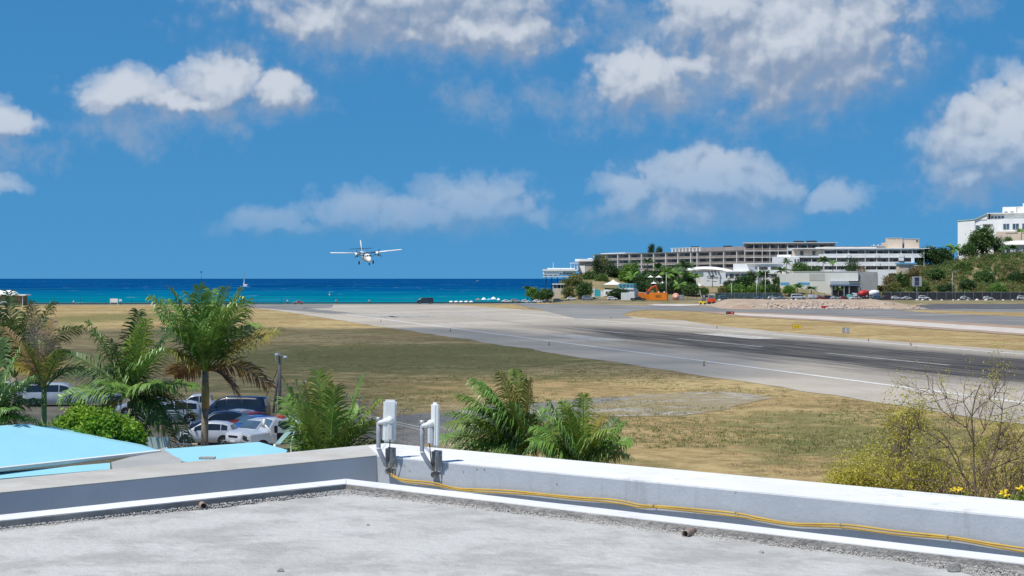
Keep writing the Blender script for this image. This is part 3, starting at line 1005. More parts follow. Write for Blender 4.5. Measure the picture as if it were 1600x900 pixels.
stub(316, 789, R(200), 'brown stained drain pipe stub poking from the kerb below the slate grey face')
stub(665, 776, R(165), 'drain pipe stub poking from the kerb just below the second antenna')
stub(1077, 832, R(150), 'drain pipe stub with a dark mouth beside a grey cement heap')
tag(MB().box(-0.035, 0.035, -0.03, 0.03, 0, 0.05).build('concrete_block', M['kerb_face'], None, bevel=0.006, loc=at_z(1490, 893, ZD)), 'small square concrete block at the deck edge, bottom right', 'block')

# --- antennas on bent grey pipes
wdir = (iR - iC).normalized()
wn = Vector((-wdir.y, wdir.x, 0))
if wn.y > 0: wn = -wn           # out of the wall, towards us


def wall_pt(px, py, off=0.0):
    """point on the inner face of the antenna parapet under a photo pixel"""
    ray = Vector(((px - 800) / F, 1.0, -(py - HOR) / F))
    o = Vector((0, 0, EYE))
    base = iC + wn * off
    t = (base - o).dot(wn) / ray.dot(wn)
    return o + ray * t


def antenna(px_pipe, y_top, px_br, y_br, panel_px, yaw, label):
    foot = wall_pt(px_br, y_br, 0.035)
    Y = foot.y - 0.05
    t = thing('antenna', label, 'antenna', foot, 0.0, 'panel antennas on the parapet')
    def W(px, py, dy=0.0):
        return P(px, py, Y + dy) - foot
    top = W(px_pipe, y_top); mid = W(px_pipe, y_top + 44); bend = W(px_pipe + 5, y_top + 55)
    low = W(px_br - 3, y_br - 6, 0.02)
    path = [top, W(px_pipe, y_top + 20), mid]
    for k in range(1, 6):
        u = k / 6
        path.append(mid.lerp(bend, u).lerp(bend.lerp(low, u), u))
    path.append(low)
    MB().tube(path, 0.0195, 12).build('pipe', M['pvc'], t, True)
    MB().tube([top + Vector((0, 0, -0.25)), top + Vector((0, 0, -0.238))], 0.0205, 12).build('pipe_joint', M['plastic_white'], t, True)
    MB().tube([top + Vector((0, 0, -0.012)), top + Vector((0, 0, 0.03))], 0.022, 12).build('pipe_cap', M['steel'], t, True)
    # steel bracket on the wall
    br = MB()
    c = wall_pt(px_br + 6, y_br - 12, 0.0) - foot
    for s0, s1, z0, z1, d0, d1 in ((-0.035, 0.055, -0.06, 0.125, 0.004, 0.012), (-0.012, -0.006, -0.05, 0.12, 0.012, 0.07), (0.03, 0.036, -0.05, 0.12, 0.012, 0.07)):
        vs = []
        for zz in (z0, z1):
            for (ss, dd) in ((s0, d0), (s1, d0), (s1, d1), (s0, d1)):
                vs.append(c + wdir * ss + wn * dd + Vector((0, 0, zz)))
        br.add(vs, [(3, 2, 1, 0), (4, 5, 6, 7), (0, 1, 5, 4), (1, 2, 6, 5), (2, 3, 7, 6), (3, 0, 4, 7)])
    b1 = br.build('bracket', pm('rusty_zinc', (0.50, 0.49, 0.46), (0.36, 0.32, 0.27), 14, 0.7), t)
    for (ss, zz) in ((0.018, 0.06), (0.018, 0.0), (-0.025, 0.03), (0.045, 0.09)):
        q = c + wdir * ss + wn * 0.012 + Vector((0, 0, zz))
        MB().tube([q, q + wn * 0.014], 0.008, 6).build('bolt', M['steel'], b1)
    q = c + wdir * -0.01 + Vector((0, 0, -0.085))
    MB().tube([q + wn * 0.0, q + wn * 0.05], 0.028, 8).build('cable_gland', pm('dusty_gland', (0.25, 0.23, 0.20), (0.18, 0.15, 0.12), 18, 0.9), t)
    # panel: rounded slab turned by yaw about the vertical, leaning a little
    x0, x1, y0, y1 = panel_px
    cx, cy = (x0 + x1) / 2, (y0 + y1) / 2
    pc = W(cx, cy, -0.03)
    hw, hh, hd = 0.058, (y1 - y0) / F * Y / 2, 0.022
    bm = bmesh.new()
    bmesh.ops.create_cube(bm, size=2.0)
    for v in bm.verts:
        v.co = Vector((v.co.x * hw, v.co.y * hd, v.co.z * hh))
    bmesh.ops.bevel(bm, geom=bm.edges[:], offset=0.017, segments=4, affect='EDGES')
    me = bpy.data.meshes.new('panel'); bm.to_mesh(me); bm.free()
    me.materials.append(M['plastic_white'])
    po = obj('panel', me, t, pc)
    po.rotation_euler = (0, R(1.5), yaw)
    d = Vector((math.cos(yaw), math.sin(yaw), 0)); nrm = Vector((math.sin(yaw), -math.cos(yaw), 0))
    back = pc + nrm * 0.03 + Vector((0, 0, 0.01))
    if yaw > 0.9:
        back = pc + nrm * 0.03
    # ball joint and clamp between pipe head and panel
    bm = bmesh.new(); bmesh.ops.create_uvsphere(bm, u_segments=16, v_segments=10, radius=0.034)
    me = bpy.data.meshes.new('ball_joint'); bm.to_mesh(me); bm.free(); me.materials.append(M['plastic_white'])
    me.polygons.foreach_set('use_smooth', [True] * len(me.polygons))
    obj('ball_joint', me, t, back + nrm * 0.012)
    MB().tube([top + Vector((0, -0.01, -0.02)), (top + back) / 2 + Vector((0, -0.01, -0.01)), back + nrm * 0.02], [0.018, 0.022, 0.026], 10).build('arm', M['plastic_white'], t, True)
    MB().tube([top + Vector((-0.024, 0, -0.03)), top + Vector((0.06, -0.01, -0.022))], 0.009, 8).build('clamp_screw', pm('rusted_bolt', (0.22, 0.11, 0.08), rough=0.8), t)
    rb = back + nrm * 0.016 + Vector((0, 0, -0.10))
    rd = MB()
    vs = []
    for zz in (-0.07, 0.07):
        for (ss, dd) in ((-0.024, -0.018), (0.024, -0.018), (0.020, 0.018), (-0.020, 0.018)):
            vs.append(rb + d * ss + nrm * dd + Vector((0, 0, zz)))
    rd.add(vs, [(3, 2, 1, 0), (4, 5, 6, 7), (0, 1, 5, 4), (1, 2, 6, 5), (2, 3, 7, 6), (3, 0, 4, 7)])
    rd.build('radio_unit', pm('pale_grey_radio_%d' % px_pipe, (0.62, 0.63, 0.63), rough=0.45), t, bevel=0.006)
    # drooping black lead
    a = rb + Vector((0, 0, -0.065)) + nrm * 0.006
    z_ = c + Vector((0, 0, 0.02)) + wn * 0.05
    lead = []
    for k in range(11):
        u = k / 10
        p = a.lerp(z_, u) + Vector((0, 0, -0.12 * math.sin(math.pi * u) * (1 - 0.4 * u)))
        lead.append(p)
    MB().tube(lead, 0.0045, 6).build('lead', M['black'], t, True)
    return t


antenna(591.5, 657, 606, 733, (598, 619.5, 624.5, 691), R(8), 'left white panel antenna seen from behind, on a bent grey pipe')
antenna(659.5, 662, 678, 738, (673.5, 686.5, 629, 698), R(-64), 'right white panel antenna turned edge-on, on a bent grey pipe')

# yellow cables clipped to the wall
cable_px = [(611, 740), (622, 747), (640, 750.5), (676, 754), (700, 760), (720, 763.5), (760, 765), (800, 767), (840, 771), (900, 777), (960, 781), (1000, 789), (1025, 790.5), (1080, 795), (1150, 802), (1190, 810),
            (1240, 818), (1320, 820), (1400, 830), (1485, 839), (1540, 848), (1600, 857), (1700, 872), (1850, 895), (2050, 926), (2300, 965)]
for k, (dz, mt, lab) in enumerate(((0.0, pm('yellow_cable_sheath', (0.52, 0.34, 0.05), (0.42, 0.27, 0.05), 5, 0.6), 'upper of two yellow cables clipped along the white topped parapet'),
                                   (-0.017, pm('dull_yellow_cable_sheath', (0.42, 0.27, 0.05), (0.33, 0.21, 0.045), 5, 0.65), 'lower of two yellow cables clipped along the white topped parapet'))):
    pts = []
    for i, (x, y) in enumerate(cable_px):
        pts.append(wall_pt(x, y, 0.028 + 0.004 * k) + Vector((0, 0, dz + (0.006 * math.sin(i * 1.7) if k else 0))))
    fine = []
    for i in range(len(pts) - 1):
        p0, p1, p2, p3 = pts[max(i - 1, 0)], pts[i], pts[i + 1], pts[min(i + 2, len(pts) - 1)]
        for j in range(5):
            u = j / 5
            fine.append(0.5 * ((2 * p1) + (p2 - p0) * u + (2 * p0 - 5 * p1 + 4 * p2 - p3) * u * u + (3 * p1 - p0 - 3 * p2 + p3) * u ** 3))
    fine.append(pts[-1])
    t = tag(MB().tube(fine, 0.0078, 8).build('cable', mt, None, True), lab, 'cable', 'yellow cables along the parapet')
    if k == 0:
        for (x, y) in ((1025, 788.5), (1153, 800), (1317, 818), (1484, 836.5)):
            p = wall_pt(x, y, 0.0)
            MB().tube([p + wn * 0.0, p + wn * 0.045], 0.006, 6).build('clip', M['steel'], t)
# pits chipped out of the paint
for i, (x, y) in enumerate(((724, 737), (745, 733), (757, 733.5), (640, 736), (632, 727), (870, 756), (1149, 769))):
    p = wall_pt(x, y, 0.0)
    MB().tube([p - wn * 0.002, p + wn * 0.003], 0.008, 6).build('chipped_hole', M['kerb_face'], pr_)
# steel wire running off from the antennas to the airport fence
wire_a = P(687, 672, iC.y + 0.1)

# ================================================================== NEIGHBOUR WITH TURQUOISE ROOF
M['turq'] = pm('turquoise_roof_coat', (0.29, 0.60, 0.70), (0.27, 0.57, 0.67), 0.4, 0.6, c3=(0.36, 0.60, 0.66), s3=0.5, t3=(0.5, 0.72), detail=8.0, bump=0.2, bscale=3.0)
M['slab'] = pm('grey_roof_screed', (0.36, 0.36, 0.35), (0.31, 0.31, 0.30), 0.5, 0.9)
hs = thing('neighbour_house', 'neighbouring house with turquoise hipped roofs below the beige parapet', 'house')


def zpt(px, py, z):
    return at_z(px, py, z)


def slabpoly(name, pts, mat, thick, parent):
    n = len(pts)
    vs = [Vector(p) for p in pts] + [Vector(p) - Vector((0, 0, thick)) for p in pts]
    fs = [tuple(range(n)), tuple(range(2 * n - 1, n - 1, -1))] + [(i, n + i, n + (i + 1) % n, (i + 1) % n) for i in range(n)]
    o = obj(name, mesh(name, vs, fs, mat), parent)
    bm = bmesh.new(); bm.from_mesh(o.data)
    bmesh.ops.recalc_face_normals(bm, faces=bm.faces[:]); bm.to_mesh(o.data); bm.free()
    return o


ze = 6.0
rA = zpt(37, 662, 6.8)
e3 = zpt(250, 704, ze)
e1 = extend(e3, zpt(0, 731, ze), 2.0)
rA0 = rA + (e1 - e3) * 0.9
back1 = rA + Vector((0.6, 6.0, -0.8)); back0 = back1 + (e1 - e3) * 0.9
slabpoly('roof_slope', [e1, e3, rA, rA0], M['turq'], 0.10, hs)
slabpoly('roof_slope', [e3 + Vector((.002, .002, -.002)), back1, rA], M['turq'], 0.10, hs)
slabpoly('roof_slope', [back1, back0, rA0, rA], M['turq'], 0.10, hs)
MB().prism([(e1.x + .2, e1.y + .6), (e3.x - .4, e3.y + .4), (back1.x - .4, back1.y - .4), (back0.x, back0.y - .4)], 0, ze - 0.14).build('wall', M['white'], hs)
MB().tube([e1 + Vector((0, -.02, -.03)), e3 + Vector((0, -.02, -.03))], 0.055, 6).build('roof_trim', M['offwhite'], hs)
# grey screed slab between the two roofs and the lower turquoise shed
g1, g2, g3, g4 = zpt(248, 704.5, 5.98), zpt(286, 720.5, 5.96), zpt(225, 750, 5.9), zpt(176, 733, 5.92)
slabpoly('flat_slab', [g1 + Vector((0, 1.0, 0)), zpt(262, 702, 5.9), g2, g3, g4, zpt(174, 722, 5.9)], M['slab'], 0.15, hs)
b1_, b2_, b3_, b4_ = zpt(285, 720.5, 5.95), zpt(449, 703, 5.95), zpt(405, 690.5, 6.03), zpt(256, 701.5, 6.0)
b5_ = zpt(430, 740, 5.93)
rB = thing('neighbour_outbuilding', 'lower wing with flat pitched turquoise roof beside the parked cars', 'house')
slabpoly('roof_slope', [b1_, b5_, b2_, b3_, b4_], M['turq'], 0.10, rB)
MB().prism([(b1_.x + .3, b1_.y + .6), (b5_.x, b5_.y + .6), (b2_.x - .5, b2_.y + .1), (b3_.x - .3, b3_.y - .1), (b4_.x + .3, b4_.y)], 0, 5.6).build('wall', M['white'], rB)
MB().box(-.2, .2, -.12, .12, 0, .05).build('roof_vent', M['kerb_face'], rB, loc=zpt(324, 717, 6.02))
# lower lean-to under the big eave
l1, l2, l3, l4 = zpt(-330, 776, 5.80), zpt(172, 733, 5.80), zpt(172, 723, 5.86), zpt(-330, 765, 5.86)
slabpoly('lean_to_roof', [l1, l2, l3, l4], M['turq'], 0.12, hs)
gw = thing('garden_wall', 'short pale mint garden wall with tan railing beside the bright green bush', 'wall', zpt(243, 700, 5.7))
MB().box(-.38, .38, -.1, .1, -5.7, .32).build('wall_body', pm('pale_mint_render', (0.46, 0.60, 0.57), (0.42, 0.55, 0.53), 0.8, 0.8), gw)
for k in range(9):
    MB().box(.45 + k * .09, .49 + k * .09, -.02, .02, -.3, .10).build('baluster', M['cream'], gw)
MB().box(.40, 1.24, -.03, .03, .10, .14).build('rail', M['cream'], gw)
MB().box(.40, 1.24, -.12, .12, -5.7, -.3).build('wall_body', M['offwhite'], gw)

# ================================================================== VEGETATION
def frond_mesh(base, tip, lift, mat, leaf=0.55, n=34, droop=0.5, wind=(0, 0, 0), seed=0, twist=0.0, width=0.030, fan=0.6):
    """pinnate palm frond: rachis as a quadratic arc, two rows of folded leaflets"""
    rnd = random.Random(seed)
    base, tip = Vector(base), Vector(tip)
    Ln = (tip - base).length
    ctrl = base.lerp(tip, 0.45) + Vector((0, 0, lift * Ln)) + Vector(wind) * -0.12 * Ln
    def B(u):
        return base.lerp(ctrl, u).lerp(ctrl.lerp(tip, u), u)
    V = []
    wind = Vector(wind)
    prev_s = None
    for i in range(n):
        u = 0.14 + 0.86 * (i / (n - 1)) ** 0.95
        p = B(u)
        t = (B(min(u + 0.02, 1.0)) - B(max(u - 0.02, 0))).normalized()
        s_ = t.cross(Vector((0, 0, 1)))
        if s_.length < 0.15:
            s_ = t.cross(Vector((0.3, -1, 0.1)))
        s_.normalize()
        if prev_s is not None and s_.dot(prev_s) < 0: s_ = -s_
        prev_s = s_
        if twist:
            s_ = Matrix.Rotation(twist, 3, t) @ s_
        up = s_.cross(t).normalized()
        if up.z < 0 and not twist: up = -up
        ll = leaf * (0.35 + 0.65 * math.sin(math.pi * min(1, (0.12 + u * 0.86)) ** 0.9)) * rnd.uniform(0.85, 1.15)
        for side in (-1, 1):
            d = (s_ * side * rnd.uniform(0.75, 1.0) + t * fan * rnd.uniform(0.8, 1.2) + up * rnd.uniform(0.05, 0.45)).normalized()
            w = width * rnd.uniform(0.8, 1.2)
            d2 = (d + Vector((0, 0, -droop * rnd.uniform(0.7, 1.3))) + wind * rnd.uniform(0.5, 1.0)).normalized()
            d3 = (d + Vector((0, 0, -droop * 2.2 * rnd.uniform(0.7, 1.3))) + wind * rnd.uniform(1.0, 1.8)).normalized()
            wv = (t - d * t.dot(d)).normalized() * w
            a = p; m1 = a + d * ll * 0.38; m2 = m1 + d2 * ll * 0.34; e = m2 + d3 * ll * 0.28
            V.append((a - wv * 0.5, a + wv * 0.5, m1 + wv, m1 - wv))
            V.append((m1 - wv, m1 + wv, m2 + wv * 0.75, m2 - wv * 0.75))
            V.append((m2 - wv * 0.75, m2 + wv * 0.75, e + wv * 0.08, e - wv * 0.08))
    # rachis as a flat four sided stick
    k = 9
    for i in range(k):
        u0, u1 = i / k, (i + 1) / k
        p0, p1 = B(u0), B(u1)
        t = (p1 - p0).normalized(); s_ = t.cross(Vector((0, 0.2, 1))); s_ = s_.normalized() if s_.length > .1 else Vector((1, 0, 0)); up = s_.cross(t)
        r0, r1 = 0.042 * (1 - u0 * 0.85), 0.042 * (1 - u1 * 0.85)
        c0 = [p0 + s_ * r0, p0 + up * r0 * .7, p0 - s_ * r0, p0 - up * r0 * .7]
        c1 = [p1 + s_ * r1, p1 + up * r1 * .7, p1 - s_ * r1, p1 - up * r1 * .7]
        for j in range(4):
            V.append((c0[j], c0[(j + 1) % 4], c1[(j + 1) % 4], c1[j]))
    return quads('frond', np.array([[tuple(q) for q in f] for f in V]), mat)


def palm(name, label, Y, base_px, ground_px, r_trunk, fronds, group, leaf=0.55, trunk_mat='bark', shaft=None, wind=(0, 0, 0), n=34, droop=0.5, seed=0, width=0.03, fan=0.6):
    """fronds: (tip px, tip py, dY, lift, leaf material)"""
    crown = P(base_px[0], base_px[1], Y)
    gx = (ground_px - 800) / F * Y
    foot = Vector((gx, Y, 0))
    t = thing(name, label, 'palm tree', foot, 0, group)
    c = crown - foot
    pts = [Vector((0, 0, -0.1)), Vector((c.x * .2, 0, c.z * .35)), Vector((c.x * .55, 0, c.z * .7)), c]
    MB().tube(pts, [r_trunk * 1.35, r_trunk * 1.05, r_trunk, r_trunk * .85], 12).build('trunk', M[trunk_mat], t, True)
    if shaft:
        MB().tube([c - Vector((0, 0, shaft[1])), c - Vector((0, 0, shaft[1] * .6)), c + Vector((0, 0, .05))], [r_trunk * 1.0, r_trunk * 1.12, r_trunk * .6], 12).build('crownshaft', M[shaft[0]], t, True)
    for i, (x, y, dy, lift, mt) in enumerate(fronds):
        tip = P(x, y, Y + dy) - foot
        tw = random.Random(seed * 100 + i).uniform(-0.5, 0.5)
        obj('frond', frond_mesh(c + Vector((0, 0, random.Random(i + seed).uniform(-.06, .06))), tip, lift, L[mt], leaf, n, droop, wind, seed * 50 + i, tw, width, fan), t)
    return t


palm('palm_tree', 'tall sunlit palm with pale trunk in front of the white hatchback', 50, (321, 581), 318, 0.115, [
    (236, 466, -0.4, .16, 'palm'), (262, 470, 0.8, .18, 'palm'), (268, 452, -0.9, .12, 'palm'), (296, 462, 1.0, .08, 'palm'), (310, 448, -0.3, .03, 'palm'), (330, 456, .6, .02, 'palm'),
    (352, 451, -0.6, .06, 'palm'), (376, 454, 0.3, .12, 'palm'), (384, 470, -0.8, .14, 'palm'), (378, 492, 1.0, .18, 'palm_dark'), (434, 517, -0.3, .16, 'palm_tip'), (402, 508, 1.2, .2, 'palm'),
    (250, 512, 1.2, .25, 'palm_dark'), (248, 492, -1.2, .2, 'palm'), (270, 548, -0.6, .05, 'palm_tip'), (421, 604, -0.2, .40, 'palm_dry'), (372, 617, 0.5, .42, 'palm_dry'), (290, 500, -1.5, .15, 'palm'), (346, 486, -1.6, .12, 'palm'),
    (272, 585, 0.6, .2, 'palm_dry')],
    'royal palms beside the turquoise roof', leaf=0.92, shaft=('ochrebark', 1.15), n=38, droop=0.62, seed=1, width=0.028, fan=0.72)
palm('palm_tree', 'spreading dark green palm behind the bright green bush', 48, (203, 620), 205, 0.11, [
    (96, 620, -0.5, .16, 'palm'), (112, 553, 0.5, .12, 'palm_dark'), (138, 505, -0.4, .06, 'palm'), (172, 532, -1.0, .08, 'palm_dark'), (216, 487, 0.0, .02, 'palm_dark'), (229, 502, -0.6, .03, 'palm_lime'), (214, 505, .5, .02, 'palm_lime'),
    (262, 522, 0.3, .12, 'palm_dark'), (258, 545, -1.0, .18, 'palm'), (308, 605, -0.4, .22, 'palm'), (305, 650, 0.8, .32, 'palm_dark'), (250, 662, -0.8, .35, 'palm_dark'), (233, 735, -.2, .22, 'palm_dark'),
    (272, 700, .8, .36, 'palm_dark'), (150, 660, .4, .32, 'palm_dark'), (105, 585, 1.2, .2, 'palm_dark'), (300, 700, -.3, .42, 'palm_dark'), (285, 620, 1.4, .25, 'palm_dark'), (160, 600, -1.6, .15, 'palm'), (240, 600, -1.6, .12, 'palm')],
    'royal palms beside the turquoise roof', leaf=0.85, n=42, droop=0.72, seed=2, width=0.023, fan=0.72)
palm('palm_tree', 'slim palm with bleached pink and yellow fronds at the far left', 46, (69, 606), 68, 0.085, [
    (51, 478, -0.2, .03, 'palm_pink'), (8, 514, 0.3, .12, 'palm_pink'), (83, 500, 0.2, .05, 'palm_pink'), (24, 572, -0.5, .25, 'palm_tip'), (35, 535, -.9, .15, 'palm_tip'), (128, 575, 0.2, .26, 'palm_dark'), (96, 548, -.5, .1, 'palm_tip'), (60, 530, .9, .04, 'palm'),
    (30, 610, .5, .35, 'palm_dark')],
    'royal palms beside the turquoise roof', leaf=0.58, trunk_mat='greenbark', n=42, droop=0.5, seed=3, width=0.018, fan=0.9)
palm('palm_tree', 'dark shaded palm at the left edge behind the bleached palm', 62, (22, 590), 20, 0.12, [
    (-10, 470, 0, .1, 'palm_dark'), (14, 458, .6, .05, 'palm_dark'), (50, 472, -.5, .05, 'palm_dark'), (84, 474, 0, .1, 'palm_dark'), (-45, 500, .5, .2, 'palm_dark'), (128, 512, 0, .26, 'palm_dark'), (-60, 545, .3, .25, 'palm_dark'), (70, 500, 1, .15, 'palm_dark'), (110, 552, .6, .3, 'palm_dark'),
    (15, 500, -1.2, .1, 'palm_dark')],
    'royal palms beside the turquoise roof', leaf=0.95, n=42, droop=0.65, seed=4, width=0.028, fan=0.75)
palm('palm_tree', 'low dense palm cut off by the left edge above the turquoise roof', 44, (-20, 668), -20, 0.12, [
    (32, 545, 0, .1, 'palm'), (8, 530, .6, .1, 'palm_dark'), (55, 588, -.4, .2, 'palm'), (64, 626, .2, .25, 'palm_dark'), (66, 664, -.4, .3, 'palm'), (30, 600, -1, .2, 'palm_dark'), (50, 690, .4, .35, 'palm_dark'), (-60, 560, 0, .1, 'palm'), (20, 640, -1.4, .2, 'palm'), (-10, 590, 1, .1, 'palm_dark'), (40, 655, 1, .3, 'palm_dark')],
    'royal palms beside the turquoise roof', leaf=0.72, n=46, droop=0.7, seed=5, width=0.018)
palm('palm_tree', 'bushy young palm with upright fronds beside the left antenna', 34, (512, 752), 512, 0.10, [
    (449, 606, 0, .1, 'palm'), (462, 597, -.5, .06, 'palm'), (478, 600, .5, .05, 'palm_tip'), (497, 583, -.2, .02, 'palm'), (509, 588, .4, .02, 'palm_tip'), (524, 606, -.5, .03, 'palm'), (567, 592, 0, .02, 'palm'), (592, 628, -.3, .15, 'palm_lime'), (585, 660, -.4, .2, 'palm'), (560, 640, .5, .1, 'palm'),
    (448, 650, -.3, .15, 'palm'), (460, 690, .3, .2, 'palm'), (545, 660, -.8, .1, 'palm_dark'), (480, 640, -.9, .08, 'palm'), (600, 690, .2, .2, 'palm_dark'), (520, 640, .9, .05, 'palm'), (446, 625, .5, .1, 'palm'), (570, 690, -.4, .15, 'palm_dark'), (470, 665, .9, .1, 'palm')],
    'young palms below the parapet', leaf=0.62, n=40, droop=0.42, seed=6, width=0.018, fan=0.95)
palm('palm_tree', 'windblown palm with fronds swept left behind the white parapet', 36, (812, 716), 815, 0.11, [
    (738, 594, 0, .22, 'palm'), (752, 598, .5, .2, 'palm'), (782, 584, -.3, .12, 'palm_tip'), (806, 580, .2, .10, 'palm_lime'), (826, 596, -.2, .12, 'palm_tip'), (718, 618, .4, .24, 'palm'), (702, 646, 0, .26, 'palm'), (690, 686, -.5, .25, 'palm'), (712, 672, .5, .3, 'palm_dark'), (850, 640, .4, .12, 'palm'),
    (748, 640, -.8, .2, 'palm_dark'), (775, 640, .8, .1, 'palm'), (800, 630, -.8, .08, 'palm'), (735, 700, .2, .25, 'palm_dark'), (845, 690, -.3, .1, 'palm'), (770, 700, -.6, .2, 'palm'), (830, 650, -.6, .08, 'palm_dark'), (715, 700, -.2, .25, 'palm'), (760, 612, -.6, .25, 'palm'), (700, 665, -.8, .34, 'palm_lime'), (725, 640, -1.0, .34, 'palm'), (868, 668, -.4, .3, 'palm'), (858, 705, .2, .3, 'palm')],
    'young palms below the parapet', leaf=0.66, wind=(-.50, 0, -.10), n=42, droop=0.78, seed=7, width=0.016, fan=0.75)
palm('palm_tree', 'smaller palm with splayed green fronds right of the windblown palm', 33, (905, 742), 905, 0.09, [
    (858, 628, 0, .12, 'palm'), (880, 630, .4, .06, 'palm_lime'), (887, 640, -.4, .05, 'palm_lime'), (912, 618, -.1, .03, 'palm_lime'), (942, 650, .2, .03, 'palm_tip'), (976, 660, 0, .14, 'palm'), (962, 655, .6, .1, 'palm_dark'), (836, 668, .2, .2, 'palm'), (848, 700, -.4, .2, 'palm'),
    (962, 700, -.3, .2, 'palm_dark'), (925, 680, -.6, .1, 'palm'), (880, 690, -.7, .1, 'palm_dark'), (946, 690, .5, .15, 'palm'), (870, 665, .7, .1, 'palm_dark'), (905, 665, .7, .05, 'palm'), (985, 690, -.4, .32, 'palm'), (830, 690, -.6, .32, 'palm'), (855, 650, -.7, .28, 'palm'), (955, 672, -.8, .26, 'palm_lime'), (980, 712, .3, .3, 'palm')],
    'young palms below the parapet', leaf=0.58, wind=(-.2, 0, -.1), n=40, droop=0.78, seed=8, width=0.016, fan=0.75)


def leaf_cloud(centers, per, spread, size, rnd, flat=0.0, aspect=0.55):
    """diamond leaves scattered round clump centres"""
    C = np.asarray(centers, dtype=float)
    n = len(C) * per
    p = np.repeat(C, per, axis=0) + rnd.normal(0, 1, (n, 3)) * spread
    d = rnd.normal(0, 1, (n, 3)); d[:, 2] *= (1 - flat); d /= np.linalg.norm(d, axis=1)[:, None]
    q = rnd.normal(0, 1, (n, 3)); q[:, 2] *= 0.6
    w = np.cross(d, q); w /= np.linalg.norm(w, axis=1)[:, None] + 1e-9
    s_ = size * rnd.uniform(0.6, 1.3, (n, 1))
    return np.stack([p - d * s_, p + w * s_ * aspect, p + d * s_, p - w * s_ * aspect], axis=1)


def blob_centers(c, rad, n, rnd, shell=0.55):
    """clump centres spread through an uneven crown"""
    out = []
    while len(out) < n:
        v = rnd.normal(0, 1, 3); v /= np.linalg.norm(v)
        r = shell + (1 - shell) * rnd.random()
        k = 1 + 0.35 * mnoise.noise(Vector(v * 1.6) + Vector((c[0], c[1], 0)) * 0.37)
        if v[2] < -0.45 and rnd.random() < 0.7:
            continue
        out.append(np.array(c) + v * r * k * np.array(rad))
    return out


def tree(label, px, py_base, py_top, wpx, Y, mat, group='trees below the hotels', n_cl=60, per=16, size=None, z_base=None, dep=1.0, name='leafy_tree', cat='tree', seed=None):
    top = P(px, py_top, Y)
    zb = z_base if z_base is not None else P(px, py_base, Y).z
    foot = Vector((top.x, Y, zb))
    H = top.z - zb
    wr = wpx / F * Y / 2
    rnd = np.random.default_rng(int(px * 7 + py_top) if seed is None else seed)
    t = thing(name, label, cat, foot, 0, group)
    m = MB()
    m.tube([(0, 0, -1.0), (0.02 * H, 0, H * .3), (0, 0, H * .6)], [H * .035, H * .028, H * .015], 7)
    for k in range(5):
        a = k * 1.26 + rnd.random()
        m.tube([(0, 0, H * (.22 + .05 * k)), (math.cos(a) * wr * .4, math.sin(a) * wr * .4, H * .55), (math.cos(a) * wr * .75, math.sin(a) * wr * .75, H * .72)], [H * .018, H * .012, H * .005], 5)
    m.build('trunk', M['trunk'], t)
    cz = H * 0.55; rz_ = H * 0.46
    cc = blob_centers((0, 0, cz), (wr * .88, wr * .88 * dep, rz_ * .95), n_cl, rnd)
    sp = max(wr, rz_) * 0.14
    V = leaf_cloud(cc, per, sp, size or max(0.22, wr * 0.085), rnd, 0.35)
    o = obj('crown', quads('crown', V, L[mat]), t)
    return t


# bright bush by the turquoise roof
def bright_bush():
    Y = 45.5
    foot = Vector(((150 - 800) / F * Y, Y, 0))
    t = thing('leafy_bush', 'bright lime green bush above the turquoise roof', 'bush', foot)
    rnd = np.random.default_rng(5)
    m = MB()
    for k in range(7):
        a = k * .9
        m.tube([(0, 0, -.1), (math.cos(a) * .35, math.sin(a) * .3, 4.0), (math.cos(a) * 1.0, math.sin(a) * .8, 6.3)], [.08, .05, .02], 6)
    m.build('stem', M['trunk'], t)
    cc = []
    for (x, y, r, nn) in ((128, 656, 22, 46), (165, 662, 24, 48), (195, 672, 20, 40), (105, 668, 16, 26), (150, 682, 36, 60), (212, 684, 10, 18), (90, 674, 8, 10), (205, 690, 14, 20)):
        c = P(x, y, Y) - foot
        rr = r / F * Y
        cc += blob_centers((c.x, rnd.uniform(-.3, .3), c.z), (rr * 1.1, rr * 1.1, rr * .85), nn, rnd, .6)
    V = leaf_cloud(cc, 55, .085, .062, rnd, .2, .5)
    obj('foliage', quads('foliage', V, L['lime']), t)


bright_bush()


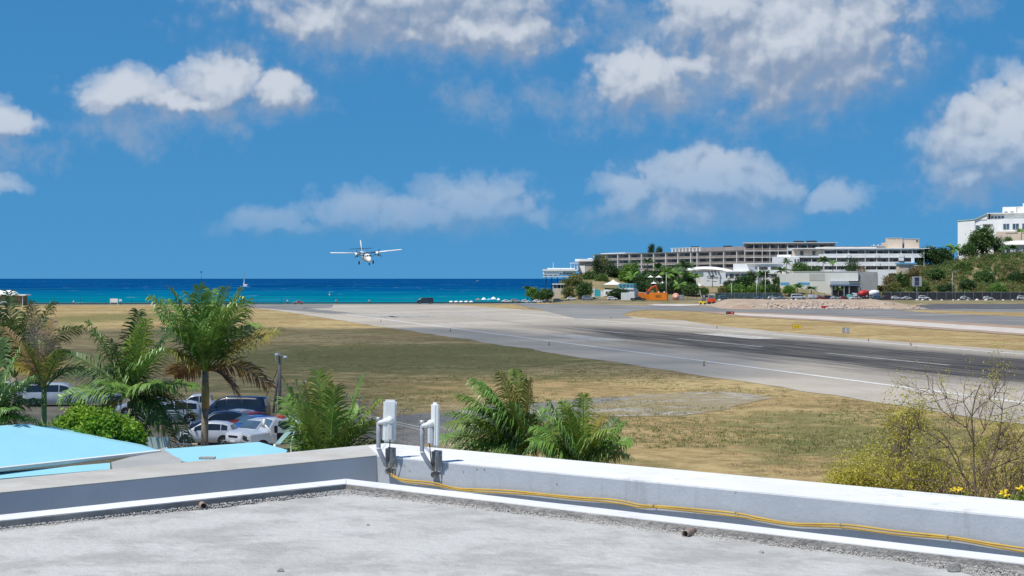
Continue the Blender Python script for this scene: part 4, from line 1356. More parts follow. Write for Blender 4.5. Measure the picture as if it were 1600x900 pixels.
# bare thorny tree and the shrubs round it, right foreground
def bare_tree():
    Y = 27.0
    foot = Vector(((1525 - 800) / F * Y, Y, 0))
    t = thing('bare_tree', 'nearly leafless tree with tangled thin branches above the white parapet', 'tree', foot)
    rnd = random.Random(11)
    m = MB()
    tips = []
    def W(x, y, dy=0):
        return P(x, y, Y + dy) - foot
    def branch(p, d, ln, r, depth):
        pts = [p]; rr = [r]
        n = 5
        q = p.copy(); dd = d.normalized()
        for i in range(n):
            dd = (dd + Vector((rnd.gauss(0, .16), rnd.gauss(0, .16), rnd.gauss(0.03, .13)))).normalized()
            q = q + dd * ln / n
            pts.append(q.copy()); rr.append(r * (1 - .62 * (i + 1) / n))
            if depth > 0 and i > 0 and rnd.random() < .72:
                a = rnd.choice((-1, 1)) * rnd.uniform(.45, 1.0)
                nd = Matrix.Rotation(a, 3, Vector((rnd.gauss(0, .3), 1, rnd.gauss(0, .3))).normalized()) @ dd
                branch(q.copy(), nd, ln * rnd.uniform(.45, .7), rr[-1] * .72, depth - 1)
        m.tube(pts, rr, 5, cap=False)
        tips.append((pts[-1], dd))
    limbs = [
        ([(1527, 800), (1522, 740), (1521, 690), (1518, 650), (1524, 620), (1532, 600)], 0.0176),
        ([(1521, 690), (1510, 668), (1490, 655), (1470, 640), (1458, 618)], 0.0110),
        ([(1518, 650), (1505, 628), (1480, 622), (1452, 608)], 0.0077),
        ([(1524, 640), (1545, 625), (1556, 612)], 0.0066),
        ([(1527, 770), (1502, 740), (1497, 715), (1482, 690), (1470, 672)], 0.0132),
        ([(1500, 735), (1470, 718), (1430, 712), (1408, 710)], 0.0088),
        ([(1527, 770), (1550, 720), (1562, 680), (1566, 640), (1592, 632)], 0.0132),
        ([(1545, 735), (1575, 722), (1600, 712), (1640, 690)], 0.0099),
        ([(1530, 745), (1560, 702), (1590, 688), (1630, 655)], 0.0099),
        ([(1505, 760), (1460, 752), (1420, 748), (1395, 752)], 0.0072),
        ([(1515, 760), (1482, 700), (1470, 690), (1435, 668), (1418, 672)], 0.0099),
        ([(1521, 700), (1538, 672), (1548, 650), (1554, 622)], 0.0077),
    ]
    first = True
    for li, (pp, r) in enumerate(limbs):
        dy = rnd.uniform(-.5, .5)
        pts = [W(x, y, dy * (i / len(pp))) for i, (x, y) in enumerate(pp)]
        if first:
            pts = [Vector((0, 0, -.1)), Vector((0.02, 0, 4))] + pts; first = False
            rr = [.05, .03] + [r * (1 - .6 * i / len(pp)) for i in range(len(pp))]
        else:
            rr = [r * (1 - .6 * i / len(pp)) for i in range(len(pp))]
        m.tube(pts, rr, 6, cap=False)
        for i in range(1, len(pp)):
            for _ in range(3):
                dd = (pts[i] - pts[i - 1]).normalized()
                a = rnd.choice((-1, 1)) * rnd.uniform(.4, 1.1)
                nd = Matrix.Rotation(a, 3, Vector((0, 1, 0))) @ dd + Vector((0, rnd.gauss(0, .4), 0))
                branch(pts[i].copy() if False else pts[i], nd, rnd.uniform(.25, .70), .0065, 2)
    m.build('branches', M['twig'], t)
    rr = np.random.default_rng(4)
    cc = [np.array(p) for p, d in tips if rnd.random() < .30]
    obj('sparse_leaves', quads('sparse_leaves', leaf_cloud(cc, 7, .05, .016, rr), L['acid']), t)


bare_tree()


def wispy_shrub(label, Y, spots, mat, seed, twigs=60, per=40, size=.022, group='wispy shrubs at the foot of the bare tree', sp=.10):
    x0 = sum(s_[0] for s_ in spots) / len(spots)
    foot = Vector(((x0 - 800) / F * Y, Y, 0))
    rnd = random.Random(seed); rr = np.random.default_rng(seed)
    t = thing('wispy_shrub', label, 'shrub', foot, 0, group)
    m = MB(); cc = []
    for (x, y, r) in spots:
        c = P(x, y, Y) - foot
        R_ = r / F * Y
        for _ in range(twigs):
            e = c + Vector((rnd.gauss(0, .45) * R_, rnd.gauss(0, .6) * R_, rnd.gauss(0, .42) * R_))
            b0 = Vector((c.x * .8 + rnd.gauss(0, .2), rnd.gauss(0, .2), c.z - R_ * 2.2))
            md = b0.lerp(e, .6) + Vector((rnd.gauss(0, .06), 0, .08))
            m.tube([b0, md, e], [.006, .004, .002], 4, cap=False)
            cc.append(np.array(e)); cc.append(np.array(md.lerp(e, .5)))
    # main stems down to the soil
    for k in range(4):
        c = P(spots[k % len(spots)][0], spots[k % len(spots)][1], Y) - foot
        m.tube([(0.05 * k, 0, -.1), (c.x * .5, 0, c.z * .5), (c.x * .8, 0, c.z - .3)], [.04, .03, .012], 6)
    m.build('stems', M['twig'], t)
    obj('leaves', quads('leaves', leaf_cloud(cc, per, sp, size, rr, .1, .4), L[mat]), t)
    return t


wispy_shrub('feathery yellow green shrub left of the bare tree', 29.0, [(1408, 668, 22), (1425, 645, 13), (1400, 712, 36), (1352, 728, 24), (1370, 742, 40), (1425, 742, 34), (1455, 738, 30)], 'acid', 21, 52, 10, .026, sp=.20)
wispy_shrub('thin yellowish shrub tangled under the bare tree', 30.0, [(1470, 712, 30), (1500, 745, 30), (1560, 735, 34), (1595, 705, 30), (1450, 745, 30), (1540, 705, 26), (1575, 665, 18), (1430, 720, 26), (1600, 750, 24), (1525, 755, 28)], 'acid', 22, 46, 9, .022, sp=.18)
wispy_shrub('low yellow green bush along the parapet, left of the feathery shrub', 28.0, [(1330, 752, 16), (1350, 742, 22), (1385, 748, 24), (1310, 758, 12)], 'acid', 23, 50, 18, .024, sp=.15)


def flowers(label, px, py, Y, n, seed):
    c = P(px, py, Y)
    foot = Vector((c.x, Y, 0))
    t = thing('flowering_plant', label, 'flower', foot, 0, 'yellow flowers behind the parapet')
    rnd = random.Random(seed); rr = np.random.default_rng(seed)
    m = MB()
    for k in range(5):
        m.tube([(0, 0, -.05), (rnd.gauss(0, .03), 0, c.z * .6), (rnd.gauss(0, .05), rnd.gauss(0, .05), c.z - .03)], [.012, .009, .004], 5)
    m.build('stem', M['twig'], t)
    obj('leaves', quads('leaves', leaf_cloud([np.array((rnd.gauss(0, .08), rnd.gauss(0, .08), c.z - .12)) for _ in range(8)], 14, .05, .03, rr), L['palm_lime']), t)
    for k in range(n):
        h = Vector((rnd.gauss(0, .05), rnd.gauss(0, .05), c.z + rnd.gauss(0, .018)))
        V = []
        ax = Vector((rnd.gauss(0, .5), rnd.gauss(-.4, .4), 1)).normalized()
        s_ = ax.orthogonal().normalized(); q = ax.cross(s_)
        for j in range(5):
            a0 = j * 1.257
            d = s_ * math.cos(a0) + q * math.sin(a0); e = s_ * math.cos(a0 + 1.57) + q * math.sin(a0 + 1.57)
            r = .022
            V.append((tuple(h), tuple(h + d * r * .6 + e * r * .45 + ax * r * .5), tuple(h + d * r * 1.1 + ax * r * .55), tuple(h + d * r * .6 - e * r * .45 + ax * r * .5)))
        obj('blossom', quads('blossom', np.array(V), L['flower']), t)


flowers('yellow blossom cluster behind the parapet, leftmost of the three', 1492, 766, 23, 16, 31)
flowers('yellow blossom cluster behind the parapet, middle of the three', 1569, 771, 22.5, 16, 32)
flowers('yellow blossom cluster behind the parapet at the right edge', 1596, 764, 23, 14, 33)


# grass tufts over the near field
def tufts(name, label, n, seed, mat, sel, hmin, hmax, blades=7):
    rr = np.random.default_rng(seed)
    V = []
    cnt = 0
    while cnt < n:
        px = rr.uniform(420, 1600); py = rr.uniform(520, 745) ** 1.0
        g = G(px, py)
        D = g.x * CT + g.y * ST
        if D > 66.5:
            continue
        v = mnoise.noise(Vector((g.x * .06, g.y * .06, seed))) + .5 * mnoise.noise(Vector((g.x * .3, g.y * .3, seed)))
        if v < sel:
            continue
        cnt += 1
        for _ in range(blades):
            h = rr.uniform(hmin, hmax); a = rr.uniform(0, 6.28); w = h * .16
            o = np.array((g.x + rr.normal(0, .12), g.y + rr.normal(0, .12), 0.0))
            ln = np.array((math.cos(a), math.sin(a), 0)) * h * rr.uniform(.2, .8)
            sd = np.array((-math.sin(a), math.cos(a), 0)) * w
            V.append((o - sd, o + sd, o + ln + (0, 0, h)))
    me = quads(name, np.array(V), L[mat], k=3)
    tag(obj(name, me), label, 'grass', kind='stuff')


tufts('grass_tufts', 'scattered green grass tufts on the airfield', 9000, 3, 'grass', 0.05, .05, .16)
tufts('dry_grass_tufts', 'short dry straw grass over the airfield', 12000, 8, 'drygrass', -0.2, .04, .12, 5)

# ================================================================== VEHICLES
CAR = {
    # x of stations (front negative), roof line z, flag cabin
    'hatch': dict(W=1.68, belt=.93, st=[(-1.95, .52), (-1.90, .70), (-1.55, .82), (-1.05, .93), (-.25, 1.42), (.45, 1.50), (1.15, 1.45), (1.62, 1.30), (1.88, .98), (1.93, .60)],
                  ws=(-1.0, -.30), rw=(1.66, 1.86), sw=[(-.62, .18), (.24, 1.05), (1.10, 1.50)], wh=(-1.22, 1.25), r=.30, hood=-1.05, tailx=1.62),
    'sedan': dict(W=1.75, belt=.92, st=[(-2.2, .50), (-2.15, .70), (-1.7, .84), (-1.0, .94), (-.2, 1.40), (.5, 1.46), (1.0, 1.38), (1.55, 1.02), (2.1, .96), (2.2, .58)],
                  ws=(-.95, -.25), rw=(1.05, 1.50), sw=[(-.55, .20), (.26, 1.0)], wh=(-1.35, 1.35), r=.31, hood=-1.0, tailx=1.55),
    'suv': dict(W=1.82, belt=1.05, st=[(-2.2, .60), (-2.15, .85), (-1.7, 1.00), (-1.05, 1.08), (-.35, 1.60), (.4, 1.70), (1.4, 1.68), (1.95, 1.58), (2.18, 1.10), (2.2, .65)],
                ws=(-1.0, -.40), rw=(1.98, 2.14), sw=[(-.65, .22), (.28, 1.15), (1.2, 1.85)], wh=(-1.35, 1.32), r=.36, hood=-1.05, tailx=1.95),
    'van': dict(W=1.9, belt=1.15, st=[(-2.45, .62), (-2.42, .95), (-2.1, 1.15), (-1.75, 1.28), (-1.15, 1.80), (-.6, 1.94), (1.0, 1.95), (2.25, 1.90), (2.42, 1.2), (2.45, .6)],
                ws=(-1.72, -1.18), rw=(2.28, 2.40), sw=[(-1.32, -.55), (-.48, .62), (.68, 2.15)], wh=(-1.6, 1.55), r=.33, hood=-1.75, tailx=2.25),
    'pickup': dict(W=1.82, belt=1.02, st=[(-2.5, .62), (-2.46, .86), (-1.9, 1.0), (-1.2, 1.08), (-.55, 1.62), (.1, 1.70), (.85, 1.66), (1.0, 1.08), (2.45, 1.05), (2.5, .62)],
                   ws=(-1.15, -.60), rw=(.87, .98), sw=[(-.80, .02), (.08, .78)], wh=(-1.6, 1.55), r=.38, hood=-1.2, tailx=1.0),
    'truck': dict(W=2.1, belt=1.5, st=[(-2.9, .65), (-2.88, 1.45), (-2.65, 2.2), (-2.4, 2.3), (-1.5, 2.3), (-1.3, 2.6), (0, 2.65), (2.9, 2.65), (2.95, .75), (2.97, .70)],
                  ws=(-2.86, -2.62), rw=(2.93, 2.94), sw=[(-2.5, -1.7)], wh=(-2.0, 1.9), r=.42, hood=-2.9, tailx=2.9),
}


def car_section(c, x):
    xs = [s_[0] for s_ in c['st']]; zs = [s_[1] for s_ in c['st']]
    zt = float(np.interp(x, xs, zs))
    hw = c['W'] / 2
    f = min(1.0, (x - xs[0]) / .55 + .72, (xs[-1] - x) / .45 + .78)
    hw *= f
    zb = .24 if (abs(x) < abs(xs[0]) - .1) else .30
    belt = min(c['belt'], zt - .03)
    k = max(0.0, zt - belt)
    wr = hw - .30 * k if k > .08 else hw - .05
    return [(hw * .86, zb), (hw * .99, zb + .12), (hw, (zb + belt) * .55), (hw * .975, belt), (wr, belt + (zt - belt) * .88 if k > .05 else belt + .015), (wr * .86, zt), (0, zt + .015)]


def car_mesh(kind):
    c = CAR[kind]
    xs = [s_[0] for s_ in c['st']]
    fx = []
    for i in range(len(xs) - 1):
        n = 2 if xs[i + 1] - xs[i] > .3 else 1
        for j in range(n):
            fx.append(xs[i] + (xs[i + 1] - xs[i]) * j / n)
    fx.append(xs[-1])
    vs, fs = [], []
    for x in fx:
        s_ = car_section(c, x)
        ring = [(x, -y, z) for y, z in s_] + [(x, y, z) for y, z in reversed(s_[:-1])]
        vs += ring
    k = 13
    for i in range(len(fx) - 1):
        for j in range(k - 1):
            fs.append((i * k + j, (i + 1) * k + j, (i + 1) * k + j + 1, i * k + j + 1))
        fs.append((i * k + k - 1, (i + 1) * k + k - 1, (i + 1) * k, i * k))
    fs.append(tuple(range(k))); fs.append(tuple((len(fx) - 1) * k + j for j in range(k - 1, -1, -1)))
    return vs, fs


def strip_patch(c, x0, x1, side, lo, hi, off):
    """glass patch on the flank between belt (3) and roof rail (4)"""
    vs = []
    n = 4
    for i in range(n + 1):
        x = x0 + (x1 - x0) * i / n
        s_ = car_section(c, x)
        a, b_ = Vector((x, s_[3][0], s_[3][1])), Vector((x, s_[4][0], s_[4][1]))
        for u in (lo, hi):
            p = a.lerp(b_, u)
            vs.append((p.x, side * (p.y + off), p.z + off * .3))
    fs = [(2 * i, 2 * i + 2, 2 * i + 3, 2 * i + 1) for i in range(n)]
    return vs, fs


def top_patch(c, x0, x1, off):
    vs = []
    n = 4
    for i in range(n + 1):
        x = x0 + (x1 - x0) * i / n
        s_ = car_section(c, x)
        w = s_[5][0] * 1.05
        for y in (-w, 0, w):
            vs.append((x - off * .5 * (1 if x < 0 else -1), y, s_[5][1] + off + (.015 if y == 0 else 0)))
    fs = []
    for i in range(n):
        for j in range(2):
            fs.append((3 * i + j, 3 * i + 3 + j, 3 * i + 4 + j, 3 * i + 1 + j))
    return vs, fs


def recalc(me):
    bm = bmesh.new(); bm.from_mesh(me)
    bmesh.ops.recalc_face_normals(bm, faces=bm.faces[:]); bm.to_mesh(me); bm.free()
    return me


PAINT = {}


def paint(rgb):
    if rgb not in PAINT:
        PAINT[rgb] = pm('car_paint_%d' % len(PAINT), rgb, tuple(x * .9 for x in rgb), 1.5, 0.3, coat=0.6, spec=0.5, space='obj')
    return PAINT[rgb]


CACHE = {}


def cached(key, fn):
    if key not in CACHE:
        CACHE[key] = fn()
    return CACHE[key]


def car(kind, rgb, label, loc, rz, group, name='parked_car', cat='car', full=True):
    c = CAR[kind]
    t = thing(name, label, cat, loc, rz, group)
    def body():
        v, f = car_mesh(kind)
        return recalc(mesh('body', v, f, None, True))
    me = cached(('body', kind), body).copy()
    me.materials.clear(); me.materials.append(paint(rgb))
    obj('body', me, t)
    hw = c['W'] / 2
    L0, L1 = c['st'][0][0], c['st'][-1][0]
    obj('windscreen', cached(('ws', kind), lambda: mesh('windscreen', *top_patch(c, c['ws'][0], c['ws'][1], .012), M['pane'], True)), t)
    obj('rear_window', cached(('rw', kind), lambda: mesh('rear_window', *top_patch(c, c['rw'][0], c['rw'][1], .012), M['car_glass'], True)), t)
    for i, (a, b_) in enumerate(c['sw']):
        for sd in (-1, 1):
            obj('side_window', cached(('sw', kind, i, sd), lambda: mesh('side_window', *strip_patch(c, a, b_, sd, .10, .90, .012), M['car_glass'], True)), t)
    def arch():
        return recalc(mesh('arch_shade', *(lambda m: (m.v, m.f))(MB().lathe([(c['r'] * 1.22, -.02), (c['r'] * 1.22, .02)], axis='y', seg=18)), M['black']))
    def tyre():
        r = c['r']
        return recalc(mesh('tyre', *(lambda m: (m.v, m.f))(MB().lathe([(r * .66, -.10), (r * .93, -.10), (r, -.06), (r, .06), (r * .93, .10), (r * .66, .10)], axis='y', seg=20)), M['tyre'], False))
    def rim():
        r = c['r'] * .66
        m = MB().lathe([(r, -.06), (r, .06)], axis='y', seg=18)
        for k in range(5):
            a = k * 1.2566
            d = Vector((math.sin(a), 0, math.cos(a)))
            for sd in (-1, 1):
                m.tube([Vector((0, sd * .085, 0)), d * r * .95 + Vector((0, sd * .08, 0))], r * .16, 5)
        return recalc(mesh('rim', m.v, m.f, M['rim']))
    for wx in c['wh']:
        for sd in (-1, 1):
            o = obj('arch_shade', cached(('arch', kind), arch), t, (wx, sd * (hw - .006), c['r'] + .02))  # black disc painted in for the shade of an uncut wheel well
            w = obj('wheel', cached(('tyre', kind), tyre), t, (wx, sd * (hw - .085), c['r']))
            obj('rim', cached(('rim', c['r']), rim), w)
    if not full:
        return t
    zl = c['belt'] * .72
    for sd in (-1, 1):
        obj('headlight', cached(('hl', kind), lambda: MBmesh(MB().box(-.10, .06, -.15, .15, -.06, .07), M['lamp'], .025, 'headlight')), t, (L0 + .13, sd * hw * .66, zl))
        obj('tail_light', cached(('tl', kind), lambda: MBmesh(MB().box(-.05, .05, -.08, .08, -.14, .14), M['tail'], .02, 'tail_light')), t, (L1 - .07, sd * hw * .72, zl + .12))
        obj('mirror', cached(('mi', kind), lambda: MBmesh(MB().box(-.06, .06, -.09, .09, -.06, .06), M['black'], .02, 'mirror')), t, (c['ws'][0] + .45, sd * (hw + .05), c['belt'] + .06))
    obj('grille', cached(('gr', kind), lambda: MBmesh(MB().box(-.03, .03, -.42, .42, -.07, .07), M['black'], .015, 'grille')), t, (L0 + .015, 0, zl - .06))
    obj('number_plate', cached('np', lambda: MBmesh(MB().box(-.01, .01, -.2, .2, -.06, .06), M['plastic_white'], 0, 'number_plate')), t, (L0 - .012, 0, .42))
    return t


def MBmesh(m, mat, bevel, name):
    me = mesh(name, m.v, m.f, mat)
    if bevel:
        bm = bmesh.new(); bm.from_mesh(me)
        bmesh.ops.bevel(bm, geom=bm.edges[:], offset=bevel, segments=2, affect='EDGES', clamp_overlap=True)
        bm.to_mesh(me); bm.free()
    return me


WHITE, SILVER, NAVY, BLUE, RED_, GREY, DARK = (.60, .61, .63), (.45, .47, .50), (.012, .018, .05), (.02, .09, .42), (.26, .035, .03), (.16, .17, .18), (.02, .022, .025)


def lot_car(kind, rgb, px, py, rz, label, name='parked_car', cat='car'):
    g = G(px, py, .02)
    return car(kind, rgb, label, g, R(rz), 'cars in the parking lot', name, cat)


lot_car('hatch', WHITE, 323, 694, -2, 'white hatchback behind the tall palm trunk, facing left')
lot_car('van', NAVY, 369, 660, -6, 'navy blue van at the back of the parking lot', 'parked_van', 'van')
lot_car('pickup', WHITE, 312, 649, 4, 'white pickup cab just behind the navy van', 'parked_pickup', 'pickup')
lot_car('sedan', SILVER, 370, 672, 48, 'silver car with sloping windscreen next to the navy van')
lot_car('sedan', RED_, 386, 676, 48, 'dark red car between the silver and the blue car')
lot_car('sedan', BLUE, 398, 683, 48, 'bright blue car in the row right of the white hatchback')
lot_car('suv', WHITE, 404, 695, 52, 'white car with black grille in front of the bright blue car')
lot_car('hatch', NAVY, 341, 676, 10, 'dark blue hatchback half hidden behind the palm trunk')
lot_car('suv', WHITE, 266, 662, 15, 'white car under the drooping dark fronds')
lot_car('hatch', SILVER, 222, 648, 12, 'silver car behind the spreading dark green palm')
lot_car('hatch', WHITE, 148, 634, 25, 'white hatchback left of the spreading dark green palm')
lot_car('van', WHITE, 85, 634, -174, 'white minibus right of the bleached palm', 'parked_van', 'van')
lot_car('van', WHITE, 8, 630, -176, 'white van mostly hidden at the left edge', 'parked_van', 'van')


def tow_truck():
    g = G(440, 704, .02)
    t = thing('utility_truck', 'white utility truck with red roof light bar at the end of the lot', 'truck', g, R(26), 'cars in the parking lot')
    wm = paint(WHITE)
    m = MB()
    prof = [(-2.3, .55), (-2.3, 1.15), (-1.2, 1.28), (-.75, 2.02), (.9, 2.06), (1.0, .55)]
    n = len(prof)
    vs = [(x, -.95 if z < 1.3 else -.84, z) for x, z in prof] + [(x, .95 if z < 1.3 else .84, z) for x, z in prof]
    m.add(vs, [tuple(range(n)), tuple(range(2 * n - 1, n - 1, -1))] + [(i, n + i, n + (i + 1) % n, (i + 1) % n) for i in range(n)])
    o = m.build('cab', wm, t, bevel=.05); recalc(o.data)
    MB().box(1.05, 3.2, -1.0, 1.0, .62, 1.25).build('flatbed', wm, t, bevel=.03)
    MB().box(-.6, 3.15, -1.02, -.955, .66, 1.20).build('side_panel', M['black'], t)
    MB().box(1.02, 1.06, -.70, .70, 1.30, 1.92).build('rear_window', M['car_glass'], t, bevel=.01)
    for sd in (-1, 1):
        MB().add([(-.62, sd * .90, 1.36), (.75, sd * .90, 1.36), (.70, sd * .862, 1.90), (-.45, sd * .862, 1.90)], [(0, 1, 2, 3)]).build('side_window', M['car_glass'], t)
        MB().box(-.8, -.62, sd * 1.08 - .09, sd * 1.08 + .09, 1.22, 1.66).build('mirror', M['black'], t, bevel=.02)
        MB().box(-2.36, -2.25, sd * .68 - .16, sd * .68 + .16, .82, 1.05).build('headlight', M['lamp'], t, bevel=.02)
        for wx in (-1.5, 2.2):
            w = MB().lathe([(.24, -.12), (.40, -.12), (.42, -.06), (.42, .06), (.40, .12), (.24, .12)], axis='y', seg=20).build('wheel', M['tyre'], t, loc=(wx, sd * .86, .42))
            MB().lathe([(.24, -.08), (.24, .08)], axis='y', seg=16).build('rim', M['rim'], w)
    MB().add([(-1.16, -.80, 1.34), (-1.16, .80, 1.34), (-.80, .72, 1.96), (-.80, -.72, 1.96)], [(0, 1, 2, 3)]).build('windscreen', M['pane'], t)
    MB().box(-.2, .1, -.75, .75, 2.06, 2.18).build('light_bar', M['red'], t, bevel=.03)
    MB().box(-2.34, -2.28, -.5, .5, .72, .98).build('grille', M['black'], t, bevel=.015)


tow_truck()
pn = thing('leaning_panel', 'pale teal glass panel leaning on a white frame beside the utility truck', 'panel', G(447, 726, 0) + Vector((0, 0, 0)))
Yp_ = 60.0
a0, a1 = P(429, 694, Yp_), P(466, 652, Yp_)
pn.location = (a0.x, Yp_, 0)
_o = Vector(pn.location)
slabpoly('sheet', [a0 - _o, a0 - _o + Vector((.22, -.05, .03)), a1 - _o + Vector((.12, -.05, -.12)), a1 - _o], pm('pale_teal_glass', (.34, .52, .50), (.30, .47, .46), 2, .2), .03, pn)
MB().tube([a0 - _o, P(421, 672, Yp_) - _o, P(412, 662, Yp_) - _o], .035, 8).build('frame_tube', M['plastic_white'], pn, True)
MB().tube([P(412, 668, Yp_) - _o, P(413, 655, Yp_) - _o], .05, 8).build('frame_head', M['plastic_white'], pn, True)
MB().tube([a0 - _o, Vector((a0.x - _o.x, 0, 0))], .04, 8).build('post', M['plastic_white'], pn, True)
MB().tube([a1 - _o + Vector((-.05, 0, -.05)), P(455, 694, Yp_) - _o, Vector((.6, 0, 0))], .03, 8).build('post', M['plastic_white'], pn, True)


# ---- security fences: posts + wires + fine mesh strands
def fence(name, label, pts, h, spacing, wires, post_r, group=None, mesh_step=None, arms=True, mat_post='steel', wr=.012):
    t = thing(name, label, 'fence', pts[0], 0, group)
    o = Vector(pts[0])
    wm = MB()
    post = cached(('post', h, post_r, mat_post, arms), lambda: MBmesh(MB().tube([(0, 0, -.1), (0, 0, h)] + ([(.18, -.18, h + .35)] if arms else []), post_r, 6), M[mat_post], 0, 'post'))
    for i in range(len(pts) - 1):
        a, b_ = Vector(pts[i]), Vector(pts[i + 1])
        d = b_ - a
        n = max(1, int(d.length / spacing))
        for k in range(n + (1 if i == len(pts) - 2 else 0)):
            obj('post', post, t, a + d * k / n - o)
        for w in wires:
            wm.tube([a - o + Vector((0, 0, w * h)), b_ - o + Vector((0, 0, w * h))], wr, 4, cap=False)
        if mesh_step:
            ln = d.length
            dd = d.normalized()
            s_ = -h
            while s_ < ln:
                for sg in (1, -1):
                    u0, u1 = (s_, s_ + h) if sg == 1 else (s_ + h, s_)
                    z0, z1 = 0.05, h - .02
                    if u0 < 0: z0 = z0 + (-u0); u0 = 0
                    if u1 < 0: z1 = h - (-u1); u1 = 0
                    if u0 > ln: z0 = z0 + (u0 - ln); u0 = ln
                    if u1 > ln: z1 = h - (u1 - ln); u1 = ln
                    if z1 > z0:
                        p0, p1 = a + dd * u0 - o, a + dd * u1 - o
                        wm.tube([p0 + Vector((0, 0, z0)), p1 + Vector((0, 0, z1))], wr * .62, 3, cap=False)
                s_ += mesh_step
    me = mesh('wire_mesh', wm.v, wm.f, M['dark'] if mat_post != 'steel' else M['wirem'])
    obj('wire_mesh', me, t)
    return t


M['wirem'] = pm('dull_fence_wire', (0.13, 0.135, 0.14), rough=.7)
fA = [G(-260, 628), G(60, 634), G(300, 640), G(432, 645)]
fence('chain_link_fence', 'chain link airport fence behind the parked cars', fA, 2.3, 3.4, (.0, .33, .66, 1.0, 1.1), .035, 'airport chain link fence', .30)
fB = [G(432, 645), G(540, 672), G(655, 714), G(800, 800)]
fence('chain_link_fence', 'chain link airport fence dropping away behind the two antennas', fB, 2.3, 3.6, (.0, .33, .66, 1.0, 1.1), .035, 'airport chain link fence', .30)


def camera_pole():
    g = G(437, 646)
    t = thing('camera_pole', 'grey wooden pole with two white security cameras and a raking strut', 'pole', g)
    def W(x, y, dy=0): return P(x, y, g.y + dy) - g
    MB().tube([(0, 0, -.2), W(437.5, 550)], [.14, .11], 10).build('post', M['wood'], t, True)
    MB().tube([W(427, 645), W(436, 575)], .09, 8).build('strut', M['wood'], t, True)
    MB().tube([W(409, 636), W(435, 575)], .028, 6).build('stay_cable', M['dark'], t)
    MB().tube([W(449, 602), W(438, 585)], .028, 6).build('stay_cable', M['dark'], t)
    MB().tube([W(431, 553.5, -.2), W(446, 556.5, -.2)], .035, 6).build('cross_arm', M['steel'], t)
    for x, y in ((432.5, 554), (446, 558)):
        b_ = MB().lathe([(.02, .10), (.15, .06), (.17, 0), (.14, -.10), (.05, -.17)], axis='z', seg=14).build('security_camera', M['plastic_white'], t, True, loc=W(x, y, -.25))
        MB().lathe([(.09, -.13), (.03, -.20)], axis='z', seg=10).build('lens', M['car_glass'], b_, True)
    MB().tube([W(432, 565), W(430, 557)], .02, 5).build('conduit', M['plastic_white'], t)


camera_pole()
# a low light grille lying beyond the fence
gr = thing('metal_grille', 'small pale metal grille standing on the grass left of the bushy young palm', 'grille', G(482, 602))
for k in range(8):
    MB().box(-.75 + k * .2, -.69 + k * .2, -.02, .02, 0, .38).build('bar', M['plastic_white'], gr)
MB().box(-.8, .8, -.025, .025, .38, .43).build('rail', M['plastic_white'], gr)
# two slack wires from the antennas down to the fence
for k in (0, 1):
    a = P(655 + k * 6, 667 - k * 1.5, iC.y - .1); c = P(520, 618, 96)
    pts = [a.lerp(c, u / 14) + Vector((0, 0, -.25 * math.sin(math.pi * u / 14) - .04 * k)) for u in range(15)]
    tag(MB().tube(pts, [.004 + .006 * u / 14 for u in range(15)], 5).build('stay_wire', M['steel'], None, True), 'thin steel wire running from the antenna %s to the fence' % ('clamp' if k == 0 else 'pipe head'), 'wire', 'wires behind the antennas')


# runway edge lights
def edge_light(px, py, label):
    g = G(px, py, .03)
    t = thing('runway_light', label, 'runway light', g, 0, 'runway edge lights')
    MB().lathe([(.16, 0), (.16, .05), (.05, .08), (.05, .38), (.10, .40)], seg=10).build('stem', M['dark'], t)
    MB().lathe([(.10, .40), (.12, .46), (.11, .58), (.04, .64)], seg=10).build('lamp', pm('amber_lamp_%d' % px, (.55, .35, .12), rough=.25), t, True)


for px, py, lb in ((595, 503, 'at the near edge of the threshold'), (704, 518, 'second along the near edge of the runway'), (858, 539.5, 'at the near edge line below the white aiming bar'), (1100, 571.5, 'at the near edge line in the middle of the picture'), (1357, 533, 'on the far edge of the dark tyre marks'),
                   (1120, 513, 'on the far edge left of the yellow sign'), (955, 497.5, 'beside the tip of the far grass'), (1423, 539, 'far edge, rightmost of all')):
    edge_light(px, py, 'small runway edge light ' + lb)


# ================================================================== AIRCRAFT
def loft(rings, close=True):
    m = MB(); k = len(rings[0])
    for r in rings: m.v += [Vector(p) for p in r]
    for i in range(len(rings) - 1):
        for j in range(k):
            j2 = (j + 1) % k
            m.f.append((i * k + j, i * k + j2, (i + 1) * k + j2, (i + 1) * k + j))
    if close:
        m.f.append(tuple(range(k - 1, -1, -1))); m.f.append(tuple((len(rings) - 1) * k + j for j in range(k)))
    return m


def aero(x, y, z, chord, thick, vertical=False):
    """aerofoil ring, leading edge towards +x"""
    pts = [(0, 0), (.05, .42), (.25, .55), (.6, .35), (1, .03), (.6, -.2), (.25, -.35), (.05, -.32)]
    if vertical:
        return [(x - u * chord, y + w * thick, z) for u, w in pts]
    return [(x - u * chord, y, z + w * thick) for u, w in pts]


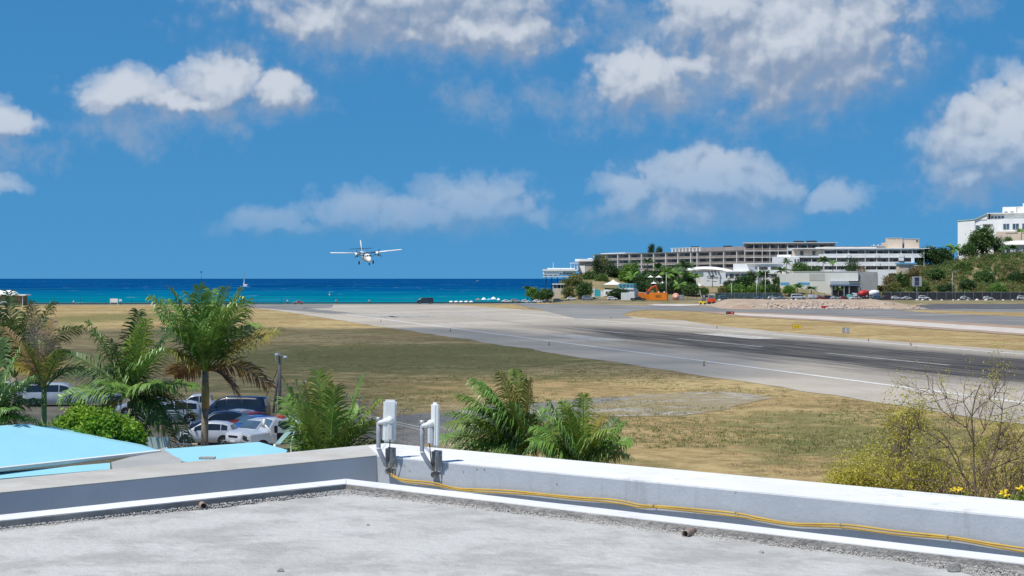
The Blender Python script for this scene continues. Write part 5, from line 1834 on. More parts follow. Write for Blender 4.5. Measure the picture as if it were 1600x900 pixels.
def airplane():
    Y = 438.0
    pos = P(572, 399.5, Y)
    t = thing('propeller_plane', 'white twin propeller aircraft with high wing coming in to land over the runway', 'airplane', pos)
    fwd = Vector((ST, -CT, 0))
    yaw = math.atan2(fwd.y, fwd.x)
    t.rotation_mode = 'XYZ'
    t.rotation_euler = (R(2.9), R(6.0), yaw)      # bank, nose down, heading down the runway
    wp = pm('white_aircraft_paint', (.80, .80, .80), (.76, .76, .76), .5, .35, spec=.5, coat=.4)
    navy = pm('dark_blue_aircraft_paint', (.02, .03, .07), rough=.4)
    redp = pm('red_brown_belly_stripe', (.30, .12, .08), rough=.5)
    secs = [(5.9, .10, .10, -.45), (5.5, .38, .34, -.40), (4.8, .62, .58, -.28), (4.1, .74, .78, -.08), (3.4, .80, .95, .05), (2.2, .82, 1.0, .08), (-2.5, .82, 1.0, .08), (-4.2, .66, .80, .25), (-6.0, .42, .52, .50), (-8.2, .22, .30, .72), (-9.0, .10, .16, .80)]
    rings = []
    for x, hw, hh, zc in secs:
        r = []
        for k in range(16):
            a = 2 * math.pi * k / 16
            c, s_ = math.cos(a), math.sin(a)
            e = .72
            r.append((x, hw * math.copysign(abs(c) ** e, c), zc - .35 + hh * math.copysign(abs(s_) ** e, s_)))
        rings.append(r)
    o = loft(rings).build('fuselage', wp, t, True); recalc(o.data)
    MB().box(-4.0, 4.3, -.55, .55, -1.32, -1.22).build('belly_stripe', redp, t, bevel=.03)
    for sd in (-1, 1):
        MB().box(4.0, 4.35, min(sd * .06, sd * .62), max(sd * .06, sd * .62), .18, .56).build('cockpit_window', M['car_glass'], t, bevel=.06)
        MB().box(3.3, 3.9, sd * .78 - .03, sd * .78 + .03, .05, .50).build('cockpit_window', M['car_glass'], t, bevel=.02)
        for k in range(6):
            MB().box(1.6 - k * .8, 2.0 - k * .8, sd * .82 - .02, sd * .82 + .02, -.1, .32).build('cabin_window', M['car_glass'], t, bevel=.015)
        # wing half, dihedral; dark section inboard of the engines, white outer panel
        z0 = .78
        rr = [aero(1.35, sd * y, z0 + abs(y) * .052, 1.98, .32) for y in (0, 3.1)]
        o = loft(rr).build('inner_wing', navy, t, True); recalc(o.data)
        rr = [aero(1.37, sd * y, z0 + .003 + abs(y) * .052, 1.99, .33) for y in (3.1, 6.5, 9.6)] + [aero(1.25, sd * 9.9, z0 + 9.9 * .052, 1.7, .12)]
        o = loft(rr).build('outer_wing', wp, t, True); recalc(o.data)
        o = loft([aero(.75, sd * .86, -.75, .32, .10), aero(.75, sd * 3.2, z0 + .08, .32, .10)]).build('wing_strut', navy, t); recalc(o.data)
        en = MB().lathe([(.26, 3.0), (.40, 2.6), (.46, 1.9), (.46, .6), (.30, -.4)], axis='x', seg=16).build('engine', wp, t, True, loc=(0, sd * 2.85, z0 - .06))
        pr0 = MB().lathe([(.02, 3.55), (.14, 3.35), (.20, 3.0)], axis='x', seg=12).build('spinner', navy, en, True)
        MB().box(2.4, 3.02, -.22, .22, -.62, -.36).build('air_intake', M['black'], en, bevel=.05)
        for k in range(3):
            a = k * 2.094 + .25 * sd
            d = Vector((0, math.sin(a), math.cos(a))); q = Vector((0, math.cos(a), -math.sin(a)))
            vs = [Vector((3.12, 0, 0)) + d * .15 - q * .06, Vector((3.12, 0, 0)) + d * .15 + q * .06, Vector((3.08, 0, 0)) + d * .8 + q * .11, Vector((3.12, 0, 0)) + d * 1.28 + q * .05,
                  Vector((3.12, 0, 0)) + d * 1.28 - q * .05, Vector((3.16, 0, 0)) + d * .8 - q * .10]
            m = MB(); n = 6
            m.add(vs + [v - Vector((.04, 0, 0)) for v in vs], [tuple(range(n)), tuple(range(2 * n - 1, n - 1, -1))] + [(i, n + i, n + (i + 1) % n, (i + 1) % n) for i in range(n)])
            m.build('propeller_blade', M['black'], en)
        o = loft([aero(-7.4, sd * .0, 1.25, 1.5, .16), aero(-7.5, sd * 3.1, 1.25, 1.15, .10)]).build('tailplane', navy, t, True); recalc(o.data)
        # main gear
        MB().tube([(-.3, sd * .7, -1.1), (-.3, sd * 1.85, -1.75)], .10, 8).build('gear_leg', wp, t)
        w = MB().lathe([(.16, -.15), (.42, -.15), (.48, -.08), (.48, .08), (.42, .15), (.16, .15)], axis='y', seg=18).build('main_wheel', M['tyre'], t, loc=(-.3, sd * 1.95, -1.9))
        MB().lathe([(.17, -.16), (.17, .16)], axis='y', seg=12).build('hub', M['steel'], w)
    MB().tube([(4.4, 0, -.9), (4.5, 0, -1.75)], .09, 8).build('nose_gear_leg', wp, t)
    w = MB().lathe([(.12, -.11), (.36, -.11), (.40, 0), (.36, .11), (.12, .11)], axis='y', seg=16).build('nose_wheel', M['tyre'], t, loc=(4.5, 0, -1.85))
    o = loft([aero(-6.0, 0, .55, 2.9, .22, True), aero(-7.0, 0, 2.0, 2.0, .20, True), aero(-7.9, 0, 3.55, 1.25, .16, True)]).build('tail_fin', wp, t, True); recalc(o.data)


airplane()


# cumulus overhead that throws the broad shadow on the field (photo: dark band over grass and runway)
def shade_cloud():
    outline = [(-160, 512), (120, 516), (400, 511), (520, 514), (650, 511), (760, 516), (860, 522), (960, 529), (1040, 536), (1130, 546), (1200, 560), (1215, 574), (1150, 583), (1060, 586), (940, 583), (830, 588), (740, 597), (670, 612), (620, 650), (560, 690), (440, 712), (260, 700), (60, 690), (-160, 670)]
    H = 950.0
    sh = Vector((SUN.x, SUN.y, 0)) / SUN.z * H
    poly = [G(x, y) for x, y in outline]
    cen = sum((Vector((p.x, p.y, 0)) for p in poly), Vector()) / len(poly)
    def inside(x, y):
        c = False; n = len(poly)
        for i in range(n):
            a, b_ = poly[i], poly[(i + 1) % n]
            if (a.y > y) != (b_.y > y) and x < (b_.x - a.x) * (y - a.y) / (b_.y - a.y) + a.x:
                c = not c
        return c
    def edge_d(x, y):
        best = 1e9
        q = Vector((x, y, 0)); n = len(poly)
        for i in range(n):
            a, b_ = poly[i], poly[(i + 1) % n]
            d = b_ - a; u = max(0, min(1, (q - a).dot(d) / d.length_squared))
            best = min(best, (a + d * u - q).length)
        return best if inside(x, y) else -best
    xs = np.arange(min(p.x for p in poly) - 24, max(p.x for p in poly) + 24, 5.0)
    ys = np.arange(min(p.y for p in poly) - 24, max(p.y for p in poly) + 24, 5.0)
    idx = {}; vt, vb, dn = [], [], []
    for j, y in enumerate(ys):
        for i, x in enumerate(xs):
            e = edge_d(x, y) + 14 * mnoise.noise(Vector((x * .028, y * .028, 4))) + 6 * mnoise.noise(Vector((x * .09, y * .09, 7)))
            if e > -9:
                th = max(0.0, e + 9)
                lump = 1 + .5 * mnoise.noise(Vector((x * .05, y * .05, 1)))
                idx[(i, j)] = len(vt)
                vt.append((x - cen.x, y - cen.y, min(60, th * 1.1) * lump))
                vb.append((x - cen.x, y - cen.y, -min(8, th * .3) * lump - .02))
                dn.append(min(1, th / 22))
    n = len(vt); fs = []
    for (i, j) in idx:
        q = [(i, j), (i + 1, j), (i + 1, j + 1), (i, j + 1)]
        if all(k in idx for k in q):
            f = [idx[k] for k in q]
            fs.append(tuple(f)); fs.append(tuple(k + n for k in reversed(f)))
    me = mesh('cloud', vt + vb, fs, None, True)
    at = me.attributes.new('thickness', 'FLOAT', 'POINT')
    at.data.foreach_set('value', dn + dn)
    m, b, pr = new_mat('cumulus_cloud')
    pr.inputs['Base Color'].default_value = (.85, .86, .88, 1)
    pr.inputs['Roughness'].default_value = 1.0
    pr.inputs['Specular IOR Level'].default_value = 0
    a = b.node('ShaderNodeAttribute'); a.attribute_name = 'thickness'
    tc = b.node('ShaderNodeTexCoord')
    dens = b.m('MULTIPLY', b.sm(a.outputs['Fac'], 0.0, .9), b.sm(b.noise(tc.outputs['Object'], .03, 5, .6), .2, .6, .20, .38))
    b.link(dens, pr.inputs['Alpha'])
    me.materials.append(m)
    o = obj('cloud', me, None, Vector((cen.x, cen.y, 0)) + sh + Vector((0, 0, H)))
    tag(o, 'white cumulus cloud overhead shading the grass and the near runway', 'cloud')


shade_cloud()

# ================================================================== FAR SIDE OF THE FIELD
def cube_for(mat):
    def mk():
        m = MB().box(0, 1, 0, 1, 0, 1)
        return mesh('block', m.v, m.f, mat)
    return cached(('cube', mat.name), mk)


class Fac:
    """a building whose front runs from photo column pxL at depth YL to pxR at depth YR"""
    def __init__(self, name, label, cat, pxL, YL, pxR, YR, ref, group=None, z0=0.0):
        A = Vector(((pxL - 800) / F * YL, YL, 0)); B = Vector(((pxR - 800) / F * YR, YR, 0))
        self.A, self.d = A, (B - A).normalized()
        self.ref = ref; self.z0 = z0
        self.t = thing(name, label, cat, (A.x, A.y, z0), math.atan2(self.d.y, self.d.x), group)

    def x(self, px):
        u = (px - 800) / F
        return (u * self.A.y - self.A.x) / (self.d.x - u * self.d.y)

    def z(self, py):
        s_ = self.x(self.ref)
        Y = self.A.y + self.d.y * s_
        return EYE - (py - HOR) / F * Y - self.z0

    def box(self, name, px0, px1, pt, pb, y0, y1, mat, parent=None):
        """box from rows pt..pb (pb None: down to the ground)"""
        x0, x1 = self.x(px0), self.x(px1)
        zt = self.z(pt); zb = 0.0 if pb is None else self.z(pb)
        o = bpy.data.objects.new(name, cube_for(M[mat] if isinstance(mat, str) else mat))
        link(o, parent or self.t)
        o.location = (x0, y0, zb); o.scale = (max(x1 - x0, .02), y1 - y0, max(zt - zb, .02))
        return o

    def window(self, px0, px1, pt, pb, y, mat='glass', frame='offwhite'):
        w = self.box('window', px0, px1, pt, pb, y - .12, y - .04, frame)
        dx = min(.5, (px1 - px0) * .07)
        self.box('pane', px0 + dx, px1 - dx, pt + .45, pb - .45, y - .16, y - .121, mat)


rb = random.Random(5)


def balconies(f, cols, rows, front, mats, rail=True, railmat='tan_rail', slab='offwhite', depth=1.6, rail_h=.36, last_open=True, col='offwhite', skip=()):
    """grid of recessed balconies: slab edges, party walls, parapets, sliding doors"""
    for r in range(len(rows)):
        f.box('floor_slab', cols[0] - .3, cols[-1] + .3, rows[r], rows[r] + 1.15, front - .12, front + depth, slab)
    for r in range(len(rows) - 1):
        for c in range(len(cols) - 1):
            if (r, c) in skip: continue
            a, b_ = cols[c], cols[c + 1]
            w = b_ - a
            top, bot = rows[r] + 1.2, rows[r + 1]
            q = rb.random()
            lo = a + w * (.08 if q < .5 else .36); hi = lo + w * rb.uniform(.40, .56)
            f.window(lo, min(hi, b_ - .6), top + (bot - top) * .12, bot - .1, front + depth, 'glass', mats)
            if rail:
                f.box('balcony_front', a + .3, b_ - .3, bot - (bot - top) * rail_h, bot - .02, front - .02, front + .10, railmat)
    for c in range(len(cols)):
        f.box('party_wall', cols[c] - .45, cols[c] + .45, rows[0] + 1.2, rows[-1], front - .08, front + depth - .05, col)


# --- long grey guest wing
h1 = Fac('hotel_wing', 'long weathered grey hotel wing with rows of balconies behind the palms', 'hotel', 926, 1010, 1166, 850, 1160)
h1.box('wall', 926, 1166, 391.2, None, 1.6, 16, 'room')
c1 = [928, 946, 965, 983, 1002, 1021, 1040, 1059, 1079, 1089, 1109.5, 1130.5, 1151, 1164]
balconies(h1, c1, [391.4, 401.2, 411, 420.8, 430.6], 0, 'concrete_grey', railmat='tan_rail', slab='slab_grey', col='offwhite')
h1.box('roof_slab', 925, 1167, 390.6, 391.4, -.3, 16.3, 'concrete_grey')
h1.box('roof_parapet', 930, 968, 388.6, 390.6, 4, 12, 'white')
for k in range(9):
    h1.box('roof_baluster', 1048 + k * 5.4, 1050 + k * 5.4, 384.4, 390.6, .5, .9, 'offwhite')
h1.box('roof_rail', 1046, 1095, 383.8, 384.6, .4, 1.0, 'offwhite')
h1.box('roof_room', 1046, 1165, 384.4, 390.6, 5, 14, 'room')
h1.box('roof_plant', 1063, 1069, 381.5, 384.4, 7, 10, 'dark')
h1.box('roof_plant', 1113, 1120, 382.3, 384.4, 7, 10, 'dark')
# --- upper wing
h2 = Fac('hotel_wing', 'upper grey hotel block with stepped roof above the long wing', 'hotel', 1162, 842, 1308, 836, 1200)
h2.box('wall', 1163, 1305, 380.4, None, 1.6, 15, 'room')
balconies(h2, [1164, 1178, 1191, 1203, 1216, 1230], [380.0, 391.4, 401.4, 411.4, 421], 0, 'concrete_grey', railmat='tan_rail', col='offwhite')
balconies(h2, [1231, 1246, 1262, 1279, 1303], [380.6, 390.8, 401], 0, 'offwhite', railmat='offwhite', col='offwhite')
h2.box('roof_slab', 1161, 1309, 378.9, 380.0, -.8, 15.4, 'offwhite')
h2.box('roof_plant', 1241, 1257, 376.2, 378.9, 4, 8, 'dark')
h2.box('roof_plant', 1261, 1277, 375.9, 378.9, 4, 8, 'dark')
# --- white front wing
h3 = Fac('hotel_building', 'white hotel with three rows of balconies and cream rooftop boxes', 'hotel', 1205, 800, 1452, 792, 1330)
h3.box('wall', 1250, 1445, 390.5, None, 2.0, 17, 'room')
rows3 = [389.0, 401.6, 414.4, 426]
cols3 = [1287.5, 1307, 1325.6, 1352, 1370, 1389, 1408, 1426, 1444]
balconies(h3, cols3, rows3, 0, 'white', railmat='white', slab='white', col='white', depth=2.0, rail_h=.46, skip=((1, 7), (2, 7), (2, 6)))
balconies(h3, [1249, 1268, 1287], [401.6, 414.4, 426], 0, 'white', railmat='white', slab='white', col='white', depth=2.0, rail_h=.46)
for (a, y_) in ((1283, 397), (1325, 397), (1370, 397), (1408, 397), (1371, 410), (1408, 402)):
    h3.box('balcony_front', a - 4, a + 4, y_ - .2, y_ + 5.6, -.55, -.13, 'white')
h3.box('roof_slab', 1239, 1452, 387.9, 388.9, -.8, 17, 'white')
h3.box('roof_upstand', 1290, 1385, 384.6, 387.9, 3, 15, 'concrete_grey')
h3.box('roof_upstand', 1275, 1370, 386.0, 387.9, 1.5, 3, 'offwhite')
h3.box('corner_room', 1240, 1287, 389.2, 399.5, 1.0, 12, 'cream')
h3.window(1269, 1275, 391.5, 399, 1.0, 'glass', 'offwhite')
h3.window(1250, 1256, 391.5, 399, 1.0, 'glass', 'cream')
h3.box('terrace_parapet', 1238, 1290, 399.6, 402.2, -.5, 12, 'white')
h3.box('end_block', 1209, 1249, 401.0, None, -.8, 14, 'white')
h3.box('end_block_roof', 1216, 1236, 397.8, 401.0, 2, 10, 'white')
h3.window(1214, 1226, 410, 412.2, -.8, 'glass', 'offwhite')
for a in (1241, 1245.5):
    h3.window(a, a + 2.4, 404, 410, -.8, 'glass', 'white')
for (a, b_, y_) in ((1388, 1411.5, 372), (1415, 1438, 373.4)):
    h3.box('roof_box', a, b_, y_, 387.9, 4, 11, 'cream')
    h3.box('roof_box_cap', a - .3, b_ + .3, y_ - .5, y_, 3.8, 11.2, 'offwhite')
h3.box('roof_box', 1380.5, 1388, 379, 387.9, 5, 10, 'cream')
h3.window(1433, 1436.5, 375, 378, 4, 'dark', 'cream')
for k in range(5):
    h3.box('roof_plant', 1363 + k * 3.6, 1364.6 + k * 3.6, 383.5 - (k % 2) * 2, 387.9, 4 + k * .5, 5 + k * .5, 'white')

# --- lower white blocks
h4 = Fac('casino_building', 'low white casino building with stepped blocks among dark trees', 'building', 1122, 772, 1224, 768, 1170)
h4.box('upper_block', 1146, 1184, 412.0, None, 3, 14, 'white')
h4.box('side_block', 1184.3, 1224, 412.6, None, 2, 14, 'white')
h4.box('roof_slab', 1167, 1225, 411.0, 412.4, 1.4, 14.4, 'white')
h4.box('lower_block', 1122, 1184, 424.8, None, 0, 10, 'white')
h4.box('roof_slab', 1120, 1186, 423.8, 425.2, -.8, 2.9, 'offwhite')
for (a, b_, y0, y1, yy) in ((1185.5, 1200, 416, 421.8, 2), (1204, 1216, 416, 421.8, 2), (1185.5, 1200, 428, 434, 2), (1204, 1216, 428.5, 434, 2), (1139.5, 1147, 428, 434.6, 0), (1148.5, 1155.5, 428, 434.6, 0), (1158, 1170, 428.2, 434.6, 0), (1172, 1183, 428.2, 434.6, 0), (1180.4, 1182.6, 416, 421, 3), (1134, 1136.4, 429, 434, 0)):
    h4.window(a, b_, y0, y1, yy, 'glass', 'offwhite')
for (a, b_) in ((1185, 1223), (1185, 1223)):
    pass
h4.box('balcony_front', 1185, 1224, 421.9, 427.6, 1.4, 1.6, 'white')

# white vaulted marquee
mq = Fac('vaulted_marquee', 'long white vaulted canopy roof in front of the grey hotel wing', 'canopy', 1073, 790, 1148, 786, 1110)
m = MB()
xa, xb = mq.x(1073), mq.x(1148)
n = 14; vs = []
for i in range(n + 1):
    u = i / n
    x = xa + (xb - xa) * u
    zc = mq.z(424.2) + (mq.z(416.4) - mq.z(424.2)) * math.sin(math.pi * (0.18 + .82 * u)) ** .7
    for (yy, dz) in ((0, -1.2), (1.0, -.2), (4, 0), (9, -.3)):
        vs.append((x, yy, zc + dz))
m.add(vs, [(4 * i + j, 4 * i + 4 + j, 4 * i + 5 + j, 4 * i + 1 + j) for i in range(n) for j in range(3)])
m.build('canopy', M['canvas'], mq.t, True)
mq.box('back_wall', 1075, 1146, 423.6, None, 1.5, 8, 'offwhite')
# white gate wall carrying the lettering
cw = Fac('sign_wall', 'white wall with dark script lettering under the vaulted canopy', 'sign', 1100.5, 762, 1125, 762, 1112)
cw.box('wall', 1100.5, 1124.5, 425.6, 449, 0, 3, 'white')
cw.box('side_wall', 1124.6, 1134, 425.6, 444, .6, 3, 'white')
cw.box('leg', 1104, 1111, 449, None, .5, 2.5, 'white')
cw.box('leg', 1118, 1124, 449, None, .5, 2.5, 'concrete_grey')
cw.box('poster', 1111.4, 1117, 447.5, 456, .3, .5, pm('dark_red_poster', (.20, .03, .05), (.10, .08, .12), .6, .6))


def text(name, body, size, mat, parent, loc, rot, ext=.02):
    cu = bpy.data.curves.new(name, 'FONT')
    cu.body = body; cu.size = size; cu.extrude = ext; cu.align_x = 'CENTER'; cu.align_y = 'CENTER'
    tmp = bpy.data.objects.new(name, cu)
    COL.objects.link(tmp)
    dg = bpy.context.evaluated_depsgraph_get()
    me = bpy.data.meshes.new_from_object(tmp.evaluated_get(dg))
    bpy.data.objects.remove(tmp)
    me.materials.clear(); me.materials.append(mat)
    o = obj(name, me, parent, loc)
    o.rotation_euler = rot
    return o


tx = text('lettering', 'Casino', 1.9, M['dark'], cw.t, (cw.x(1113.5), -.06, cw.z(433.2)), (R(90), 0, 0))
for (a, b_, y_) in ((1104, 1109, 438.5), (1112, 1120, 439.2)):
    cw.box('lettering_line', a, b_, y_, y_ + .5, -.06, -.02, 'dark')
for k in range(4):
    cw.box('roof_lamp', 1106 + k * 5, 1109 + k * 5, 424.2, 425.4, -.5, 0, 'dark')

# --- beige store
h5 = Fac('store_building', 'large windowless beige store with a blue stripe beside small palms', 'store', 1219, 752, 1390, 748, 1290, z0=0.6)
h5.box('wall', 1219, 1240, 427.8, None, 0, 30, 'beige')
h5.box('wall', 1240.05, 1341, 424.6, None, .02, 30, 'beige')
h5.box('coping', 1239, 1341.5, 423.9, 424.6, -.15, 30.2, 'offwhite')
h5.box('wall_patch', 1264.5, 1288.5, 427, 438.5, -.06, .015, pm('patched_render', (.52, .51, .46), (.49, .48, .43), .2, .85))
h5.box('blue_stripe', 1219.4, 1233, 441.2, 445.2, -.08, -.005, 'blue_trim')
h5.box('blue_stripe', 1246, 1265, 441.2, 445.2, -.06, .015, 'blue_trim')
h5.box('grey_wall', 1341.1, 1371, 424.8, None, 1.0, 28, pm('stained_grey_wall', (.40, .40, .40), (.32, .32, .32), .15, .9, c3=(.25, .25, .26), s3=.08))
h5.box('white_wall', 1371.1, 1389, 424.6, 446, 1.3, 26, 'white')
h5.box('porch_roof', 1297, 1341, 439.2, 444.2, -5, 0, pm('blue_grey_fascia', (.42, .47, .52), (.36, .41, .46), .4, .7))
h5.box('porch_roof_edge', 1296.5, 1341.5, 444.25, 446.6, -5.3, 0, pm('slate_blue_trim', (.12, .17, .25), rough=.7))
h5.box('entrance', 1299, 1340, 446.8, None, -.5, -.02, 'glass')
for a in (1297.2, 1316, 1324, 1339.5):
    h5.box('porch_column', a, a + 1.6, 446.7, None, -5, -4.4, 'steel')
h5.box('upper_sign_frame', 1324, 1340, 439.0, 441.3, -5.6, -5.35, 'dark')

# --- small kiosk with blue roof
h6 = Fac('hillside_kiosk', 'small white kiosk with blue roof trim on the slope below the white hotel', 'building', 1404, 776, 1432, 776, 1415, z0=5.0)
h6.box('wall', 1405, 1420, 412.6, None, 0, 6, 'cream')
h6.box('wall_lower', 1420.1, 1430, 413, None, 1.5, 6, 'offwhite')
h6.box('roof', 1403.5, 1432, 410.6, 413.0, -.6, 6.4, 'blue_trim')
h6.box('chimney', 1427, 1430.5, 400, 410.6, 2, 4, 'white')

# --- big white hotel on the hill
h7 = Fac('hilltop_hotel', 'large white modern hotel on the hilltop at the right edge', 'hotel', 1496.5, 850, 1660, 822, 1560, z0=4.0)
h7.box('end_wall', 1496.5, 1523, 343.6, None, 0, 24, 'white')
h7.box('main_block', 1523.05, 1566, 342.5, None, .6, 24, 'white')
h7.box('front_block', 1566.05, 1660, 342, 362, -1.5, 24, 'white')
h7.box('lower_terrace', 1558, 1660, 362.2, None, -2.2, -1.55, 'cream')
h7.box('lower_block', 1566.1, 1660, 362.2, None, -1.5, 22, 'white')
for k in range(3):
    h7.box('terrace_slot', 1573 + k * 26, 1592 + k * 26, 363.6, 365.2, -2.35, -2.22, 'sandstone')
for (a, b_, y0, y1, yy) in ((1524, 1530, 351, 358, .6), (1568.5, 1578.5, 349.6, 359, -1.5), (1583, 1593.5, 349.6, 359, -1.5), (1598, 1608, 349.6, 359, -1.5)):
    h7.window(a, b_, y0, y1, yy, 'pane', 'offwhite')
    if b_ - a > 8:
        h7.box('mullion', (a + b_) / 2 - .25, (a + b_) / 2 + .25, y0, y1, yy - .2, yy - .165, 'white')
h7.box('balcony_recess', 1535, 1551, 349.6, 357, .45, .58, 'concrete_grey')
h7.window(1538, 1547, 351, 356.8, .45, 'glass', 'concrete_grey')
h7.box('balcony_front', 1534, 1552, 354.8, 358.4, -.2, .4, 'white')
h7.box('top_floor', 1545, 1660, 333.4, 342, 3, 22, 'offwhite')
for k in range(4):
    h7.window(1546 + k * 5.4, 1550.6 + k * 5.4, 337, 341.6, 3, 'pane', 'offwhite')
h7.box('roof_slab', 1541, 1660, 332.4, 333.6, 1.2, 23, 'white')
h7.box('penthouse', 1562.6, 1584, 323, 332.4, 5, 18, 'white')
h7.box('penthouse', 1584.1, 1595, 322.6, 332.4, 6, 18, 'offwhite')
for a in (1565, 1574.5):
    h7.window(a, a + 6.2, 329.8, 332.3, 5, 'pane', 'white')
h7.box('lift_tower', 1595.1, 1640, 318, 334, 4, 16, 'white')
# sloping green-edged roof between end wall and top floor
sl = MB()
xs_ = [h7.x(1496), h7.x(1523), h7.x(1541.5)]
zs_ = [h7.z(343.4), h7.z(341.6), h7.z(333.2)]
vs = []
for x, z_ in zip(xs_, zs_):
    vs += [(x, -.3, z_), (x, 22, z_), (x, -.3, z_ - .35), (x, 22, z_ - .35)]
sl.add(vs, [(0, 4, 5, 1), (4, 8, 9, 5), (2, 3, 7, 6), (6, 7, 11, 10), (0, 2, 6, 4), (4, 6, 10, 8), (1, 5, 7, 3), (5, 9, 11, 7), (0, 1, 3, 2), (8, 10, 11, 9)])
sl.build('sloping_roof', pm('pale_green_roof', (.40, .52, .36), (.5, .55, .46), .3, .7), h7.t)
sg = MB().add([(xs_[1], .3, h7.z(342.6)), (xs_[2], .3, h7.z(342.6)), (xs_[2], .3, zs_[2] - .4), (xs_[1], 20, h7.z(342.6)), (xs_[2], 20, h7.z(342.6)), (xs_[2], 20, zs_[2] - .4)], [(0, 1, 2), (5, 4, 3), (0, 2, 5, 3), (1, 4, 5, 2), (0, 3, 4, 1)]).build('gable', M['white'], h7.t)

h9 = Fac('bungalow', 'white bungalow with shallow white roof on the hill below the hilltop hotel', 'house', 1552, 812, 1660, 800, 1590, z0=14.0)
h9.box('wall', 1555, 1660, 382.4, None, 0, 10, pm('pale_grey_wall', (.52, .53, .53), (.46, .47, .47), .3, .8))
sl = MB()
xa, xb = h9.x(1551.5), h9.x(1664)
sl.add([(xa, -1, h9.z(382.4)), (xb, -1, h9.z(382.4)), (xb, 11, h9.z(382.4)), (xa, 11, h9.z(382.4)), (xa + 4, 5, h9.z(375.6)), (xb, 5, h9.z(375.6))], [(0, 1, 5, 4), (2, 3, 4, 5), (3, 0, 4), (0, 3, 2, 1)]).build('roof', M['canvas'], h9.t)
h9.box('fascia', 1551.3, 1660, 381.4, 382.8, -1.15, -1.02, 'white')
for a in (1560, 1572, 1586, 1598):
    h9.window(a, a + 7, 387, 394, 0, 'pane', 'white')
h9.box('porch_column', 1553, 1555, 382.8, None, -1, -.4, 'white')

# --- terrace restaurant over the cliff
h8 = Fac('cliff_restaurant', 'white restaurant jutting out from the sea cliff on stilts', 'restaurant', 848.5, 778, 905, 778, 875, z0=0.0)
h8.box('roof', 848.5, 902, 420.6, 423.4, -.5, 14, 'white')
h8.box('roof_ridge', 856, 898, 418.8, 420.6, 2, 11, 'white')
h8.box('wall', 849, 880, 423.4, 428.6, 0, 13, 'white')
h8.box('wall', 880.05, 900, 423.4, 430.0, .6, 12, pm('pale_blue_wall', (.50, .60, .64), (.44, .54, .6), .4, .7))
for k in range(3):
    h8.window(849.8 + k * 7.6, 855.8 + k * 7.6, 428.6, 431.4, .0, 'glass', 'white')
for k in range(4):
    h8.window(873.4 + k * 5.8, 878.2 + k * 5.8, 426, 429.4, -.15 if k < 1 else .6, 'pane', 'white')
h8.box('deck', 849, 898, 431.4, 432.8, -.3, 13, 'offwhite')
for a in (853, 862, 871, 880):
    h8.box('stilt', a, a + 1.2, 432.8, None, 5, 5.5, 'dark')
h8.box('flag_pole', 864.4, 865.0, 410, 418.8, 4, 4.2, 'white')
for a in (892, 897.5, 903):
    h8.box('pergola_post', a, a + .7, 411.4, 420.6, 3, 3.3, 'white')
h8.box('pergola_roof', 891.5, 904.4, 410.4, 411.4, 2.5, 8, 'white')
h8b = Fac('stone_pavilion', 'pavilion with flat white roof and pink stone wall beside the cliff restaurant', 'building', 899, 786, 930, 784, 915)
h8b.box('wall', 905.2, 929, 408.4, None, 0, 12, 'sandstone')
h8b.box('upper_band', 914, 929, 408.6, 412.4, -.10, -.005, 'concrete_grey')
h8b.box('roof', 899, 931, 404.6, 408.4, -1, 13, 'white')
h8b.box('door', 906, 914, 415, 426, -.1, -.01, 'white')
h8b.box('side_room', 900.5, 905, 409.8, 424, 1.5, 9, 'offwhite')
h8b.box('chimney', 917, 923, 403.4, 404.6, 3, 7, 'white')

# dark rock face carrying the restaurant
def sea_cliff():
    bm = bmesh.new()
    bmesh.ops.create_icosphere(bm, subdivisions=5, radius=1.0)
    c = P(896, 450, 792)
    for v in bm.verts:
        n = v.co.copy()
        k = 1 + .16 * mnoise.noise(n * 2.2) + .09 * mnoise.noise(n * 6.0) + .05 * mnoise.noise(n * 15.0)
        v.co = Vector((n.x * 10.5 * k, n.y * 16 * k, max(n.z, -.9) * 12.5 * k))
        v.co.x += v.co.z * .22
    me = bpy.data.meshes.new('sea_cliff'); bm.to_mesh(me); bm.free()
    me.materials.append(pm('dark_cliff_rock', (.17, .145, .13), (.10, .085, .08), .35, .95, c3=(.27, .22, .18), s3=.25, bump=.8, bscale=1.2))
    o = obj('sea_cliff', me, None, (c.x, 794, -1.0)); o['kind'] = 'structure'


sea_cliff()
# beach bar below the cliff
bb = Fac('beach_bar', 'small beach bar with flat white roof under the cliff', 'bar', 863, 742, 882, 742, 872, z0=.8)
bb.box('roof', 863, 882, 443.2, 444.6, -.5, 5, 'white')
bb.box('counter', 864, 881, 450.5, None, 0, 4.5, 'cream')
bb.box('back_wall', 864, 881, 444.6, 450.5, 3.5, 4.4, 'concrete_grey')
for a in (864, 870, 876, 880.4):
    bb.box('post', a, a + .7, 444.6, 450.5, 0, .3, 'white')
# turquoise fronted beach shop and its white wall
ts = Fac('beach_shop', 'beach shop with turquoise upper front and white lower wall', 'shop', 943, 730, 992, 726, 970, z0=1.0)
ts.box('lower_wall', 943, 966, 452.6, None, 0, 8, 'white')
ts.box('lower_wall', 966.05, 992, 452.4, None, -1.2, 8, 'offwhite')
ts.box('upper_front', 967, 990.5, 443, 450.2, -1, 6, pm('turquoise_glass_front', (.10, .40, .45), (.20, .48, .50), .6, .25))
ts.box('balcony', 966.2, 991, 450.3, 452.3, -1.6, 6, 'white')
for k in range(4):
    ts.window(968.2 + k * 5.6, 972.8 + k * 5.6, 443.8, 449.6, -1, 'pane', 'teal')
for k in range(3):
    ts.window(946 + k * 6.4, 950 + k * 6.4, 455, 460, 0, 'glass', 'offwhite')
tp = Fac('teal_panel', 'bright teal painted panel standing between white walls', 'panel', 929, 728, 938, 728, 933, z0=1.0)
tp.box('panel_board', 929, 938, 452.4, None, 0, .3, 'teal')
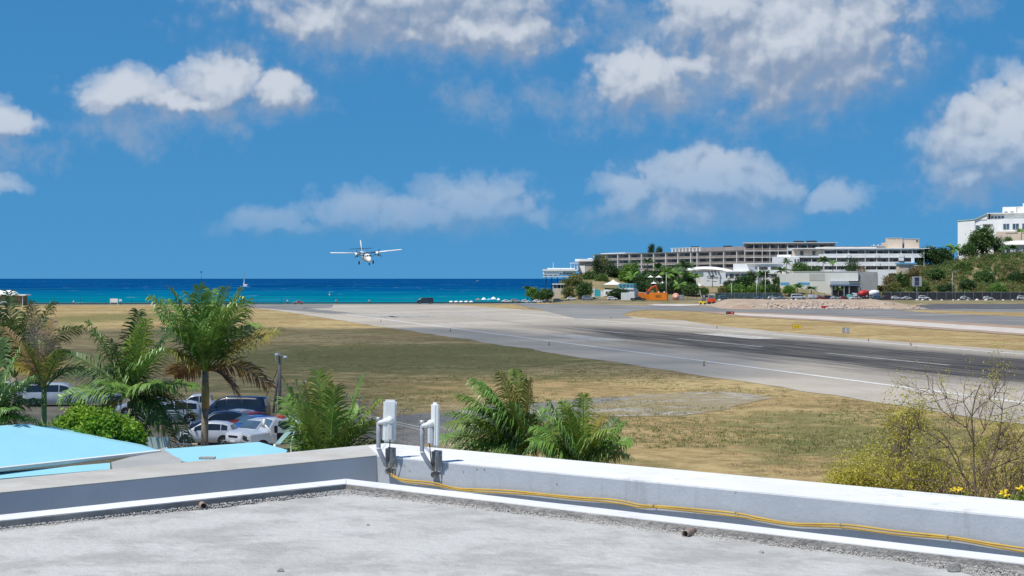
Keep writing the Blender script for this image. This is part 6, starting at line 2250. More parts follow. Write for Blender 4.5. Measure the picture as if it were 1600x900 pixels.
tp.box('white_border', 938.1, 943, 455, None, .1, .35, 'white')
tp.box('white_border', 925, 928.9, 450, None, .1, .35, 'white')


def tent(px0, px1, py_top, py_eave, Y, label):
    c = P((px0 + px1) / 2, py_eave, Y)
    zb = max(1.0, hill_h(c.x, Y))
    t = thing('beach_tent', label, 'tent', (c.x, Y, zb), 0, 'white tents and parasols on the beach')
    w = (px1 - px0) / F * Y / 2
    ze_, zt_ = c.z - zb, P(0, py_top, Y).z - zb
    vs = [(-w, -w, ze_), (w, -w, ze_), (w, w, ze_), (-w, w, ze_), (-w * .25, -w * .25, ze_ + (zt_ - ze_) * .55), (w * .25, -w * .25, ze_ + (zt_ - ze_) * .55), (w * .25, w * .25, ze_ + (zt_ - ze_) * .55), (-w * .25, w * .25, ze_ + (zt_ - ze_) * .55), (0, 0, zt_)]
    MB().add(vs, [(0, 1, 5, 4), (1, 2, 6, 5), (2, 3, 7, 6), (3, 0, 4, 7), (4, 5, 8), (5, 6, 8), (6, 7, 8), (7, 4, 8)]).build('canopy', M['canvas'], t)
    for sx in (-1, 1):
        for sy in (-1, 1):
            MB().tube([(sx * w * .94, sy * w * .94, -.3), (sx * w * .94, sy * w * .94, ze_)], .07, 6).build('post', M['steel'], t)


tent(943, 973, 436.6, 444.6, 738, 'wide white peaked tent above the beach shop')
tent(990.5, 1002.5, 427.4, 433, 752, 'small white peaked tent highest up, among the palms')
tent(1012, 1021, 429.6, 433.2, 752, 'small white tent right of the highest one')
tent(1024, 1034.5, 429.8, 433.4, 750, 'small white tent third from left in the upper row')
tent(1017, 1026, 439.4, 443, 744, 'small white tent half hidden above the orange excavator')
tent(1032, 1038, 439.4, 442.6, 744, 'tiny white tent right above the orange container')
tent(1050.5, 1062, 439.4, 446.2, 742, 'white tent among the thick palms right of the excavator')
tent(1088, 1096, 441.6, 446.5, 742, 'white tent at the right end beside the sign wall')

# ------------------------------------------------------------------ far trees
def far_palm(px, py_c, Y, label, r_px=14, seed=0, lean=0.0, zb=None, mat='palm_dark'):
    c = P(px, py_c, Y)
    gx = c.x + lean
    z0 = hill_h(gx, Y) if zb is None else zb
    foot = Vector((gx, Y, z0))
    t = thing('coconut_palm', label, 'palm tree', foot, 0, 'coconut palms in front of the hotels')
    top = c - foot
    MB().tube([(0, 0, -.5), (top.x * .35, 0, top.z * .5), top], [.24, .18, .15], 7).build('trunk', M['bark'], t, True)
    rnd = random.Random(seed); Rr = r_px / F * Y
    V = []
    for k in range(15):
        az = k * 2.4 + rnd.uniform(-.3, .3); el = rnd.uniform(-.45, 1.15)
        tip = top + Vector((math.cos(az) * math.cos(el), math.sin(az) * math.cos(el), math.sin(el) * .8 - .15)) * Rr * rnd.uniform(.85, 1.1)
        ctrl = top.lerp(tip, .5) + Vector((0, 0, Rr * .28))
        n = 13
        for i in range(n):
            u = .1 + .9 * i / (n - 1)
            p = top.lerp(ctrl, u).lerp(ctrl.lerp(tip, u), u)
            tn = (ctrl.lerp(tip, u) - top.lerp(ctrl, u)).normalized()
            s_ = tn.cross(Vector((0, 0, 1)))
            s_ = s_.normalized() if s_.length > .1 else Vector((1, 0, 0))
            ll = Rr * .34 * math.sin(math.pi * (.15 + .8 * u)); w = tn * Rr * .042
            for sd in (-1, 1):
                e = p + (s_ * sd * .8 + tn * .45 + Vector((0, 0, -.55))).normalized() * ll
                V.append((tuple(p - w), tuple(p + w), tuple(e + w * .2), tuple(e - w * .2)))
    obj('crown', quads('crown', np.array(V), L[mat]), t)


for i, (px, py, Y, r, ln, lb) in enumerate((
        (988, 433, 752, 13, 1.5, 'leaning palm left of the orange excavator'), (1005, 434, 754, 12, 0, 'palm straight above the black pickup'), (1023, 432, 755, 13, -.5, 'palm straight above the orange excavator'),
        (1042, 428, 752, 15, 0, 'broad palm above the right end of the orange container'), (1054, 426, 756, 15, .8, 'tall palm right of the orange container'), (1068, 417, 760, 14, 0, 'tallest palm, just left of the white vaulted canopy'),
        (1072, 433, 748, 15, 1.0, 'bushy palm below the left end of the vaulted canopy'), (1030, 419, 770, 11, 0, 'small palm against the grey hotel balconies'), (1012, 409, 790, 9, 0, 'high palm crown against the grey hotel top floor'),
        (1087, 433, 750, 9, 0, 'palm left of the white sign wall'), (1229, 409, 780, 8, 0, 'slim palm in front of the white end block'), (1286, 407, 782, 9, 0, 'tall slim palm in front of the white hotel balconies'),
        (1301, 411, 780, 7, 0, 'small palm right of the tall slim palm'), (1193, 430, 756, 12, 0, 'dark palm in front of the low white casino'), (1221, 423, 762, 10, 0, 'dark palm at the corner of the beige store'),
        (1246, 449, 738, 9, 0, 'short palm in front of the blue stripe'), (1268, 451, 736, 9, 0, 'short palm by the beige store, right of the blue stripe'), (1310, 451, 738, 7, 0, 'short palm under the store porch'),
        (1490, 389, 800, 13, 0, 'dark palm between two round trees on the hill'), (1569, 388, 795, 8, 0, 'pale palm left in front of the bungalow'), (1584, 388, 795, 9, 0, 'pale palm in the middle of the bungalow front'), (1596, 362, 815, 9, 0, 'palm below the hilltop hotel windows at the right edge'),
        (824, 452, 715, 8, 0, 'small palm at the left end of the beach trees'), (850, 455, 716, 8, 0, 'small palm beside the beach cars'), (1061, 446, 738, 12, -1, 'low palm right above the orange bin'), (1113, 432, 758, 4, 0, 'tiny palm crown in front of the lettering'))):
    far_palm(px, py, Y, lb, r * 1.3, 100 + i, ln, mat='palm_dark' if i % 3 else 'palm', zb=1.0 if px < 860 else None)

T_ = [
    (985, 447, 411, 34, 758, 'tree_bright', 'bright green tree in front of the grey hotel wing'),
    (1000, 452, 428, 22, 750, 'tree', 'dark tree behind the leaning palm'),
    (932, 440, 400, 10, 772, 'tree_dark', 'slim dark tree left beside the pink stone wall'),
    (943, 442, 397, 20, 774, 'scrub', 'tall olive tree between stone wall and grey hotel'),
    (955, 440, 410, 22, 768, 'tree_dark', 'dark tree behind the wide white tent'),
    (914, 470, 440, 30, 722, 'tree', 'round green tree below the cliff'),
    (968, 466, 454, 34, 722, 'tree_dark', 'dark low tree in front of the beach shop'),
    (900, 452, 428, 26, 752, 'scrub', 'olive bush on the cliff below the restaurant'),
    (885, 458, 436, 24, 745, 'scrub', 'pale olive bush at the left of the cliff'),
    (922, 446, 424, 26, 760, 'scrub_green', 'green bush on top of the cliff'),
    (940, 448, 428, 26, 756, 'scrub_green', 'yellowish bush right on the cliff'),
    (888, 468, 448, 22, 730, 'scrub', 'dry bush at the foot of the cliff'),
    (832, 468, 449, 22, 712, 'tree_bright', 'bright tree at the left end of the beach'),
    (856, 470, 452, 22, 714, 'tree', 'round tree behind the beach cars'),
    (844, 470, 456, 22, 710, 'tree', 'low tree in the middle of the beach trees'),
    (1164, 462, 432, 38, 742, 'tree_dark', 'large dark tree in front of the casino windows'),
    (1139, 462, 437, 22, 745, 'tree_dark', 'dark tree beside the white sign wall'),
    (1150, 463, 446, 34, 732, 'tree_bright', 'bright bush under the large dark tree'),
    (1182, 463, 446, 30, 732, 'tree_bright', 'bright bush right of the large dark tree'),
    (1207, 463, 445, 28, 734, 'tree', 'green bush left of the beige store'),
    (1196, 455, 436, 20, 745, 'tree_dark', 'dark tree beneath the dark palm by the casino'),
    (1130, 464, 448, 20, 730, 'scrub', 'brownish bush right of the small forklift'),
    (1234, 464, 446, 22, 733, 'tree_bright', 'bright bush at the left corner of the store'),
    (1252, 430, 411, 36, 778, 'tree', 'leafy trees before the white end block'),
    (1275, 428, 414, 22, 778, 'tree_dark', 'dark tree before the balconies of the white hotel'),
    (1331, 428, 405, 27, 780, 'tree_dark', 'big dark tree covering the middle balconies'),
    (1347, 428, 415, 14, 778, 'scrub_brown', 'small brownish tree right of the big dark tree'),
    (1453, 418, 387, 40, 796, 'tree_dark', 'big round dark tree at the left of the hilltop'),
    (1474, 418, 389, 34, 798, 'tree_dark', 'round dark tree left of the hill palm'),
    (1436, 420, 398, 20, 795, 'tree_dark', 'small dark tree at the left end of the hilltop row'),
    (1535, 402, 355, 44, 806, 'tree', 'tallest round tree before the hilltop hotel'),
    (1514, 408, 381, 30, 802, 'tree', 'green tree below the hilltop hotel end wall'),
    (1560, 398, 370, 20, 806, 'tree_dark', 'dark tree left of the bungalow roof'),
    (1575, 378, 369, 22, 815, 'tree', 'low tree above the bungalow roof'),
    (1018, 391, 381, 9, 990, 'tree_dark', 'dark treetop behind the roof of the grey wing'),
    (1030, 391, 385, 12, 985, 'tree_dark', 'small treetop behind the grey wing roof'),
    (1000, 458, 441, 24, 742, 'tree_dark', 'dark bush behind the black pickup'), (1018, 455, 437, 24, 748, 'tree', 'green tree behind the excavator boom'), (1030, 458, 443, 22, 738, 'tree', 'bushy tree right of the excavator boom'), (1060, 456, 436, 28, 746, 'tree_dark', 'dark tree under the tall palm'),
    (1076, 452, 434, 26, 752, 'tree', 'tree crown left of the sign wall'), (1015, 440, 424, 30, 768, 'tree_dark', 'dark treetop in front of the grey wing lower floor'), (1045, 438, 420, 34, 770, 'tree', 'treetop before the grey wing, right of the small palm'), (965, 436, 420, 26, 772, 'scrub_green', 'olive green treetop right of the tall olive tree'), (975, 452, 432, 22, 760, 'tree', 'green tree right of the wide white tent'),
    (1216, 452, 432, 20, 756, 'tree_dark', 'dark tree against the left edge of the beige store'), (1174, 446, 424, 20, 760, 'tree_dark', 'dark tree rising above the bright bushes'), (1398, 462, 440, 24, 730, 'scrub', 'olive bush at the left end of the hill'), (1390, 450, 428, 22, 745, 'scrub_brown', 'brown bush right of the white store wall'),
    (1410, 446, 425, 26, 752, 'tree', 'green bush at the left shoulder of the hill'), (1440, 462, 440, 30, 738, 'scrub_green', 'broad green bush right of the billboard'), (1462, 440, 421, 30, 762, 'tree', 'rounded green bush in the upper middle of the hill'), (1478, 464, 444, 28, 732, 'tree_dark', 'dark bush left of the tall lamp post'),
    (1505, 430, 410, 32, 776, 'scrub_green', 'pale green bush under the green hill tree'), (1512, 460, 438, 30, 742, 'tree_dark', 'dark bush right of the tall lamp post'), (1538, 446, 424, 34, 758, 'tree', 'large green bush in the middle of the right slope'), (1560, 462, 444, 28, 734, 'tree_bright', 'bright bush above the second white roadside car'), (1575, 424, 404, 34, 786, 'scrub', 'olive bush below the bungalow'),
    (1590, 448, 426, 32, 756, 'tree_dark', 'dark bush low on the slope at the right edge'), (1545, 414, 398, 26, 790, 'tree', 'green bush just left below the bungalow'), (1428, 436, 418, 22, 766, 'scrub_brown', 'brown bush below the small dark hilltop tree'),
    (1080, 462, 444, 28, 734, 'tree', 'tree under the bushy palm'), (1045, 460, 440, 26, 740, 'tree_dark', 'dark tree between the palms'), (1100, 464, 450, 18, 732, 'tree', 'small tree left of the forklift'),
]
for (px, pb, pt, w, Y, mt, lb) in T_:
    g0 = P(px, pb, Y)
    zb = hill_h(g0.x, Y) if px > 870 else 0.6
    if px in (1018, 1030): zb = g0.z - 3
    if pb in (391,): zb = g0.z - 6
    tree(lb, px, min(pb, 470), pt, w, Y, mt, n_cl=int(70 + w * 2.2), per=26, size=max(.24, w / F * Y * .040), z_base=min(zb, g0.z) if g0.z > 0 else zb)


def scrub(name, label, mat, seed, n, sel, region):
    rr = np.random.default_rng(seed); rnd = random.Random(seed)
    V = []
    cnt = tries = 0
    while cnt < n and tries < n * 60:
        tries += 1
        px = rnd.uniform(*region[0]); Y = rnd.uniform(*region[1])
        X = (px - 800) / F * Y
        h = hill_h(X, Y)
        v = mnoise.noise(Vector((X * .06, Y * .06, 3.0)))
        if not (sel[0] < v < sel[1]): continue
        cnt += 1
        r = rnd.uniform(.8, 2.6)
        cc = blob_centers((X, Y, h + r * .45), (r * 1.2, r * 1.2, r * .9), 12, rr, .5)
        V.append(leaf_cloud(cc, 9, r * .22, .30, rr, .3))
    tag(obj(name, quads(name, np.concatenate(V), L[mat])), label, 'bushes', kind='stuff')


scrub('hillside_scrub', 'olive scrub covering the hill at the right', 'scrub', 41, 740, (-.12, 2), ((1372, 1770), (722, 800)))
scrub('green_hillside_scrub', 'greener bushes among the scrub on the hill', 'scrub_green', 42, 690, (-2, .10), ((1378, 1770), (722, 800)))
scrub('brown_hillside_scrub', 'dry brown bushes on the left of the hill slope', 'scrub_brown', 43, 110, (-.05, .25), ((1372, 1660), (728, 800)))
scrub('roadside_scrub', 'low green hedge growth along the foot of the hill', 'tree', 44, 200, (-2, 2), ((1385, 1770), (722, 728)))

# ------------------------------------------------------------------ mound of crushed limestone
def mound():
    vs, fs = [], []
    nu, nv = 90, 14
    for j in range(nv + 1):
        for i in range(nu + 1):
            u, v = i / nu, j / nv
            px = 1126 + (1462 - 1126) * u
            Yf = 560 + 4 * mnoise.noise(Vector((u * 9, 0, 3)))
            Y = Yf + v * 95
            prof = math.sin(min(1, v / .5) * math.pi / 2) if v < .5 else math.cos((v - .5) / .5 * math.pi / 2)
            endf = min(1, u / .08) * min(1, (1 - u) / .18)
            H = 2.7 * endf ** .8 * (1 + .14 * mnoise.noise(Vector((u * 14, v * 3, 1))))
            X = (px - 800) / F * Yf + v * 6
            z = H * prof + .25 * mnoise.noise(Vector((X * .25, Y * .25, 2))) * prof - (.05 if prof < .02 else 0)
            vs.append((X, Y, z))
    for j in range(nv):
        for i in range(nu):
            a = j * (nu + 1) + i
            fs.append((a, a + 1, a + nu + 2, a + nu + 1))
    o = obj('earth_mound', mesh('earth_mound', vs, fs, M['limestone'], True))
    tag(o, 'long mound of crushed tan limestone beside the taxiway', 'mound')
    vs, fs = [], []
    for j in range(9):
        for i in range(25):
            u, v = i / 24, j / 8
            X = (1136 + 46 * u - 800) / F * 556; Y = 552 + v * 10
            vs.append((X, Y, 1.5 * math.sin(u * math.pi) ** 1.4 * math.sin(v * math.pi) + .02))
    for j in range(8):
        for i in range(24):
            a = j * 25 + i
            fs.append((a, a + 1, a + 26, a + 25))
    tag(obj('gravel_heap', mesh('gravel_heap', vs, fs, M['redearth'], True)), 'low brown gravel heap in front of the limestone mound', 'heap')


mound()


def rubble():
    rnd = random.Random(9)
    m = MB()
    for k in range(420):
        px = rnd.gauss(1285, 34) if k % 5 else rnd.uniform(1190, 1440)
        Y = 558 + abs(rnd.gauss(0, 9))
        X = (px - 800) / F * Y
        z = max(0, min(2.2, (Y - 560) * .11))
        r = rnd.uniform(.18, .62)
        bm = bmesh.new(); bmesh.ops.create_icosphere(bm, subdivisions=1, radius=r)
        for v in bm.verts:
            v.co = Vector((v.co.x * rnd.uniform(.7, 1.3), v.co.y * rnd.uniform(.7, 1.3), v.co.z * rnd.uniform(.5, 1.0)))
        m.add([v.co + Vector((X, Y, z + r * .3)) for v in bm.verts], [tuple(v.index for v in f.verts) for f in bm.faces])
        bm.free()
    o = m.build('rock_rubble', pm('broken_limestone', (.56, .46, .38), (.40, .32, .27), .8, .95, c3=(.30, .23, .20), s3=.5), None)
    tag(o, 'broken rocks tipped along the foot of the limestone mound', 'rocks', kind='stuff')


rubble()

# road, fence and roadside boulders on the far side
sheet('far_road', [((862 - 800) / F * 700, 700), ((1700 - 800) / F * 700, 700), ((1700 - 800) / F * 716, 716), ((862 - 800) / F * 716, 716)], M['asphalt_dark'], 1.26)
sheet('ramp_road', poly_px([(1385, 481.6), (1480, 474), (1560, 474.2), (1640, 475), (1640, 483), (1465, 482.6)], .6, 33), M['asphalt_dark'], .12)
fx = lambda px, Y: Vector(((px - 800) / F * Y, Y, 1.0))
fence('perimeter_fence', 'long dark perimeter fence in front of the far road', [fx(1118, 696), fx(1340, 696), fx(1700, 694)], 3.4, 4.6, (.05, .35, .68, .97), .10, None, .8, False, 'dark', .034)
fence('perimeter_fence', 'green mesh perimeter fence behind the orange container', [fx(1030, 720), fx(1118, 718)], 3.6, 4.0, (.05, .35, .68, .97), .05, None, .8, False, 'teal_dark' if 'teal_dark' in M else 'dark', .03)
def backed_fence(px0, px1, Y, h, rgb, label):
    t = thing('backed_fence', label, 'fence', fx(px0, Y))
    o = Vector(t.location); n = int((px1 - px0) / 14)
    mt = pm('dark_backing_%d' % px0, rgb, tuple(c * 1.7 for c in rgb), .6, .8)
    X0, X1 = fx(px0, Y).x - o.x, fx(px1, Y).x - o.x
    w = (X1 - X0) / n
    for k in range(n):
        q = bpy.data.objects.new('dark_panel', cube_for(mt)); link(q, t)  # solid dark panels fill the bays as one even band
        q.location = (X0 + k * w + .1, 0, .15); q.scale = (w - .2, .05, h - .25)
    for k in range(n + 1):
        MB().tube([(X0 + k * w, 0, -.3), (X0 + k * w, 0, h + .35)], .07, 6).build('post', M['steel'], t)
    MB().tube([(X0, 0, h), (X1, 0, h)], .06, 6).build('top_rail', M['steel'], t)


backed_fence(1378, 1650, 719, 3.5, (.022, .025, .03), 'fence with dark backing panels behind the white cars at the foot of the scrub hill')
backed_fence(1118, 1222, 721, 3.1, (.03, .06, .065), 'fence with dark teal backing panels below the casino trees')
rnd = random.Random(14)
BO = []
for v_ in range(4):
    bm = bmesh.new(); bmesh.ops.create_icosphere(bm, subdivisions=2, radius=1)
    for v in bm.verts:
        v.co *= 1 + .35 * mnoise.noise(v.co * 1.3 + Vector((v_ * 7, 0, 0)))
        v.co.z *= .75
    me = bpy.data.meshes.new('boulder'); bm.to_mesh(me); bm.free()
    me.materials.append(pm('pale_boulder_%d' % v_, (.62, .58, .52), (.48, .44, .39), .9, .95)); BO.append(me)
for k in range(34):
    px = 1126 + k * 9.2 + rnd.uniform(-2.5, 2.5) if k < 22 else 1430 + (k - 22) * 14 + rnd.uniform(-4, 4)
    Y = 692 if px < 1330 else 690
    o = obj('roadside_boulder', BO[k % 4], None, Vector(((px - 800) / F * Y, Y, 1.25)))
    s_ = rnd.uniform(.45, .85); o.scale = (s_, s_, s_); o.rotation_euler = (0, 0, rnd.uniform(0, 6))
    tag(o, 'pale boulder by the perimeter fence %s' % ('behind the limestone mound' if px < 1330 else 'below the scrub hill'), 'boulder', 'boulders along the far road ' + ('behind the mound' if px < 1330 else 'below the hill'))

# ------------------------------------------------------------------ vehicles on the far road
def far_car(kind, rgb, px, rz, label, Y=706, z=1.27, name='parked_car', cat='car', sc=1.12):
    t = car(kind, rgb, label, Vector(((px - 800) / F * Y, Y, z)), R(rz), 'vehicles on the far road', name, cat, False)
    t.scale = (sc, sc, sc)
    return t


far_car('hatch', WHITE, 1400, 175, 'white car leftmost of the three near the billboard')
far_car('sedan', WHITE, 1417, 190, 'white car below the billboard', Y=701)
far_car('suv', WHITE, 1444, 165, 'white car right of the billboard')
far_car('hatch', WHITE, 1508, 170, 'white car alone just right of the tall lamp post', Y=702)
far_car('hatch', WHITE, 1544, 168, 'white car second right of the lamp post', Y=700)
far_car('suv', WHITE, 1598, 172, 'white car cut by the right picture edge', Y=698)
far_car('van', WHITE, 1247, 180, 'long white van in front of the store palms', name='parked_van', cat='van', sc=1.35)
far_car('truck', SILVER, 1271, 180, 'white and grey truck right of the long white van', Y=712, name='parked_truck', cat='truck', sc=.85)
far_car('sedan', RED_, 1283, 180, 'dark red car left of the store porch', Y=700)
far_car('suv', NAVY, 1295, 178, 'dark blue car below the store porch', Y=712)
far_car('sedan', SILVER, 1306, 180, 'silver car below the store porch')
far_car('hatch', RED_, 1319, 178, 'red car right below the store entrance')
far_car('pickup', WHITE, 1336, 200, 'white pickup left of the red mixer drum', Y=699)
far_car('suv', (.05, .12, .2), 1371, 178, 'dark blue car right of the white mixer')
far_car('suv', (.10, .02, .025), 1387, 180, 'maroon car between the mixer and the white cars', Y=712)
far_car('sedan', (.20, .28, .32), 1222, 178, 'grey blue car left of the long white van', Y=712)
far_car('hatch', WHITE, 1207, 182, 'white hatchback behind the fence left of the store')
far_car('sedan', (.08, .14, .2), 1188, 180, 'dark car behind the fence in front of the casino')
far_car('suv', (.06, .13, .17), 1131, 180, 'teal grey car behind the fence right of the forklift')


def mixer(px, Y, drum, label):
    g = Vector(((px - 800) / F * Y, Y, 1.27))
    t = thing('cement_mixer_truck', label, 'truck', g, R(12), 'vehicles on the far road')
    MB().box(-4.0, 3.4, -1.1, 1.1, .75, 1.1).build('chassis', M['dark'], t, bevel=.04)
    MB().box(-4.2, -2.4, -1.15, 1.15, 1.0, 3.0).build('cab', M['white'], t, bevel=.18)
    MB().box(-4.24, -4.18, -.95, .95, 1.9, 2.75).build('windscreen', M['pane'], t)
    o = MB().lathe([(.5, -2.0), (1.25, -1.2), (1.5, .0), (1.35, 1.2), (.75, 2.6), (.55, 3.0)], axis='x', seg=18).build('drum', drum, t, True, loc=(.5, 0, 2.75)); o.rotation_euler = (0, R(-12), 0)
    for x in (-3.3, 1.4, 2.6):
        for sd in (-1, 1):
            MB().lathe([(.2, -.18), (.52, -.18), (.55, 0), (.52, .18), (.2, .18)], axis='y', seg=16).build('wheel', M['tyre'], t, loc=(x, sd * 1.0, .55))
    MB().box(3.0, 3.5, -.3, .3, 1.1, 2.9).build('chute', drum, t, bevel=.03)


mixer(1346, 708, M['red'], 'cement mixer truck with a bright red drum')
mixer(1362, 712, M['canvas'], 'cement mixer truck with a white drum right of the red one')
far_car('truck', (.10, .42, .36), 1331, 178, 'sea green truck left of the red mixer drum', Y=713, name='parked_truck', cat='truck', sc=.85)

# orange container, white container, excavator, forklift, pickup
g0 = lambda px, Y=697: Vector(((px - 800) / F * Y, Y, max(0.0, hill_h((px - 800) / F * Y, Y))))


def container(px, Y, Lg, H, Wd, mat, dark, rz, label):
    t = thing('shipping_container', label, 'container', g0(px, Y), R(rz))
    MB().box(-Lg / 2, Lg / 2, -Wd / 2, Wd / 2, .08, H).build('shell', mat, t, bevel=.04)
    n = int(Lg / .42)
    for k in range(n):
        x = -Lg / 2 + (k + .5) * Lg / n
        MB().box(x - .09, x + .09, -Wd / 2 - .035, -Wd / 2 + .01, .25, H - .15).build('rib', mat, t)
    for sx in (-1, 1):
        for sy in (-1, 1):
            MB().box(sx * Lg / 2 - .1, sx * Lg / 2 + .1, sy * Wd / 2 - .08, sy * Wd / 2 + .08, 0, H + .04).build('corner_post', mat, t)
    MB().box(Lg / 2 + .005, Lg / 2 + .05, -Wd / 2 + .12, Wd / 2 - .12, .2, H - .12).build('door', dark, t)
    return t


oc = container(1029, 690, 7.4, 3.35, 2.6, M['orange'], pm('dark_rust_door', (.20, .06, .03), (.12, .04, .03), 1, .8), -12, 'orange shipping container with dark lettering in front of the excavator')
text('lettering', 'EBC', 1.55, pm('dark_brown_lettering', (.10, .03, .01), rough=.7), oc, (0.2, -1.36, 1.8), (R(90), 0, 0), .015)
for x in (-.2, 2.2):
    MB().box(x, x + .55, -.3, .3, 3.35, 3.95).build('roof_bin', M['plastic_white'], oc, bevel=.04)
container(1006, 700, 4.4, 2.6, 2.5, M['orange'], M['orange_red'], 0, 'second orange container half hidden behind the black pickup')
container(980.5, 694, 5.2, 3.3, 2.5, M['plastic_white'], M['steel'], 0, 'plain white shipping container left of the black pickup')
t = car('pickup', DARK, 'black pickup parked in front of the white container', g0(997, 686), R(172), 'vehicles on the far road', 'parked_pickup', 'pickup', False)
t.scale = (1.3, 1.15, 1.15)


def excavator():
    t = thing('excavator', 'orange red excavator with folded boom behind the orange container', 'excavator', g0(1012, 716), 0)
    o = t.location
    def W(x, y, dy=0): return P(x, y, 716 + dy) - o
    for sd in (-1, 1):
        MB().box(-2.2, 2.2, sd * 1.1 - .3, sd * 1.1 + .3, 0, .9).build('track', M['tyre'], t, bevel=.3)
    MB().box(-1.0, 1.0, -.9, .9, .7, 1.3).build('turntable', M['dark'], t, bevel=.05)
    MB().box(-4.2, -1.4, -1.3, 1.3, 1.3, 2.9).build('engine_housing', M['orange_red'], t, bevel=.2)
    MB().box(-1.4, 1.0, -1.3, 1.3, 1.3, 1.9).build('platform', M['orange_red'], t, bevel=.08)
    cb = MB().box(-.8, .9, -1.25, -.1, 1.9, 3.9).build('cab', M['orange_red'], t, bevel=.12)
    MB().box(-.6, .7, -1.30, -1.24, 2.5, 3.7).build('cab_window', M['pane'], cb)
    pts = [Vector((.9, .3, 1.9)), W(1018, 449.5), W(1025, 446.4)]
    MB().tube([pts[0], pts[0].lerp(pts[1], .5) + Vector((-.6, 0, .8)), pts[1], pts[2]], [.48, .5, .42, .3], 6).build('boom', M['orange_red'], t)
    MB().tube([pts[2], W(1027.5, 455), W(1026.5, 462)], [.32, .36, .24], 6).build('dipper_arm', M['orange_red'], t)
    MB().box(-.55, .55, -.6, .6, -.5, .4).build('bucket', M['dark'], t, bevel=.15, loc=W(1026, 464))
    MB().tube([Vector((1.0, .3, 2.2)), pts[1] + Vector((0, 0, -.4))], .12, 6).build('ram', M['steel'], t)


excavator()


def forklift():
    g = G(1106, 475.6)
    t = thing('loader_truck', 'small orange loader with grey cab beside the limestone mound', 'loader', g, 0)
    MB().box(-.2, 3.0, -1.0, 1.0, .8, 2.4).build('body', M['orange_red'], t, bevel=.12)
    MB().box(.2, 2.6, -.9, .9, 2.4, 3.9).build('cab', pm('grey_cab', (.30, .31, .33), rough=.6), t, bevel=.1)
    MB().box(.4, 2.4, -.95, -.9, 2.7, 3.6).build('cab_window', M['pane'], t)
    MB().box(.0, 2.8, -1.0, 1.0, 3.9, 4.05).build('cab_roof', M['white'], t)
    for x in (.5, 2.4):
        for sd in (-1, 1):
            MB().lathe([(.2, -.2), (.6, -.2), (.66, 0), (.6, .2), (.2, .2)], axis='y', seg=16).build('wheel', M['tyre'], t, loc=(x, sd * .95, .66))
    g = G(1098, 476.2)
    t = thing('yellow_dumper', 'small yellow dumper with upright grey mast beside the orange loader', 'dumper', g, 0)
    MB().box(-1.5, 1.3, -.9, .9, .3, 1.4).build('skip', M['yellow'], t, bevel=.1)
    MB().box(-.4, 1.2, -.8, .8, 1.4, 2.9).build('engine_cover', pm('dark_grey_cover', (.10, .12, .14), rough=.6), t, bevel=.08)
    MB().box(.2, .9, -.25, .25, 2.9, 4.0).build('seat_mast', M['steel'], t, bevel=.05)
    MB().tube([(-.2, 0, 2.6), (-1.0, 0, 4.6), (-1.2, 0, 6.0)], .09, 6).build('arm', M['plastic_white'], t)
    for x in (-.9, .8):
        for sd in (-1, 1):
            MB().lathe([(.15, -.15), (.42, -.15), (.46, 0), (.42, .15), (.15, .15)], axis='y', seg=14).build('wheel', M['tyre'], t, loc=(x, sd * .85, .46))


forklift()
# orange round bin on its side
t = thing('orange_drum', 'orange round drum lying on its side right of the orange container', 'drum', g0(1056, 690))
MB().lathe([(.9, -.6), (1.5, -.2), (1.6, .3), (1.1, 1.2)], axis='y', seg=18).build('drum_shell', pm('faded_orange', (.75, .26, .14), (.68, .34, .24), 1, .7), t, True, loc=(0, 0, 1.6))
MB().lathe([(.62, -.66), (.62, -.55)], axis='y', seg=16).build('mouth', M['canvas'], t, True, loc=(0, 0, 1.6))
MB().box(.9, 3.4, -.2, .6, .2, 2.4).build('support_frame', M['steel'], t, bevel=.2)


# ------------------------------------------------------------------ airfield signs, lamp post, billboard
def field_sign(px, py, wpx, hpx, panels, label, txt=None):
    g = G(px, py)
    t = thing('taxiway_sign', label, 'sign', g)
    w = wpx / F * g.y; h = hpx / F * g.y
    x = -w / 2
    MB().box(-w / 2, w / 2, 0, .25, h * .16, h).build('sign_case', M['dark'], t, bevel=.02)
    for (fr, mt) in panels:
        MB().box(x + .02, x + w * fr - .02, -.03, -.001, h * .19, h * .97).build('sign_face', mt, t)
        x += w * fr
    for s_ in (-.4, .4):
        MB().tube([(s_ * w, .12, -.1), (s_ * w, .12, h * .2)], .05, 6).build('leg', M['steel'], t)
    if txt:
        for (bd, fx_, sz, mt) in txt:
            text('sign_lettering', bd, h * sz, mt, t, (fx_ * w, -.045, h * .57), (R(90), 0, 0), .006)
    return t


rf = pm('red_sign_face', (.42, .015, .02), rough=.5)
field_sign(1141, 491.5, 12.5, 4.8, [(.42, M['black']), (.58, rf)], 'low black and red taxiway sign left on the far grass', [('10', .2, .62, M['plastic_white']), ('A', -.28, .62, M['yellow'])])
field_sign(1289, 482.8, 11.5, 4.8, [(.5, rf), (.5, rf)], 'low dark red sign in front of the rock rubble', [('10', .24, .6, M['plastic_white'])])
field_sign(1245, 514.6, 12.5, 7.4, [(1.0, M['yellow'])], 'yellow taxiway sign with two black marks on the far grass', [('A', -.16, .55, M['black']), ('A', .18, .55, M['black'])])
field_sign(1322, 521.2, 10.5, 9.2, [(.30, pm('blue_grey_sheet', (.33, .37, .42), rough=.6)), (.40, pm('pale_grey_sheet', (.48, .50, .52), rough=.6)), (.30, pm('grey_sheet', (.36, .39, .42), rough=.6))], 'grey back of a sign standing on the far grass')

